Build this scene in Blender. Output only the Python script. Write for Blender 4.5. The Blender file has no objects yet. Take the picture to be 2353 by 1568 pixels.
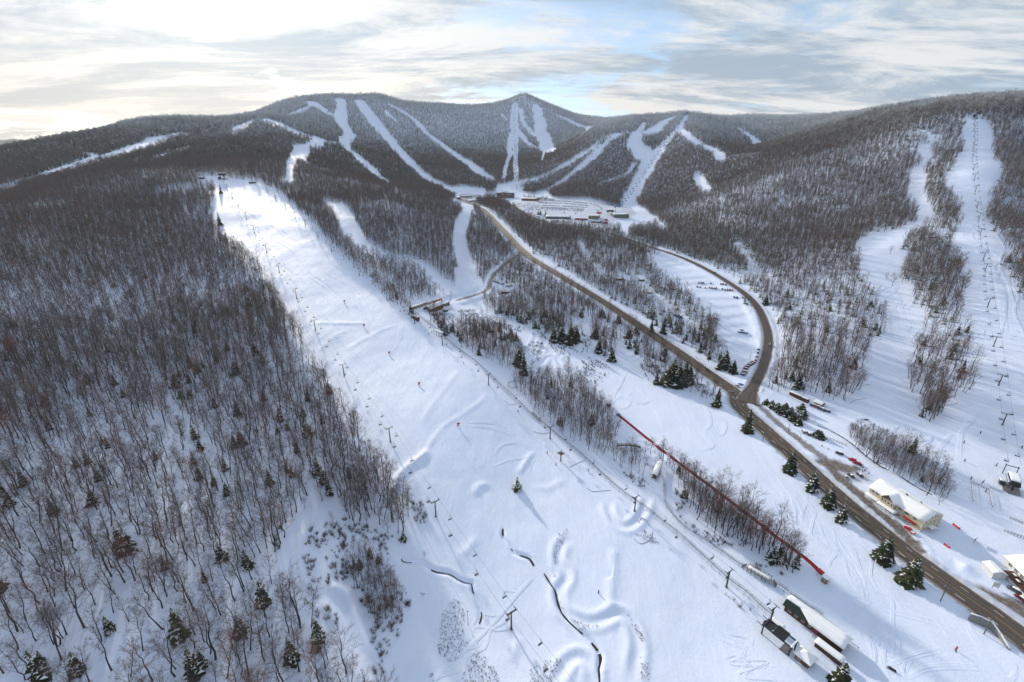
import bpy, bmesh, math, random
import numpy as np
from mathutils import Vector, Matrix
SC = bpy.context.scene
COL = SC.collection
R = math.radians
rng = np.random.default_rng(7)
random.seed(7)

# ------------------------------------------------------------------ camera, sky, sun, exposure
CAMZ = 189.0
FPX, VHOR = 440.0, 180.0
PITCH = math.atan((341.0 - VHOR) / FPX)
cam = bpy.data.cameras.new('camera'); cam_o = bpy.data.objects.new('camera', cam); COL.objects.link(cam_o)
cam.sensor_width = 36.0; cam.lens = 36.0 * FPX / 1024.0
cam.clip_start = 1.0; cam.clip_end = 40000.0
cam_o.location = (0, 0, CAMZ); cam_o.rotation_euler = (R(90) - PITCH, 0, 0)
SC.camera = cam_o

SUN_AZ, SUN_EL = R(-30), R(20)          # azimuth from +Y towards +X
sun_dir = Vector((math.sin(SUN_AZ) * math.cos(SUN_EL), math.cos(SUN_AZ) * math.cos(SUN_EL), math.sin(SUN_EL)))
sl = bpy.data.lights.new('sun', 'SUN'); sl.energy = 4.7; sl.angle = R(2.6); sl.color = (1.0, 0.87, 0.69)
sun_o = bpy.data.objects.new('sun', sl); COL.objects.link(sun_o)
sun_o.rotation_euler = (-sun_dir).to_track_quat('-Z', 'Y').to_euler()

SC.view_settings.view_transform = 'Standard'; SC.view_settings.look = 'None'
SC.view_settings.gamma = 1.0; SC.view_settings.use_curve_mapping = False
SC.view_settings.exposure = 0.36
SC.cycles.max_bounces = 5; SC.cycles.diffuse_bounces = 2; SC.cycles.glossy_bounces = 2
SC.cycles.transparent_max_bounces = 8; SC.cycles.volume_bounces = 0
SC.cycles.use_denoising = True
SC.cycles.volume_step_rate = 4.0; SC.cycles.volume_max_steps = 64

def nd(nt, t, **kw):
    n = nt.nodes.new(t)
    for k, v in kw.items():
        if k == 'ins':
            for i, x in v.items(): n.inputs[i].default_value = x
        else: setattr(n, k, v)
    return n

W = bpy.data.worlds.new('World'); SC.world = W; W.use_nodes = True
def build_world():
    nt = W.node_tree; nt.nodes.clear(); L = nt.links.new
    out = nd(nt, 'ShaderNodeOutputWorld')
    tc = nd(nt, 'ShaderNodeTexCoord')
    sky = nd(nt, 'ShaderNodeTexSky', sky_type='NISHITA', sun_disc=False, sun_elevation=SUN_EL, sun_rotation=SUN_AZ, altitude=700.0, air_density=1.0, dust_density=0.8, ozone_density=2.0)
    b1 = nd(nt, 'ShaderNodeBackground'); b1.inputs[1].default_value = 0.14
    L(sky.outputs[0], b1.inputs[0])
    # cloud sheet: direction projected on to a plane overhead
    sx = nd(nt, 'ShaderNodeSeparateXYZ'); L(tc.outputs['Generated'], sx.inputs[0])
    def M(op, a, b=None, c=None, clamp=False):
        m = nd(nt, 'ShaderNodeMath', operation=op); m.use_clamp = clamp
        for i, x in enumerate((a, b, c)):
            if x is None: continue
            if isinstance(x, (int, float)): m.inputs[i].default_value = x
            else: L(x, m.inputs[i])
        return m.outputs[0]
    zc = M('ADD', M('MAXIMUM', sx.outputs[2], 0.0), 0.09)
    px, py = M('DIVIDE', sx.outputs[0], zc), M('DIVIDE', sx.outputs[1], zc)
    cb = nd(nt, 'ShaderNodeCombineXYZ'); L(px, cb.inputs[0]); L(py, cb.inputs[1])
    def noise(scale, detail, rough, sxyz, loc, dist=0.0):
        mp = nd(nt, 'ShaderNodeMapping'); mp.inputs['Scale'].default_value = sxyz; mp.inputs['Location'].default_value = loc
        mp.inputs['Rotation'].default_value = (0, 0, R(-14))
        L(cb.outputs[0], mp.inputs[0])
        n = nd(nt, 'ShaderNodeTexNoise'); n.inputs['Scale'].default_value = scale; n.inputs['Detail'].default_value = detail
        n.inputs['Roughness'].default_value = rough; n.inputs['Distortion'].default_value = dist
        L(mp.outputs[0], n.inputs[0]); return n.outputs[0]
    n1 = noise(0.6, 10, 0.62, (0.8, 1.2, 1), CLOUD1, 0.5)
    n2 = noise(2.6, 12, 0.70, (0.7, 1.35, 1), (4.2, 1.3, 0), 0.6)
    cov = M('ADD', M('MULTIPLY', n1, 0.70), M('MULTIPLY', n2, 0.30))
    mr = nd(nt, 'ShaderNodeMapRange', interpolation_type='SMOOTHSTEP'); mr.inputs[1].default_value = 0.37; mr.inputs[2].default_value = 0.48; mr.inputs[3].default_value = 0.10
    L(cov, mr.inputs[0])
    # thickness of the cloud: bright veil and greyer bands
    thick = noise(1.05, 13, 0.70, (0.55, 1.6, 1), (9.0, 5.0, 0), 0.45)
    tr = nd(nt, 'ShaderNodeMapRange', interpolation_type='SMOOTHSTEP'); tr.inputs[1].default_value = 0.42; tr.inputs[2].default_value = 0.60
    L(thick, tr.inputs[0])
    # forward scattering round the sun seen through the veil
    dt = nd(nt, 'ShaderNodeVectorMath', operation='DOT_PRODUCT'); dt.inputs[1].default_value = sun_dir; L(tc.outputs['Generated'], dt.inputs[0])
    dpos = M('MAXIMUM', dt.outputs['Value'], 0.0)
    g1 = M('POWER', dpos, 22.0); g2 = M('POWER', dpos, 4.0)
    glow = M('ADD', M('MULTIPLY', g1, 0.32), M('MULTIPLY', g2, 0.13))
    cmix = nd(nt, 'ShaderNodeMix', data_type='RGBA'); L(tr.outputs[0], cmix.inputs[0])
    cmix.inputs[6].default_value = (0.80, 0.80, 0.81, 1); cmix.inputs[7].default_value = (0.27, 0.37, 0.50, 1)
    gl = nd(nt, 'ShaderNodeVectorMath', operation='SCALE'); gl.inputs[0].default_value = (1.0, 0.91, 0.74); L(glow, gl.inputs['Scale'])
    # low warm band where the cloud sheet thins towards the horizon on the sun's side
    lowz = M('SUBTRACT', 1.0, M('MULTIPLY', M('ABSOLUTE', sx.outputs[2]), 4.2, clamp=True), clamp=True)
    warm = M('MULTIPLY', M('MULTIPLY', lowz, M('POWER', dpos, 2.0)), 0.80)
    wm = nd(nt, 'ShaderNodeMix', data_type='RGBA'); L(warm, wm.inputs[0]); L(cmix.outputs[2], wm.inputs[6]); wm.inputs[7].default_value = (0.98, 0.76, 0.52, 1)
    ad = nd(nt, 'ShaderNodeVectorMath', operation='ADD'); L(wm.outputs[2], ad.inputs[0]); L(gl.outputs[0], ad.inputs[1])
    b2 = nd(nt, 'ShaderNodeBackground'); L(ad.outputs[0], b2.inputs[0]); b2.inputs[1].default_value = 0.90
    mx = nd(nt, 'ShaderNodeMixShader'); L(mr.outputs[0], mx.inputs[0]); L(b1.outputs[0], mx.inputs[1]); L(b2.outputs[0], mx.inputs[2])
    L(mx.outputs[0], out.inputs[0])
CLOUD1 = (1.3, 7.7, 0)
build_world()
W.cycles.sampling_method = 'MANUAL'; W.cycles.sample_map_resolution = 256

# ------------------------------------------------------------------ helpers
def tag(o, label=None, cat=None, group=None, kind=None):
    if label: o['label'] = label
    if cat: o['category'] = cat
    if group: o['group'] = group
    if kind: o['kind'] = kind
    return o
def mesh_from(name, V, Fc, mats=None, mi=None, smooth=False):
    me = bpy.data.meshes.new(name)
    me.from_pydata([tuple(v) for v in V] if not isinstance(V, list) else V, [], Fc)
    for m in (mats or []): me.materials.append(m)
    if mi is not None: me.polygons.foreach_set('material_index', np.asarray(mi, dtype=np.int32))
    if smooth: me.polygons.foreach_set('use_smooth', np.ones(len(me.polygons), dtype=bool))
    me.update(); return me
def link(name, me, parent=None, loc=None, rz=None):
    o = bpy.data.objects.new(name, me); COL.objects.link(o)
    if parent: o.parent = parent
    if loc is not None: o.location = loc
    if rz is not None: o.rotation_euler[2] = rz
    return o
def empty(name, loc, rz=0.0):
    o = bpy.data.objects.new(name, None); COL.objects.link(o); o.empty_display_size = 1.0
    o.location = loc; o.rotation_euler[2] = rz; return o
def copy_tree(src, parent=None):
    c = src.copy(); COL.objects.link(c)
    if parent: c.parent = parent
    for ch in list(src.children): copy_tree(ch, c)
    return c

class MB:
    """collects boxes, bars, tubes and prisms with material slots into one mesh"""
    def __init__(s): s.v = []; s.f = []; s.m = []
    def add(s, V, Fc, m=0):
        b = len(s.v); s.v += [tuple(x) for x in V]; s.f += [tuple(i + b for i in q) for q in Fc]; s.m += [m] * len(Fc); return s
    def box(s, c, d, m=0, rz=0.0, rx=0.0, ry=0.0):
        x, y, z = d[0] / 2, d[1] / 2, d[2] / 2
        V = [Vector(p) for p in ((-x, -y, -z), (x, -y, -z), (x, y, -z), (-x, y, -z), (-x, -y, z), (x, -y, z), (x, y, z), (-x, y, z))]
        if rz or rx or ry:
            Rm = Matrix.Rotation(rz, 3, 'Z') @ Matrix.Rotation(ry, 3, 'Y') @ Matrix.Rotation(rx, 3, 'X'); V = [Rm @ q for q in V]
        c = Vector(c)
        return s.add([q + c for q in V], [(0, 3, 2, 1), (4, 5, 6, 7), (0, 1, 5, 4), (1, 2, 6, 5), (2, 3, 7, 6), (3, 0, 4, 7)], m)
    def tube(s, a, b, r, r2=None, n=6, m=0, cap=True):
        a, b = Vector(a), Vector(b); r2 = r if r2 is None else r2
        d = (b - a)
        if d.length < 1e-6: return s
        d.normalize(); x = d.orthogonal().normalized(); y = d.cross(x)
        V = []; 
        for c, rr in ((a, r), (b, r2)):
            for i in range(n):
                t = 2 * math.pi * i / n; V.append(c + x * (rr * math.cos(t)) + y * (rr * math.sin(t)))
        Fc = [(i, (i + 1) % n, n + (i + 1) % n, n + i) for i in range(n)]
        if cap: Fc += [tuple(range(n - 1, -1, -1)), tuple(range(n, 2 * n))]
        return s.add(V, Fc, m)
    def path(s, pts, r, n=4, m=0):
        for a, b in zip(pts[:-1], pts[1:]): s.tube(a, b, r, n=n, m=m)
        return s
    def prism(s, prof, y0, y1, m=0, axis='y'):
        """profile of (x,z) points extruded along y (or (y,z) along x)"""
        n = len(prof)
        if axis == 'y': V = [(p[0], y0, p[1]) for p in prof] + [(p[0], y1, p[1]) for p in prof]
        else: V = [(y0, p[0], p[1]) for p in prof] + [(y1, p[0], p[1]) for p in prof]
        Fc = [(i, (i + 1) % n, n + (i + 1) % n, n + i) for i in range(n)] + [tuple(range(n - 1, -1, -1)), tuple(range(n, 2 * n))]
        return s.add(V, Fc, m)
    def mesh(s, name, mats, smooth=False):
        return mesh_from(name, s.v, s.f, mats, s.m, smooth)
    def build(s, name, mats, parent=None, loc=None, rz=None, smooth=False):
        if not isinstance(mats, (list, tuple)): mats = [mats]
        return link(name, s.mesh(name, mats, smooth), parent, loc, rz)

# ------------------------------------------------------------------ materials
MATS = {}
def mat(name, col, rough=0.8, metal=0.0, spec=0.3, noise=0.0, nscale=1.0, col2=None, bump=0.0, emit=None):
    if name in MATS: return MATS[name]
    m = bpy.data.materials.new(name); m.use_nodes = True; nt = m.node_tree; L = nt.links.new
    b = nt.nodes['Principled BSDF']; b.inputs['Roughness'].default_value = rough; b.inputs['Metallic'].default_value = metal
    b.inputs['Specular IOR Level'].default_value = spec
    c = (*col, 1)
    if noise > 0 or col2:
        tc = nd(nt, 'ShaderNodeTexCoord'); n = nd(nt, 'ShaderNodeTexNoise'); n.inputs['Scale'].default_value = nscale; n.inputs['Detail'].default_value = 5
        n.inputs['Roughness'].default_value = 0.65
        L(tc.outputs['Object'], n.inputs[0])
        mx = nd(nt, 'ShaderNodeMix', data_type='RGBA'); mx.inputs[6].default_value = c
        c2 = col2 or tuple(max(0, x * (1 - noise)) for x in col); mx.inputs[7].default_value = (*c2, 1)
        mr = nd(nt, 'ShaderNodeMapRange'); mr.inputs[1].default_value = 0.35; mr.inputs[2].default_value = 0.65
        L(n.outputs[0], mr.inputs[0]); L(mr.outputs[0], mx.inputs[0]); L(mx.outputs[2], b.inputs['Base Color'])
        if bump:
            bp = nd(nt, 'ShaderNodeBump'); bp.inputs['Strength'].default_value = bump; bp.inputs['Distance'].default_value = 0.05
            L(n.outputs[0], bp.inputs['Height']); L(bp.outputs[0], b.inputs['Normal'])
    else: b.inputs['Base Color'].default_value = c
    if emit: b.inputs['Emission Color'].default_value = (*emit[0], 1); b.inputs['Emission Strength'].default_value = emit[1]
    MATS[name] = m; return m
# ------------------------------------------------------------------ terrain: a height field built from surveyed points
# Points read off the photograph (in a 2353 px wide copy of it) are turned into directions; with a distance each gives a spot of ground.
cP, sP = math.cos(PITCH), math.sin(PITCH)
KP = 1024.0 / 2353.0
def pdir(x, y):
    """2353-wide picture point -> (azimuth, slope dz/dr)"""
    dx = (np.asarray(x) * KP - 512.0) / FPX; up = (341.0 - np.asarray(y) * KP) / FPX
    wy, wz = cP + up * sP, -sP + up * cP
    return np.arctan2(dx, wy), wz / np.hypot(dx, wy)
CP = []
def rs(r): return r * min(1.5, max(1.0, 1.5 * (max(r, 300.0) / 300.0) ** -0.263))
def ctl(x, y, r):
    th, e = pdir(x, y); CP.append((float(th), math.log(rs(r)), float(e)))
def cone(x, y, h, k):
    th, e = pdir(x, y); r = h / (k - e); CP.append((float(th), math.log(rs(r)), float(e)))
for x, y in ((2353, 1500), (2180, 1330), (2000, 1190), (1870, 1075), (1725, 905), (1620, 850), (1520, 780), (1400, 700), (1300, 640), (1220, 590), (1150, 520), (1085, 462),
             (1765, 790), (1720, 680), (1600, 605), (1470, 560), (1400, 535), (1250, 505), (1330, 480), (1200, 470), (1440, 480), (1640, 740), (1300, 760), (1060, 700), (1065, 600),
             (1200, 1568), (1600, 1568), (2000, 1568), (2353, 1568), (1500, 1300), (1700, 1100), (1500, 1000), (2200, 1400), (1180, 452), (1000, 1500), (2320, 1110), (2100, 1050), (1850, 930)):
    cone(x, y, 126.0, 0.054)
for x, y in ((1000, 1050), (950, 850), (800, 850), (900, 1050), (700, 650), (800, 700), (600, 500), (700, 560), (500, 460), (640, 460), (900, 720), (1050, 880)):
    cone(x, y, 130.0, 0.128)
cone(1200, 1100, 126, .062); cone(1200, 1300, 126, .056)
for x, y in ((0, 1568), (300, 1568), (600, 1568), (0, 1200), (300, 1200), (600, 1200), (0, 900), (300, 900), (550, 900), (0, 700), (300, 700), (480, 650), (0, 580), (300, 560), (450, 560)):
    cone(x, y, 121.0, 0.10)
for x, y, r in ((0, 470, 930), (200, 450, 1000), (400, 450, 900), (0, 437, 1350), (150, 390, 1500), (300, 335, 1750), (420, 300, 2000), (0, 347, 2100), (150, 324, 2250), (230, 307, 2300), (330, 277, 2350), (430, 270, 2400),
                (490, 273, 2450), (560, 264, 2450), (640, 242, 2500), (710, 227, 2550), (770, 223, 2550), (828, 231, 2550), (870, 225, 2600), (930, 237, 2750), (1000, 245, 2900), (1060, 249, 3000), (1120, 247, 3100),
                (1170, 237, 3200), (1196, 229, 3200), (1210, 226, 3200), (1228, 231, 3200), (1250, 240, 3200), (1320, 260, 3150), (1400, 274, 3000), (1460, 272, 2700), (1520, 268, 2450), (1570, 266, 2350), (1620, 271, 2450), (1700, 277, 2900), (1800, 277, 2900),
                (1900, 272, 2800), (2000, 262, 2500), (2100, 250, 2200), (2220, 229, 1900), (2250, 232, 1850), (2353, 226, 1800), (2500, 217, 1750),
                (300, 400, 1150), (500, 380, 1200), (600, 350, 1450), (640, 300, 1850), (700, 360, 1450), (750, 310, 1850), (520, 405, 1000), (450, 340, 1600), (380, 375, 1350),
                (750, 450, 880), (900, 430, 1080), (1000, 440, 1280), (880, 500, 700), (980, 560, 620), (900, 590, 520), (790, 480, 730),
                (930, 340, 2150), (1000, 400, 1800), (1060, 435, 1580), (795, 270, 2300), (800, 320, 1950), (850, 370, 1650), (910, 425, 1350),
                (1050, 300, 2700), (1000, 320, 2500), (1100, 370, 2150), (1150, 415, 1680), (1190, 300, 2750), (1185, 380, 2050), (1190, 420, 1650), (1260, 290, 2850), (1262, 345, 2350),
                (1300, 375, 1760), (1400, 305, 2050), (1350, 440, 1450), (1440, 400, 1680), (1500, 330, 2000), (1450, 470, 1350), (1240, 430, 1600),
                (1700, 345, 2000), (1760, 340, 1950), (1600, 310, 1950), (1650, 360, 1650), (1620, 440, 1300), (1660, 400, 1450), (1800, 360, 1400), (2000, 332, 1300), (2100, 314, 1250),
                (1700, 500, 880), (1900, 500, 830), (2000, 600, 560), (1800, 600, 600), (1560, 500, 1050), (2050, 750, 400), (1900, 800, 330), (1850, 690, 450), (2110, 450, 900),
                (2240, 275, 1300), (2230, 400, 960), (2240, 550, 660), (2270, 700, 455), (2290, 850, 345), (2310, 1000, 280), (2353, 340, 1200), (2353, 500, 820), (2353, 650, 540), (2160, 340, 1180), (2140, 600, 590), (2160, 800, 370)):
    ctl(x, y, r)
for x, y, r in ((-60, 350, 2050), (0, 349, 2100), (150, 326, 2250), (330, 279, 2350), (490, 275, 2450), (640, 244, 2500), (770, 225, 2550), (870, 227, 2600), (1000, 247, 2900), (1120, 249, 3100), (1210, 228, 3200), (1320, 262, 3150), (1400, 276, 3000), (1520, 270, 2450), (1570, 268, 2350), (1620, 273, 2450), (1750, 279, 2900), (1900, 274, 2800), (2100, 252, 2200), (2250, 234, 1850), (2353, 228, 1800)):
    th, e = pdir(x, y); CP.append((float(th), math.log(r * 1.17), float(e) - .022))          # ground falls away behind the skyline
for th in np.radians([-180, -130, -95, -72, -40, 0, 40, 72, 95, 130]):
    for r, z in ((14, -126), (40, -125.5), (60, -124)):
        if abs(th) < R(60) and r > 50: continue
        CP.append((th, math.log(r * 1.5), z / r))
for th in np.radians([-180, -130, -95, -78, 78, 95, 130]):
    for r, e in ((450, -.36), (1500, -.03), (3500, 0.03)): CP.append((th, math.log(r), e))
for th in np.radians([-66, -55, -46, -38, -28, -18, -8, 0, 8, 16, 24, 32, 40, 48, 58, 66]): CP.append((th, math.log(5600), -.01)); CP.append((th, math.log(4600), 0.0))
CP = np.array(CP)
def tps_pts(P): return np.stack([P[:, 0] * 1.0, P[:, 1] * 0.62], 1)
def tps_k(d2): return 0.5 * d2 * np.log(d2 + 1e-9)
def tps_fit(P, lam=5e-5):
    X = tps_pts(P); n = len(X); d2 = ((X[:, None] - X[None]) ** 2).sum(-1)
    A = np.zeros((n + 3, n + 3)); A[:n, :n] = tps_k(d2) + lam * np.eye(n); A[:n, n] = 1; A[:n, n + 1:] = X; A[n, :n] = 1; A[n + 1:, :n] = X.T
    return X, np.linalg.solve(A, np.concatenate([P[:, 2], np.zeros(3)]))
TX, TW = tps_fit(CP)
def tps_eval(th, lr):
    Q = np.stack([th.ravel() * 1.0, lr.ravel() * 0.62], 1); out = np.empty(len(Q)); n = len(TX)
    for i in range(0, len(Q), 20000):
        q = Q[i:i + 20000]; d2 = (q[:, :1] - TX[:, 0]) ** 2 + (q[:, 1:] - TX[:, 1]) ** 2
        out[i:i + 20000] = tps_k(d2) @ TW[:n] + TW[n] + q @ TW[n + 1:]
    return out.reshape(th.shape)
# polar grid, fine towards the resort
TH = np.concatenate([np.linspace(-180, -66, 26)[:-1], np.linspace(-66, 66, 841), np.linspace(66, 180, 26)[1:]]) * math.pi / 180
LR = np.concatenate([np.linspace(math.log(14), math.log(90), 22)[:-1], np.linspace(math.log(90), math.log(760), 371)[:-1], np.linspace(math.log(760), math.log(3600), 230)[:-1], np.linspace(math.log(3600), math.log(5600), 10)])
# coarse evaluation then bilinear refinement keeps the start-up short
cT = np.concatenate([TH[:25:4], np.linspace(R(-66), R(66), 281), TH[-25::4]]); cL = np.linspace(LR[0], LR[-1], 260)
cE = tps_eval(*np.meshgrid(cT, cL, indexing='ij'))
def bil(T, gx, gy, x, y):
    i = np.clip(np.searchsorted(gx, x) - 1, 0, len(gx) - 2); j = np.clip(np.searchsorted(gy, y) - 1, 0, len(gy) - 2)
    a = np.clip((x - gx[i]) / (gx[i + 1] - gx[i]), 0, 1); b = np.clip((y - gy[j]) / (gy[j + 1] - gy[j]), 0, 1)
    return T[i, j] * (1 - a) * (1 - b) + T[i + 1, j] * a * (1 - b) + T[i, j + 1] * (1 - a) * b + T[i + 1, j + 1] * a * b
gT, gL = np.meshgrid(TH, LR, indexing='ij')
E_ = bil(cE, cT, cL, gT, gL)
RR = np.exp(gL); GX = RR * np.sin(gT); GY = RR * np.cos(gT); GZ = CAMZ + E_ * RR
# value noise in world space
def vnoise(x, y, s, seed=0):
    x = x / s; y = y / s; xi = np.floor(x).astype(np.int64); yi = np.floor(y).astype(np.int64); fx = x - xi; fy = y - yi
    fx = fx * fx * (3 - 2 * fx); fy = fy * fy * (3 - 2 * fy)
    def h(a, b):
        n = (a * 374761393 + b * 668265263 + seed * 1442695041) & 0x7fffffff; n = (n ^ (n >> 13)) * 1274126177 & 0x7fffffff; return ((n ^ (n >> 16)) & 0xffff) / 65535.0 * 2 - 1
    return (h(xi, yi) * (1 - fx) + h(xi + 1, yi) * fx) * (1 - fy) + (h(xi, yi + 1) * (1 - fx) + h(xi + 1, yi + 1) * fx) * fy
def fbm(x, y, s, o=3, seed=0):
    return sum(vnoise(x, y, s / 2 ** k, seed + k) / 2 ** k for k in range(o))
mt = np.clip((RR - 700) / 1200, 0, 1)
GZ += fbm(GX, GY, 420, 4, 3) * 9 * mt + fbm(GX, GY, 90, 3, 9) * 2.2 * np.clip((RR - 200) / 600, 0.15, 1)
def height(x, y):
    x = np.asarray(x, float); y = np.asarray(y, float)
    return bil(GZ, TH, LR, np.arctan2(x, y), np.log(np.maximum(np.hypot(x, y), 14.1)))
def ground(x, y, rmin=45.0, pass_first=0):
    """picture point (2353 wide) -> the spot of terrain seen there"""
    th, e = pdir(x, y); lr = np.linspace(math.log(rmin), math.log(5000), 3000)
    prof = (bil(GZ, TH, LR, np.full_like(lr, th), lr) - CAMZ) / np.exp(lr)
    hit = np.nonzero(prof >= e)[0]
    if len(hit) == 0: k = int(np.argmax(prof - e)); r = math.exp(lr[k])
    else:
        k = hit[0]
        if k == 0: r = math.exp(lr[0])
        else:
            t = (e - prof[k - 1]) / (prof[k] - prof[k - 1] + 1e-12); r = math.exp(lr[k - 1] + t * (lr[k] - lr[k - 1]))
    return r * math.sin(th), r * math.cos(th)
def G(x, y): return np.array(ground(x, y))
def GL(pts): return np.array([ground(p[0], p[1]) for p in pts])
def pxw(xy, w):
    """a width of w pixels (2353 wide) at ground point xy, in metres"""
    z = float(height(xy[0], xy[1])) - CAMZ; return w * KP / FPX * (xy[1] * cP - z * sP)
def top_height(base, top):
    """height of a thing whose base and top are seen at these picture points"""
    gx, gy = ground(*base); z0 = float(height(gx, gy)); th, e = pdir(*top); return CAMZ + float(e) * math.hypot(gx, gy) - z0
def smooth_line(P, step):
    P = np.asarray(P, float); n = len(P)
    if n < 3:
        k = max(2, int(np.hypot(*(P[-1] - P[0])[:2]) / step) + 1); t = np.linspace(0, 1, k)[:, None]; return P[0] * (1 - t) + P[-1] * t
    Q = np.vstack([2 * P[0] - P[1], P, 2 * P[-1] - P[-2]]); out = []
    for i in range(1, n):
        a, b, c, d = Q[i - 1], Q[i], Q[i + 1], Q[i + 2]; k = max(2, int(np.hypot(*(c - b)[:2]) / step))
        for t in np.linspace(0, 1, k, endpoint=False):
            out.append(0.5 * (2 * b + (c - a) * t + (2 * a - 5 * b + 4 * c - d) * t * t + (3 * b - a - 3 * c + d) * t ** 3))
    out.append(P[-1]); return np.array(out)
def line_dist(x, y, L):
    """distance from points to a polyline, and the fraction of the line's index at the nearest spot"""
    best = np.full(x.shape, 1e9); ti = np.zeros(x.shape)
    for i in range(len(L) - 1):
        a, b = L[i, :2], L[i + 1, :2]; d = b - a; l2 = d @ d + 1e-9
        t = np.clip(((x - a[0]) * d[0] + (y - a[1]) * d[1]) / l2, 0, 1)
        q = np.hypot(x - a[0] - t * d[0], y - a[1] - t * d[1]); m = q < best
        best = np.where(m, q, best); ti = np.where(m, i + t, ti)
    return best, ti
def near_line(L, pad):
    lo, hi = L[:, :2].min(0) - pad, L[:, :2].max(0) + pad
    return np.nonzero((GX > lo[0]) & (GX < hi[0]) & (GY > lo[1]) & (GY < hi[1]))
def in_poly(x, y, P):
    c = np.zeros(x.shape, bool); n = len(P); j = n - 1
    for i in range(n):
        xi, yi = P[i]; xj, yj = P[j]
        m = ((yi > y) != (yj > y)) & (x < (xj - xi) * (y - yi) / (yj - yi + 1e-12) + xi); c ^= m; j = i
    return c
# ------------------------------------------------------------------ land cover: what is wood and what is open snow, in world coordinates
def c1(x, y): return x * .3418, y * .3418
def c2(x, y): return 574.5 + x * .3418, 172.3 + y * .3418
def c3(x, y): return 1321.3 + x * .2686, 172.3 + y * .2686
def c4(x, y): return 1723.5 + x * .2676, 172.3 + y * .2676
def c7(x, y): return 1895.9 + x * .3664, 229.8 + y * .3664
def c8(x, y): return 1895.9 + x * .5774, 746.9 + y * .5774
def c9(x, y): return 1608.6 + x * .3164, 919.2 + y * .3164     # the road and inn close-up
def ca(x, y): return 1091.5 + x * .2931, 804.3 + y * .2931      # conveyor close-up
def cb(x, y): return 861.8 + x * .2931, 574.5 + y * .2931       # bike park close-up
def cc(x, y): return 689.4 + x * .3418, 1034.1 + y * .3418      # foreground snow field
def cd(x, y): return 1436.3 + x * .2931, 517.1 + y * .2931      # terraced car park
def ce(x, y): return 631.9 + x * .2931, 689.4 + y * .2931       # slope middle
def cf(x, y): return 1666 + x * .2920, 1149 + y * .2920         # bottom right close-up
def cg(x, y): return 976.7 + x * .2931, 344.7 + y * .2931       # base area
COVER = []      # ('o'|'f', 's', line, halfwidths) or ('o'|'f', 'p', polygon)
def strip(k, f, pts, sc, shrink=0.92, dy=None):
    dy = (3.0 if f in (c1, c2, c3) else 0.0) if dy is None else dy      # tree tops in front hide the near edge of a run
    L = np.array([ground(f(p[0], p[1])[0], f(p[0], p[1])[1] + dy) for p in pts]); hw = np.array([pxw(L[i], p[2] * sc) * 0.5 * (shrink * 1.12) for i, p in enumerate(pts)])
    COVER.append((k, 's', L, hw))
def poly(k, f, pts): COVER.append((k, 'p', GL([f(*p) for p in pts])))
ident = lambda x, y: (x, y)
# open lower country, slope and base
poly('o', ident, [(425, 408), (497, 405), (600, 420), (650, 447), (700, 495), (760, 560), (800, 600), (850, 650), (900, 690), (945, 728), (990, 700), (1050, 690), (1108, 665), (1115, 715), (1200, 745), (1260, 765), (1345, 725), (1400, 765), (1440, 795), (1500, 855),
                  (1560, 895), (1640, 930), (1690, 930), (1712, 905), (1700, 890), (1735, 880), (1750, 900), (1830, 905), (1890, 925), (1960, 900), (1985, 850), (1990, 800), (1970, 770), (2010, 775), (2050, 770), (2095, 850), (2140, 960), (2180, 930), (2228, 895), (2230, 800), (2260, 780), (2420, 760),
                  (2480, 1640), (2000, 1800), (1200, 1800), (870, 1640), (845, 1500), (890, 1420), (945, 1330), (985, 1240), (988, 1190), (958, 1150), (905, 1140), (912, 1110), (880, 1085), (840, 1030), (825, 985), (795, 940), (760, 890),
                  (722, 850), (688, 765), (652, 710), (622, 650), (578, 590), (508, 545), (490, 520), (488, 470), (495, 435), (440, 412)])
# scrubby clearing with the winding trail, bottom left of the slope
poly('o', ident, [(735, 1090), (760, 1130), (790, 1150), (830, 1170), (870, 1170), (930, 1140), (960, 1160), (985, 1240), (950, 1330), (900, 1420), (860, 1500), (880, 1640), (830, 1640), (800, 1500), (740, 1440), (690, 1400), (655, 1330), (600, 1275), (660, 1280), (665, 1230), (700, 1180), (715, 1120)])
# mountain runs
S = .3418
strip('o', c2, [(610, 160, 50), (615, 220, 50), (605, 290, 70), (650, 365, 60), (680, 395, 60), (640, 430, 60), (640, 480, 50), (720, 540, 60), (800, 610, 70), (870, 680, 60), (950, 740, 60), (1010, 765, 30)], S, 1.2)
strip('o', c2, [(735, 170, 70), (800, 260, 90), (880, 360, 100), (950, 440, 100), (1020, 520, 95), (1090, 600, 90), (1180, 680, 110), (1280, 740, 140), (1400, 775, 120), (1500, 785, 100)], S)
strip('o', c2, [(950, 200, 40), (1060, 260, 50), (1130, 320, 70), (1200, 400, 70), (1280, 450, 70), (1350, 510, 70), (1450, 580, 80), (1540, 650, 80), (1620, 700, 60)], S)
strip('o', c2, [(915, 240, 40), (940, 270, 40), (980, 300, 30)], S)
strip('o', c2, [(1782, 200, 40), (1775, 300, 50), (1780, 380, 46), (1785, 480, 30), (1785, 600, 28), (1790, 740, 26)], S, 1.1)
strip('o', c2, [(1760, 390, 40), (1745, 480, 34), (1750, 540, 30), (1720, 620, 28), (1705, 700, 22)], S, 1.05)
strip('o', c2, [(1820, 230, 24), (1830, 300, 28), (1880, 370, 32), (1920, 405, 25)], S, 1.1)
strip('o', c2, [(1800, 360, 25), (1840, 420, 35), (1890, 470, 30), (1930, 490, 22)], S, 1.1)
strip('o', c2, [(1930, 215, 55), (1950, 300, 65), (1960, 380, 75), (1985, 440, 85), (2000, 500, 85), (2030, 520, 60)], S, 1.05)
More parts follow.
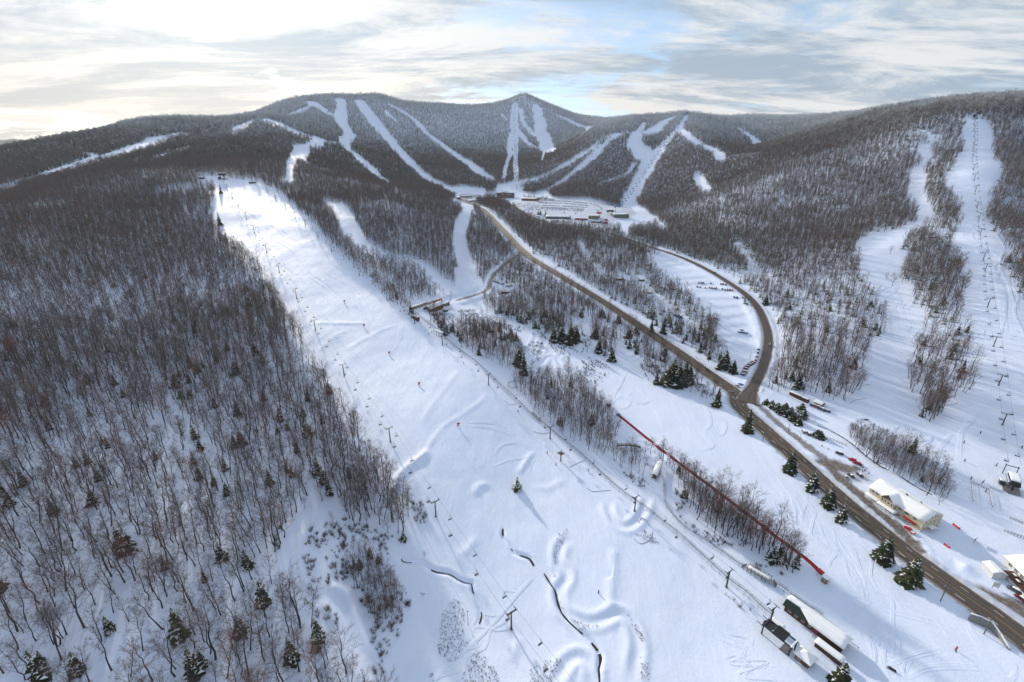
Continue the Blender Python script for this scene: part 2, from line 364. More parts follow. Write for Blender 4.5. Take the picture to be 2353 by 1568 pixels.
strip('o', c2, [(1980, 510, 30), (1972, 545, 22), (1965, 580, 16)], S)
strip('o', c2, [(2060, 260, 22), (2150, 300, 28), (2240, 340, 40), (2290, 345, 50), (2230, 400, 35), (2160, 450, 40), (2110, 480, 30)], S)
strip('o', c2, [(1690, 255, 16), (1725, 295, 20)], S)
strip('o', c1, [(-60, 1300, 80), (100, 1240, 80), (300, 1170, 90), (420, 1120, 100), (560, 1080, 100), (700, 1040, 110), (800, 1015, 80), (950, 960, 80), (1080, 910, 70), (1230, 880, 60)], S, 1.9, 7.0)
strip('o', c1, [(1350, 880, 40), (1470, 845, 40)], S)
strip('o', c1, [(560, 1020, 30), (660, 1045, 60)], S)
strip('o', c1, [(880, 1075, 50), (980, 1090, 50), (1060, 1060, 50), (1150, 1020, 40), (1260, 980, 40)], S, 1.3)
strip('o', c1, [(1550, 885, 60), (1640, 840, 60), (1710, 800, 30)], S, 1.2)
strip('o', c1, [(1780, 800, 60), (1830, 820, 50), (1880, 835, 40)], S, 1.2)
strip('o', c1, [(870, 905, 50), (930, 895, 40)], S, .7)
strip('o', c2, [(400, 175, 50), (440, 195, 60), (520, 250, 40), (590, 275, 40)], S, 1.2)
strip('o', c2, [(400, 205, 30), (340, 235, 40), (265, 262, 40)], S, 1.2)
strip('o', c2, [(110, 295, 60), (150, 310, 50), (230, 345, 40), (290, 370, 60), (350, 400, 70), (420, 410, 70), (470, 430, 60), (430, 470, 70), (350, 480, 80), (340, 540, 100), (280, 590, 50), (270, 650, 35), (270, 720, 40), (235, 745, 60)], S, 1.2)
strip('o', c2, [(490, 458, 40), (600, 448, 40)], S)
strip('o', c2, [(330, 560, 60), (400, 600, 40), (480, 640, 40), (540, 660, 30)], S, 1.2)
strip('o', c2, [(-20, 690, 30), (70, 697, 30), (150, 712, 20)], S)
strip('o', c2, [(490, 825, 60), (570, 840, 100), (620, 900, 105), (660, 980, 95), (700, 1070, 115), (780, 1135, 120), (870, 1190, 105), (950, 1212, 105), (1080, 1235, 110), (1160, 1275, 110), (1240, 1330, 110), (1320, 1420, 140), (1400, 1470, 150)], S, 1.2, 11.0)
strip('o', c2, [(1440, 860, 80), (1470, 920, 80), (1430, 1000, 75), (1410, 1100, 85), (1420, 1200, 95), (1450, 1300, 110), (1470, 1400, 140), (1480, 1470, 200)], S, 1.0, 0.0)
# base area
poly('o', c2, [(1270, 775), (1340, 760), (1420, 745), (1580, 765), (1590, 795), (1650, 790), (1660, 740), (1700, 735), (1760, 745), (1850, 765), (1840, 790), (2000, 800), (2040, 830), (2353, 850), (2560, 900), (2700, 960), (2720, 1020), (2560, 1050), (2350, 1020), (2150, 1010), (1960, 985), (1850, 930), (1780, 890), (1700, 860), (1640, 835), (1540, 845), (1480, 880), (1440, 900), (1370, 880), (1340, 860), (1390, 830)])
strip('o', c2, [(2353, 465, 30), (2200, 560, 50), (2100, 620, 60), (1950, 690, 60), (1850, 715, 70), (1700, 755, 120)], S)
strip('o', c2, [(2353, 515, 55), (2250, 600, 55), (2150, 680, 50), (2050, 750, 60), (1960, 790, 80)], S)
T = .2686
strip('o', c3, [(960, 335, 30), (920, 400, 40), (880, 460, 60), (810, 530, 60), (760, 590, 80), (700, 660, 120), (640, 740, 130), (600, 830, 130), (540, 920, 110), (500, 1000, 110), (450, 1090, 120), (500, 1150, 230), (560, 1200, 240)], T, 1.0)
strip('o', c3, [(850, 350, 40), (760, 400, 80), (680, 460, 120), (610, 500, 80), (540, 490, 80), (500, 570, 120), (560, 640, 180), (600, 720, 150)], T, 1.0)
strip('o', c3, [(590, 400, 30), (560, 470, 60)], T)
strip('o', c3, [(420, 470, 30), (470, 490, 40), (520, 500, 40)], T)
strip('o', c3, [(400, 495, 50), (300, 550, 50), (200, 640, 55), (110, 740, 65), (20, 820, 70)], T)
strip('o', c3, [(380, 490, 30), (210, 560, 30), (100, 640, 30), (0, 700, 30)], T)
strip('o', c3, [(900, 460, 40), (970, 530, 50), (1050, 585, 60), (1150, 620, 70), (1220, 670, 60), (1250, 740, 50)], T, 1.4)
strip('o', c3, [(1040, 850, 40), (1080, 930, 60), (1130, 1000, 60)], T, 1.3)
strip('o', c3, [(1400, 450, 25), (1470, 500, 25), (1530, 540, 40), (1565, 590, 40)], T, 1.5)
strip('o', c3, [(1330, 710, 50), (1430, 690, 50), (1540, 690, 50)], T)
strip('o', c3, [(200, 940, 30), (350, 890, 35), (450, 850, 40), (510, 760, 50)], T)
strip('o', c3, [(640, 1230, 90), (720, 1270, 80), (760, 1310, 60)], T)
strip('o', c3, [(340, 1130, 240), (480, 1200, 300), (600, 1230, 200)], T)
strip('o', c3, [(430, 1260, 120), (420, 1330, 80), (440, 1370, 40)], T, .8)
U = .2676
strip('o', c4, [(1925, 385, 100), (1940, 450, 150), (1950, 560, 190), (1940, 660, 170), (1930, 740, 240), (1910, 850, 330), (1930, 930, 310), (1880, 1020, 200), (1920, 1120, 160), (1910, 1220, 150), (1950, 1320, 215), (1965, 1450, 270), (2000, 1535, 330)], U, 1.0)
strip('o', c4, [(1790, 400, 50), (1880, 385, 60)], U)
strip('o', c4, [(1420, 495, 90), (1500, 510, 60), (1560, 560, 60), (1620, 575, 80), (1540, 620, 90), (1480, 650, 100), (1500, 720, 100), (1570, 775, 70), (1480, 790, 60), (1400, 850, 80), (1440, 920, 100), (1420, 1000, 100), (1430, 1100, 100), (1480, 1180, 90), (1530, 1250, 130), (1420, 1300, 140), (1300, 1360, 150), (1150, 1430, 160), (1050, 1500, 160)], U, .95)
strip('o', c4, [(2290, 420, 60), (2420, 420, 60)], U); strip('o', c4, [(2280, 1310, 30), (2340, 1370, 40), (2400, 1400, 60)], U)
V7 = .3664
strip('o', c7, [(370, 850, 170), (350, 900, 230), (340, 1000, 210), (350, 1100, 180), (390, 1180, 180), (430, 1250, 165), (480, 1330, 190), (530, 1430, 220), (540, 1580, 250)], V7, 1.0)
strip('o', c7, [(950, 1000, 150), (1000, 1100, 200), (1040, 1200, 240), (1060, 1330, 280), (1080, 1450, 330), (1090, 1580, 330)], V7, 1.0)
strip('o', c7, [(-560, 900, 50), (-450, 1060, 50), (-300, 1180, 60), (-120, 1290, 70), (0, 1350, 80), (120, 1430, 90), (240, 1490, 110), (330, 1520, 110)], V7, .9)
# terraced car park by the second road, its access lane
poly('o', ident, [(1478, 588), (1520, 582), (1580, 600), (1640, 640), (1700, 680), (1738, 740), (1752, 800), (1745, 850), (1712, 890), (1690, 905), (1665, 895), (1690, 860), (1660, 840), (1645, 800), (1650, 760), (1625, 725), (1590, 700), (1560, 668), (1520, 640)])
strip('o', ident, [(1360, 640, 14), (1420, 640, 24), (1460, 645, 30), (1490, 670, 24), (1530, 705, 30), (1560, 730, 36), (1590, 745, 36), (1650, 750, 30)], 1.0, .8)
strip('o', ident, [(1330, 560, 12), (1350, 600, 16), (1370, 620, 16), (1390, 640, 20)], 1.0)
strip('o', cb, [(920, 250, 20), (990, 280, 60), (1060, 300, 90), (1130, 310, 60)], .2931, .8)
# small clearings among the lower valley wood and in the left wood
for p in ((570, 330, 18), (345, 370, 14), (560, 480, 14), (690, 620, 10)): pass
# woods standing in the open country
poly('f', ident, [(1045, 768), (1090, 752), (1150, 762), (1190, 780), (1206, 830), (1208, 868), (1165, 850), (1115, 822), (1065, 800)])
poly('f', ident, [(1180, 885), (1240, 868), (1330, 885), (1385, 925), (1405, 960), (1420, 1000), (1470, 1035), (1500, 1075), (1480, 1095), (1440, 1085), (1380, 1050), (1310, 1012), (1260, 980), (1215, 930)])
poly('f', ident, [(1430, 1000), (1480, 1022), (1540, 1065), (1600, 1110), (1660, 1160), (1730, 1212), (1790, 1258), (1835, 1300), (1828, 1325), (1790, 1305), (1720, 1265), (1650, 1230), (1590, 1190), (1565, 1140), (1545, 1090), (1490, 1050)])
poly('f', c8, [(395, -10), (565, -10), (592, 180), (575, 240), (555, 280), (480, 262), (425, 268), (345, 285), (328, 220), (345, 150), (380, 60)])
poly('f', c8, [(375, 312), (425, 300), (470, 320), (458, 368), (412, 392), (380, 368)])
poly('f', c8, [(85, 432), (130, 418), (195, 440), (260, 462), (330, 500), (400, 545), (450, 590), (500, 690), (480, 705), (425, 672), (330, 625), (255, 585), (190, 555), (120, 490)])
poly('f', c8, [(60, 330), (100, 300), (128, 270), (145, 180), (158, 120), (130, 60), (60, 20), (-40, -40), (-100, -90), (-190, -150), (-260, -180), (-270, -60), (-240, 60), (-200, 150), (-150, 200), (-80, 230), (0, 290)])
strip('f', cb, [(1370, 650, 60), (1450, 640, 130), (1560, 650, 130)], .2931, 1)
poly('f', cb, [(1650, 560), (1750, 560), (1830, 620), (1880, 740), (1880, 850), (1800, 830), (1720, 760), (1680, 660)])
poly('f', cb, [(2080, 740), (2250, 830), (2352, 900), (2352, 1060), (2230, 1040), (2120, 930)])
poly('f', cb, [(1820, 530), (1900, 560), (2050, 650), (2040, 690), (1960, 670), (1880, 610)])
poly('f', cb, [(1500, 960), (1560, 930), (1580, 1060), (1500, 1080)])
poly('f', cb, [(430, 540), (520, 530), (600, 620), (640, 680), (560, 690), (480, 600)])
poly('f', cc, [(70, 240), (130, 120), (300, 60), (480, 80), (560, 180), (640, 330), (740, 330), (760, 430), (720, 620), (640, 640), (560, 560), (420, 520), (330, 470), (280, 360), (200, 340), (130, 360)])
poly('f', cc, [(330, 700), (430, 670), (560, 770), (600, 880), (700, 960), (690, 1050), (600, 1180), (520, 1190), (450, 1100), (420, 990), (340, 900), (300, 800)])
poly('f', cc, [(170, 520), (240, 510), (230, 680), (180, 690)])
poly('f', cc, [(-200, 1200), (200, 1230), (330, 1340), (420, 1560), (430, 1700), (-300, 1700)])
# main roads and their verges (centre lines used again below)
MAIN = GL([c9(*p) for p in ((3500, 2640), (2900, 2165), (2500, 1850), (2300, 1695), (2100, 1545), (1900, 1405), (1740, 1290), (1560, 1160), (1400, 1030), (1220, 885), (1040, 735), (880, 590), (720, 440), (575, 310), (430, 180), (290, 50))] +
          [(1690, 903), (1655, 877), (1620, 853), (1570, 817), (1520, 783), (1460, 742), (1400, 702), (1350, 671), (1300, 641), (1255, 614), (1215, 588), (1180, 556), (1150, 523), (1125, 495), (1105, 478), (1085, 467), (1065, 460), (1045, 452)])
MAIN = smooth_line(MAIN, 4.0)
SIDE = GL([(1716, 925), (1722, 905), (1735, 880), (1752, 845), (1762, 810), (1765, 775), (1757, 740), (1740, 705), (1712, 675), (1672, 648), (1630, 622), (1590, 602), (1550, 585), (1510, 572), (1460, 556), (1400, 536), (1330, 522), (1270, 515), (1230, 502), (1205, 490), (1185, 477), (1165, 465), (1148, 458)])
SIDE = smooth_line(SIDE, 4.0)
LANE = smooth_line(GL([c9(*p) for p in ((385, 10), (450, 60), (540, 140), (640, 220), (720, 280), (790, 340), (870, 400), (960, 440), (1050, 470))]), 3.0)          # ploughed lane to the inn's car park
FRONT = smooth_line(GL([c9(*p) for p in ((960, 500), (1040, 590), (1130, 660), (1240, 760), (1350, 850), (1450, 930), (1530, 1010), (1580, 1080))]), 3.0)             # drive in front of the inn
PATH = smooth_line(GL([cb(*p) for p in ((1115, 40), (1040, 90), (960, 160), (910, 230), (895, 290), (850, 330), (780, 355), (700, 380), (640, 395))]), 3.0)          # dirt track to the yard
COVER += [('o', 's', MAIN, np.full(len(MAIN), 17.0)), ('o', 's', SIDE, np.full(len(SIDE), 12.0)), ('o', 's', PATH, np.full(len(PATH), 6.0)), ('o', 's', LANE, np.full(len(LANE), 7.5)), ('o', 's', FRONT, np.full(len(FRONT), 9.0))]
strip('o', ca, [(250, 1060, 40), (410, 1250, 40), (600, 1440, 40)], .2931)
def woods(x, y, edge=0.0):
    """True where wood grows"""
    w = np.ones(x.shape, bool); nz = 1 + 0.22 * vnoise(x, y, 28, 5) + 0.12 * vnoise(x, y, 9, 6)
    for c in COVER:
        if c[1] == 'p':
            P = c[2]; lo, hi = P.min(0), P.max(0); k = np.nonzero((x > lo[0]) & (x < hi[0]) & (y > lo[1]) & (y < hi[1]))
            if len(k[0]) == 0: continue
            jx = x[k] + 2.5 * vnoise(x[k], y[k], 14, 21); jy = y[k] + 2.5 * vnoise(x[k], y[k], 14, 22)
            m = in_poly(jx, jy, P)
        else:
            L, hw = c[2], c[3]; pad = hw.max() * 1.4 + 2; lo, hi = L.min(0) - pad, L.max(0) + pad
            k = np.nonzero((x > lo[0]) & (x < hi[0]) & (y > lo[1]) & (y < hi[1]))
            if len(k[0]) == 0: continue
            d, ti = line_dist(x[k], y[k], L); m = d < np.interp(ti, np.arange(len(hw)), hw) * nz[k]
        kk = tuple(a[m] for a in k); w[kk] = (c[0] == 'f')
    return w
# ------------------------------------------------------------------ shaping the snow: road beds, banks, terraces, berms, brooks
def run_mean(a, k):
    p = np.pad(a, k, mode='edge'); c = np.cumsum(np.insert(p, 0, 0)); return (c[2 * k + 1:] - c[:-(2 * k + 1)]) / (2 * k + 1)
def bed(L, hw, bank=0.9, k=6, drop=0.35):
    z = run_mean(height(L[:, 0], L[:, 1]), k)
    idx = near_line(L, hw + 16); d, ti = line_dist(GX[idx], GY[idx], L); t = np.interp(ti, np.arange(len(z)), z)
    far = np.clip((RR[idx] - 500) / 700, 0, 1); dr = drop + 0.7 * far
    cur = GZ[idx]; nz = 0.65 + 0.5 * vnoise(GX[idx], GY[idx], 5, 31) + 0.3 * vnoise(GX[idx], GY[idx], 2.2, 32)
    prof = np.where(d < hw + 0.8, t - dr, t + bank * np.exp(-((d - hw - 2.6) / 1.3) ** 2) * nz)
    w = np.clip((d - hw - 5) / 9, 0, 1); w = w * w * (3 - 2 * w)
    new = prof * (1 - w) + cur * w
    GZ[idx] = np.where(d < hw + 14, new, cur)
    return z
zMAIN = bed(MAIN, 6.6, 0.8); zSIDE = bed(SIDE, 4.3, 0.7); zLANE = bed(LANE, 2.6, 0.35, 3, .25); zFRONT = bed(FRONT, 2.6, 0.4, 3, .25); zPATH = bed(PATH, 2.8, 0.35, 3, .25)
# terraces of the lower car park: flat stands and short banks
TERR = GL([(1478, 590), (1520, 584), (1580, 603), (1640, 643), (1697, 683), (1733, 742), (1742, 800), (1725, 830), (1690, 825), (1655, 800), (1655, 760), (1625, 725), (1590, 700), (1560, 668), (1520, 640)])
m = in_poly(GX, GY, TERR); q = GZ[m] - 0.055 * (GX[m] - 200); st = 3.6; fr = q / st - np.floor(q / st); sm = np.clip((fr - 0.62) / 0.38, 0, 1); sm = sm * sm * (3 - 2 * sm)
GZ[m] = .55 * GZ[m] + .45 * ((np.floor(q / st) + sm + 0.16 * np.minimum(fr, .62)) * st - 0.11 * st + 0.055 * (GX[m] - 200))
def ridge(L, h, w, rim=0.0, rw=0.0, side=0, nz=0.2, step=2.0):
    """raise (or sink) the snow along a line; rim adds raised edges at rw"""
    h *= .62; L = smooth_line(np.asarray(L), step); idx = near_line(L, w * 3 + rw + 3); d, ti = line_dist(GX[idx], GY[idx], L)
    end = np.clip(np.minimum(ti, len(L) - 1 - ti) / max(2, 0.12 * len(L)), 0, 1)
    k = 1 + nz * vnoise(GX[idx], GY[idx], 9, 44)
    GZ[idx] += (h * np.exp(-(d / w) ** 2) + rim * np.exp(-((d - rw) / (0.45 * rw + .3)) ** 2)) * k * end
def GLf(f, pts): return GL([f(*p) for p in pts])
TRAILS = [GLf(cc, [(60, -60), (110, 60), (60, 330), (20, 480), (-60, 600), (-75, 720), (-60, 830), (-20, 920), (40, 985), (120, 1000), (190, 955), (255, 935)]),
          GLf(cc, [(150, 1000), (240, 1020), (300, 1110), (340, 1220), (390, 1340), (450, 1450), (520, 1580)]),
          GLf(cc, [(1840, 598), (1765, 625), (1738, 700), (1745, 760), (1785, 805), (1790, 870), (1745, 930), (1745, 1010), (1775, 1080), (1850, 1130), (1960, 1160), (2060, 1130), (2130, 1098), (2200, 1130), (2250, 1210), (2270, 1330), (2250, 1450), (2240, 1580)]),
          GLf(cc, [(1700, 1570), (1750, 1500), (1800, 1425), (1870, 1390), (1930, 1420), (1970, 1500), (1985, 1580)]),
          GLf(ca, [(1040, 1180), (1060, 1280), (1110, 1360), (1180, 1390), (1260, 1350), (1320, 1260), (1350, 1150)]),
          GLf(cb, [(1260, 620), (1255, 700), (1200, 780)]), GLf(cb, [(1340, 680), (1320, 740), (1290, 810), (1220, 840), (1200, 870), (1250, 910), (1310, 890), (1350, 845), (1410, 840), (1450, 900), (1470, 980), (1480, 1070)]),
          GLf(cb, [(1620, 640), (1650, 700), (1610, 770), (1540, 810), (1460, 820), (1440, 860)]), GLf(cb, [(1850, 790), (1960, 845), (2040, 835), (2070, 780), (2060, 720)]),
          GLf(cb, [(740, 400), (830, 430), (840, 490), (760, 540), (660, 575), (645, 605), (690, 630), (800, 605), (900, 572), (1000, 560), (1190, 600)]),
          GLf(ca, [(1180, 700), (1430, 780), (1470, 840), (1420, 900)])]
for i_, Lq in enumerate(TRAILS): ridge(Lq, -0.9 if i_ < 2 else -.55, 2.4 if i_ < 2 else 1.9, 1.0 if i_ < 2 else .6, 4.2 if i_ < 2 else 3.5)
ridge(GLf(cc, [(160, 960), (240, 925), (330, 965), (350, 1040)]), 2.4, 2.4)
for Lq, h, w in ((GLf(ce, [(1670, 730), (1580, 820), (1440, 915), (1350, 970), (1270, 1050), (1210, 1140), (1150, 1230), (1050, 1300), (970, 1390), (925, 1490)]), .65, 1.9),
                 (GLf(cc, [(1180, 320), (1200, 250), (1290, 225)]), 1.2, 2.6), (GLf(ce, [(980, 190), (850, 235), (700, 310), (540, 400)]), .7, 2.4), (GLf(ce, [(1450, 540), (1320, 710), (1230, 830), (1150, 980)]), .6, 2.6),
                 (GLf(c1, [(1440, 428), (1700, 436), (1900, 430), (2120, 428)]), 1.1, 3.0), (GLf(c1, [(1650, 522), (1800, 515), (1980, 500), (2190, 495)]), 1.0, 3.0), (GLf(c1, [(1430, 370), (1600, 345), (1740, 310), (1860, 302)]), .9, 3.2),
                 (GLf(ce, [(300, 180), (500, 184), (720, 185)]), 1.1, 2.6), (GLf(ce, [(330, 410), (450, 300), (560, 230)]), .7, 3.0), (GLf(ca, [(340, 980), (420, 850), (470, 790)]), 1.3, 2.0), (GLf(ca, [(440, 1060), (560, 1090), (660, 1040), (720, 1020)]), .8, 2.4),
                 (GLf(cc, [(620, 300), (680, 160), (800, 60), (880, 0)]), 2.0, 3.4), (GLf(cc, [(1080, 720), (1150, 640), (1200, 570)]), .9, 2.4), (GLf(cc, [(2090, 850), (2110, 700), (2080, 1040), (2060, 1110)]), 1.2, 2.6),
                 (GLf(cc, [(1420, 1440), (1460, 1300), (1490, 1240)]), 1.0, 2.4), (GLf(cc, [(700, 1560), (760, 1480), (830, 1440), (880, 1500)]), 1.1, 2.6),
                 (GLf(cd, [(840, 880), (860, 900), (930, 930), (1000, 960)]), 1.8, 2.2), (GLf(c9, [(1580, 1130), (1650, 1180), (1760, 1240), (1850, 1300)]), 1.6, 2.2), (GLf(c9, [(1850, 1190), (1920, 1220), (2010, 1300)]), 1.9, 3.2), (GLf(c9, [(800, 370), (850, 420)]), 1.6, 2.0)):
    ridge(Lq, h, w)
# tracks of skis and snowcats
TRK = []
for f, T_ in ((ce, [(560, 20), (700, 210), (860, 330), (1000, 430), (1130, 560), (1260, 650), (1390, 760)]), (ce, [(880, 440), (960, 330), (990, 190)]), (ce, [(1170, 400), (1110, 540), (1070, 600)]), (ce, [(1110, 700), (1260, 770), (1390, 880)]),
              (ce, [(1480, 965), (1640, 960), (1760, 975)]), (ce, [(1500, 985), (1700, 1010), (1850, 1060), (1980, 1160), (2040, 1180)]), (ce, [(1940, 1140), (1860, 1120), (1760, 1150), (1720, 1220)]), (ce, [(1700, 1310), (1840, 1260), (2000, 1230)]),
              (ca, [(1170, 190), (1130, 280), (1080, 360), (1090, 440), (1170, 460), (1210, 400), (1150, 360), (1090, 400)]), (ca, [(1180, 230), (1290, 320), (1400, 430), (1480, 640)]), (ca, [(1290, 300), (1360, 390), (1290, 420), (1200, 370), (1220, 320)]),
              (ca, [(1760, 350), (1820, 480), (1840, 590), (1790, 650), (1860, 760), (1760, 790)]), (ca, [(1960, 560), (1950, 640), (1900, 670), (1700, 590), (1500, 540)]), (ca, [(600, 950), (680, 1150), (800, 1330), (1000, 1500)]), (ca, [(0, 575), (150, 570), (300, 680), (430, 790)]),
              (cf, [(870, 680), (980, 850), (1120, 1060), (1170, 1230), (1150, 1350)]), (cf, [(1000, 720), (1200, 900), (1270, 1060), (1240, 1250), (1290, 1400)]), (cf, [(1060, 780), (1300, 880), (1600, 960), (1800, 1040)]), (cf, [(1280, 1300), (1500, 1230), (1690, 1190)]), (cf, [(1450, 1400), (1560, 1340), (1750, 1320), (1980, 1330)]),
              (cf, [(1900, 970), (1960, 1100), (2100, 1230), (2280, 1330), (2250, 1420)]), (c9, [(1340, 180), (1450, 280), (1600, 420), (1780, 560), (1950, 700)]), (c9, [(1880, 420), (1890, 260), (1960, 160), (2020, 90)]), (c9, [(1740, 340), (1830, 260), (1850, 330)]), (c9, [(700, 700), (900, 880), (1080, 1060), (1160, 1250), (1250, 1400)]),
              (cc, [(1850, 430), (2000, 560), (2150, 690), (2352, 850)]), (cc, [(880, 1560), (1000, 1440), (1120, 1340), (1300, 1160), (1450, 980), (1560, 860)]), (cc, [(1560, 60), (1530, 180), (1640, 260), (1780, 380), (1850, 440)]), (c7, [(1010, 1000), (1060, 1060), (1090, 1180), (1110, 1300), (1130, 1450)]), (c7, [(450, 1230), (490, 1350), (500, 1460)]), (cf, [(60, 1100), (140, 1300), (180, 1436)]), (cf, [(150, 1100), (230, 1280), (280, 1436)])):
    Lq = GLf(f, T_); TRK.append((Lq, 1.15)); TRK.append((Lq + np.array([1.6, 1.2]), .8))
q_ = np.random.default_rng(77)
for f, a, b, n in ((ident, (590, 460), (1250, 1100), 18), (ident, (560, 470), (1080, 1250), 14), (ident, (640, 520), (1000, 800), 12), (ident, (1450, 980), (2050, 1420), 20), (ident, (1750, 1080), (2150, 1500), 14), (c7, (950, 700), (1100, 1500), 16), (c7, (420, 1150), (560, 1560), 12), (cb, (750, 60), (760, 360), 6), (c9, (1500, 150), (1900, 800), 14), (cf, (900, 700), (1500, 1400), 16), (cf, (0, 1000), (300, 1500), 10), (cc, (1500, 900), (900, 1600), 6)):
    A_, B_ = G(*f(*a)), G(*f(*b)); d_ = B_ - A_; L0 = np.hypot(*d_); nn_ = np.array([-d_[1], d_[0]]) / L0
    for k_ in range(n):
        t0, t1 = sorted(q_.uniform(0, 1, 2)); t1 = min(1, max(t1, t0 + .25)); tt = np.linspace(t0, t1, 7); off = q_.uniform(-.07, .07) * L0; amp = q_.uniform(1.5, 9); ph = q_.uniform(0, 6.28); fr_ = q_.uniform(1, 4)
        TRK.append((np.array([A_ + d_ * t + nn_ * (off + amp * math.sin(ph + 6.28 * fr_ * (t - t0))) for t in tt]), q_.uniform(.45, 1.0)))
BROOKS = [GLf(cc, [(1362, 515), (1368, 590), (1410, 640), (1440, 690), (1500, 710), (1545, 730), (1572, 778)]), GLf(cc, [(640, 660), (690, 740), (730, 747), (830, 760), (900, 805), (1000, 825), (1060, 862), (1110, 886), (1152, 892), (1160, 940), (1190, 1000), (1210, 1060), (1222, 1110), (1205, 1170)]),
          GLf(cc, [(1640, 828), (1690, 900), (1715, 940), (1730, 1010), (1760, 1090), (1820, 1160), (1900, 1230), (1960, 1290), (2000, 1340), (2020, 1390), (2012, 1460), (2012, 1580)]), GLf(c9, [(850, 185), (960, 225), (1010, 250), (1100, 310), (1210, 400), (1320, 480), (1440, 540), (1560, 620), (1680, 690)])]
for Lq in BROOKS: ridge(Lq, -1.6, 1.0, 0.2, 2.4)
# fine lumpiness of wind-blown and skied snow, roads kept even
GZ += 0.28 * fbm(GX, GY, 26, 3, 61) * np.clip((900 - RR) / 500, 0, 1)
for L_, z_, hw in ((MAIN, zMAIN, 6.6), (SIDE, zSIDE, 4.3)):
    idx = near_line(L_, hw + 2); d, ti = line_dist(GX[idx], GY[idx], L_); t = np.interp(ti, np.arange(len(z_)), z_) - 0.35 - .7 * np.clip((RR[idx] - 500) / 700, 0, 1)
    GZ[idx] = np.where(d < hw + 0.8, np.minimum(GZ[idx], t), GZ[idx])
# sharper summit cone on the far peak
pk = G(1207, 229); idx = np.nonzero(np.hypot(GX - pk[0], GY - pk[1]) < 600); GZ[idx] += 24 * np.exp(-(np.hypot(GX[idx] - pk[0], GY[idx] - pk[1]) / 85) ** 1.7)
# where grit and earth lie on the ground
DIRT = np.zeros_like(GX)
def dirt_poly(f, pts, val):
    P = GLf(f, pts); lo, hi = P.min(0) - 12, P.max(0) + 12; k = np.nonzero((GX > lo[0]) & (GX < hi[0]) & (GY > lo[1]) & (GY < hi[1]))
    ins = in_poly(GX[k], GY[k], P); d, _ = line_dist(GX[k], GY[k], np.vstack([P, P[:1]])); sd = np.where(ins, d, -d)
    DIRT[k] = np.maximum(DIRT[k], val * np.clip(sd / 3.0 + 0.5 + 0.5 * vnoise(GX[k], GY[k], 4, 71), 0, 1))
dirt_poly(c9, [(830, 440), (900, 420), (980, 440), (1070, 470), (1160, 488), (1195, 515), (1090, 530), (1020, 522), (960, 512), (900, 480)], .95)
dirt_poly(c9, [(1940, 1330), (2050, 1350), (2160, 1400), (2250, 1440), (2400, 1500), (2500, 1640), (2300, 1560), (2100, 1440)], .95)
dirt_poly(c9, [(1440, 900), (1520, 1000), (1600, 1080), (1570, 1100), (1480, 1020), (1400, 930)], .8)
dirt_poly(c9, [(1000, 520), (1180, 520), (1250, 590), (1180, 600), (1080, 590)], .42)
LOT = [(1165, 466), (1190, 462), (1240, 455), (1330, 458), (1400, 468), (1450, 478), (1462, 492), (1440, 505), (1380, 512), (1290, 508), (1230, 500), (1190, 485)]
dirt_poly(ident, LOT, .27)
dirt_poly(ident, [(1060, 445), (1110, 448), (1140, 452), (1175, 462), (1150, 470), (1110, 475), (1080, 470), (1050, 460)], .6)
for L_, w, v in ((MAIN, 9.5, .32), (SIDE, 6.5, .32), (LANE, 3.0, .8), (FRONT, 3.0, .95), (PATH, 3.4, .85)):
    idx = near_line(L_, w + 8); d, _ = line_dist(GX[idx], GY[idx], L_); nz = vnoise(GX[idx], GY[idx], 3, 73) + .6 * vnoise(GX[idx], GY[idx], 1.3, 74)
    DIRT[idx] = np.maximum(DIRT[idx], v * np.clip((w - d) / 1.6 + .5 + .7 * nz, 0, 1))
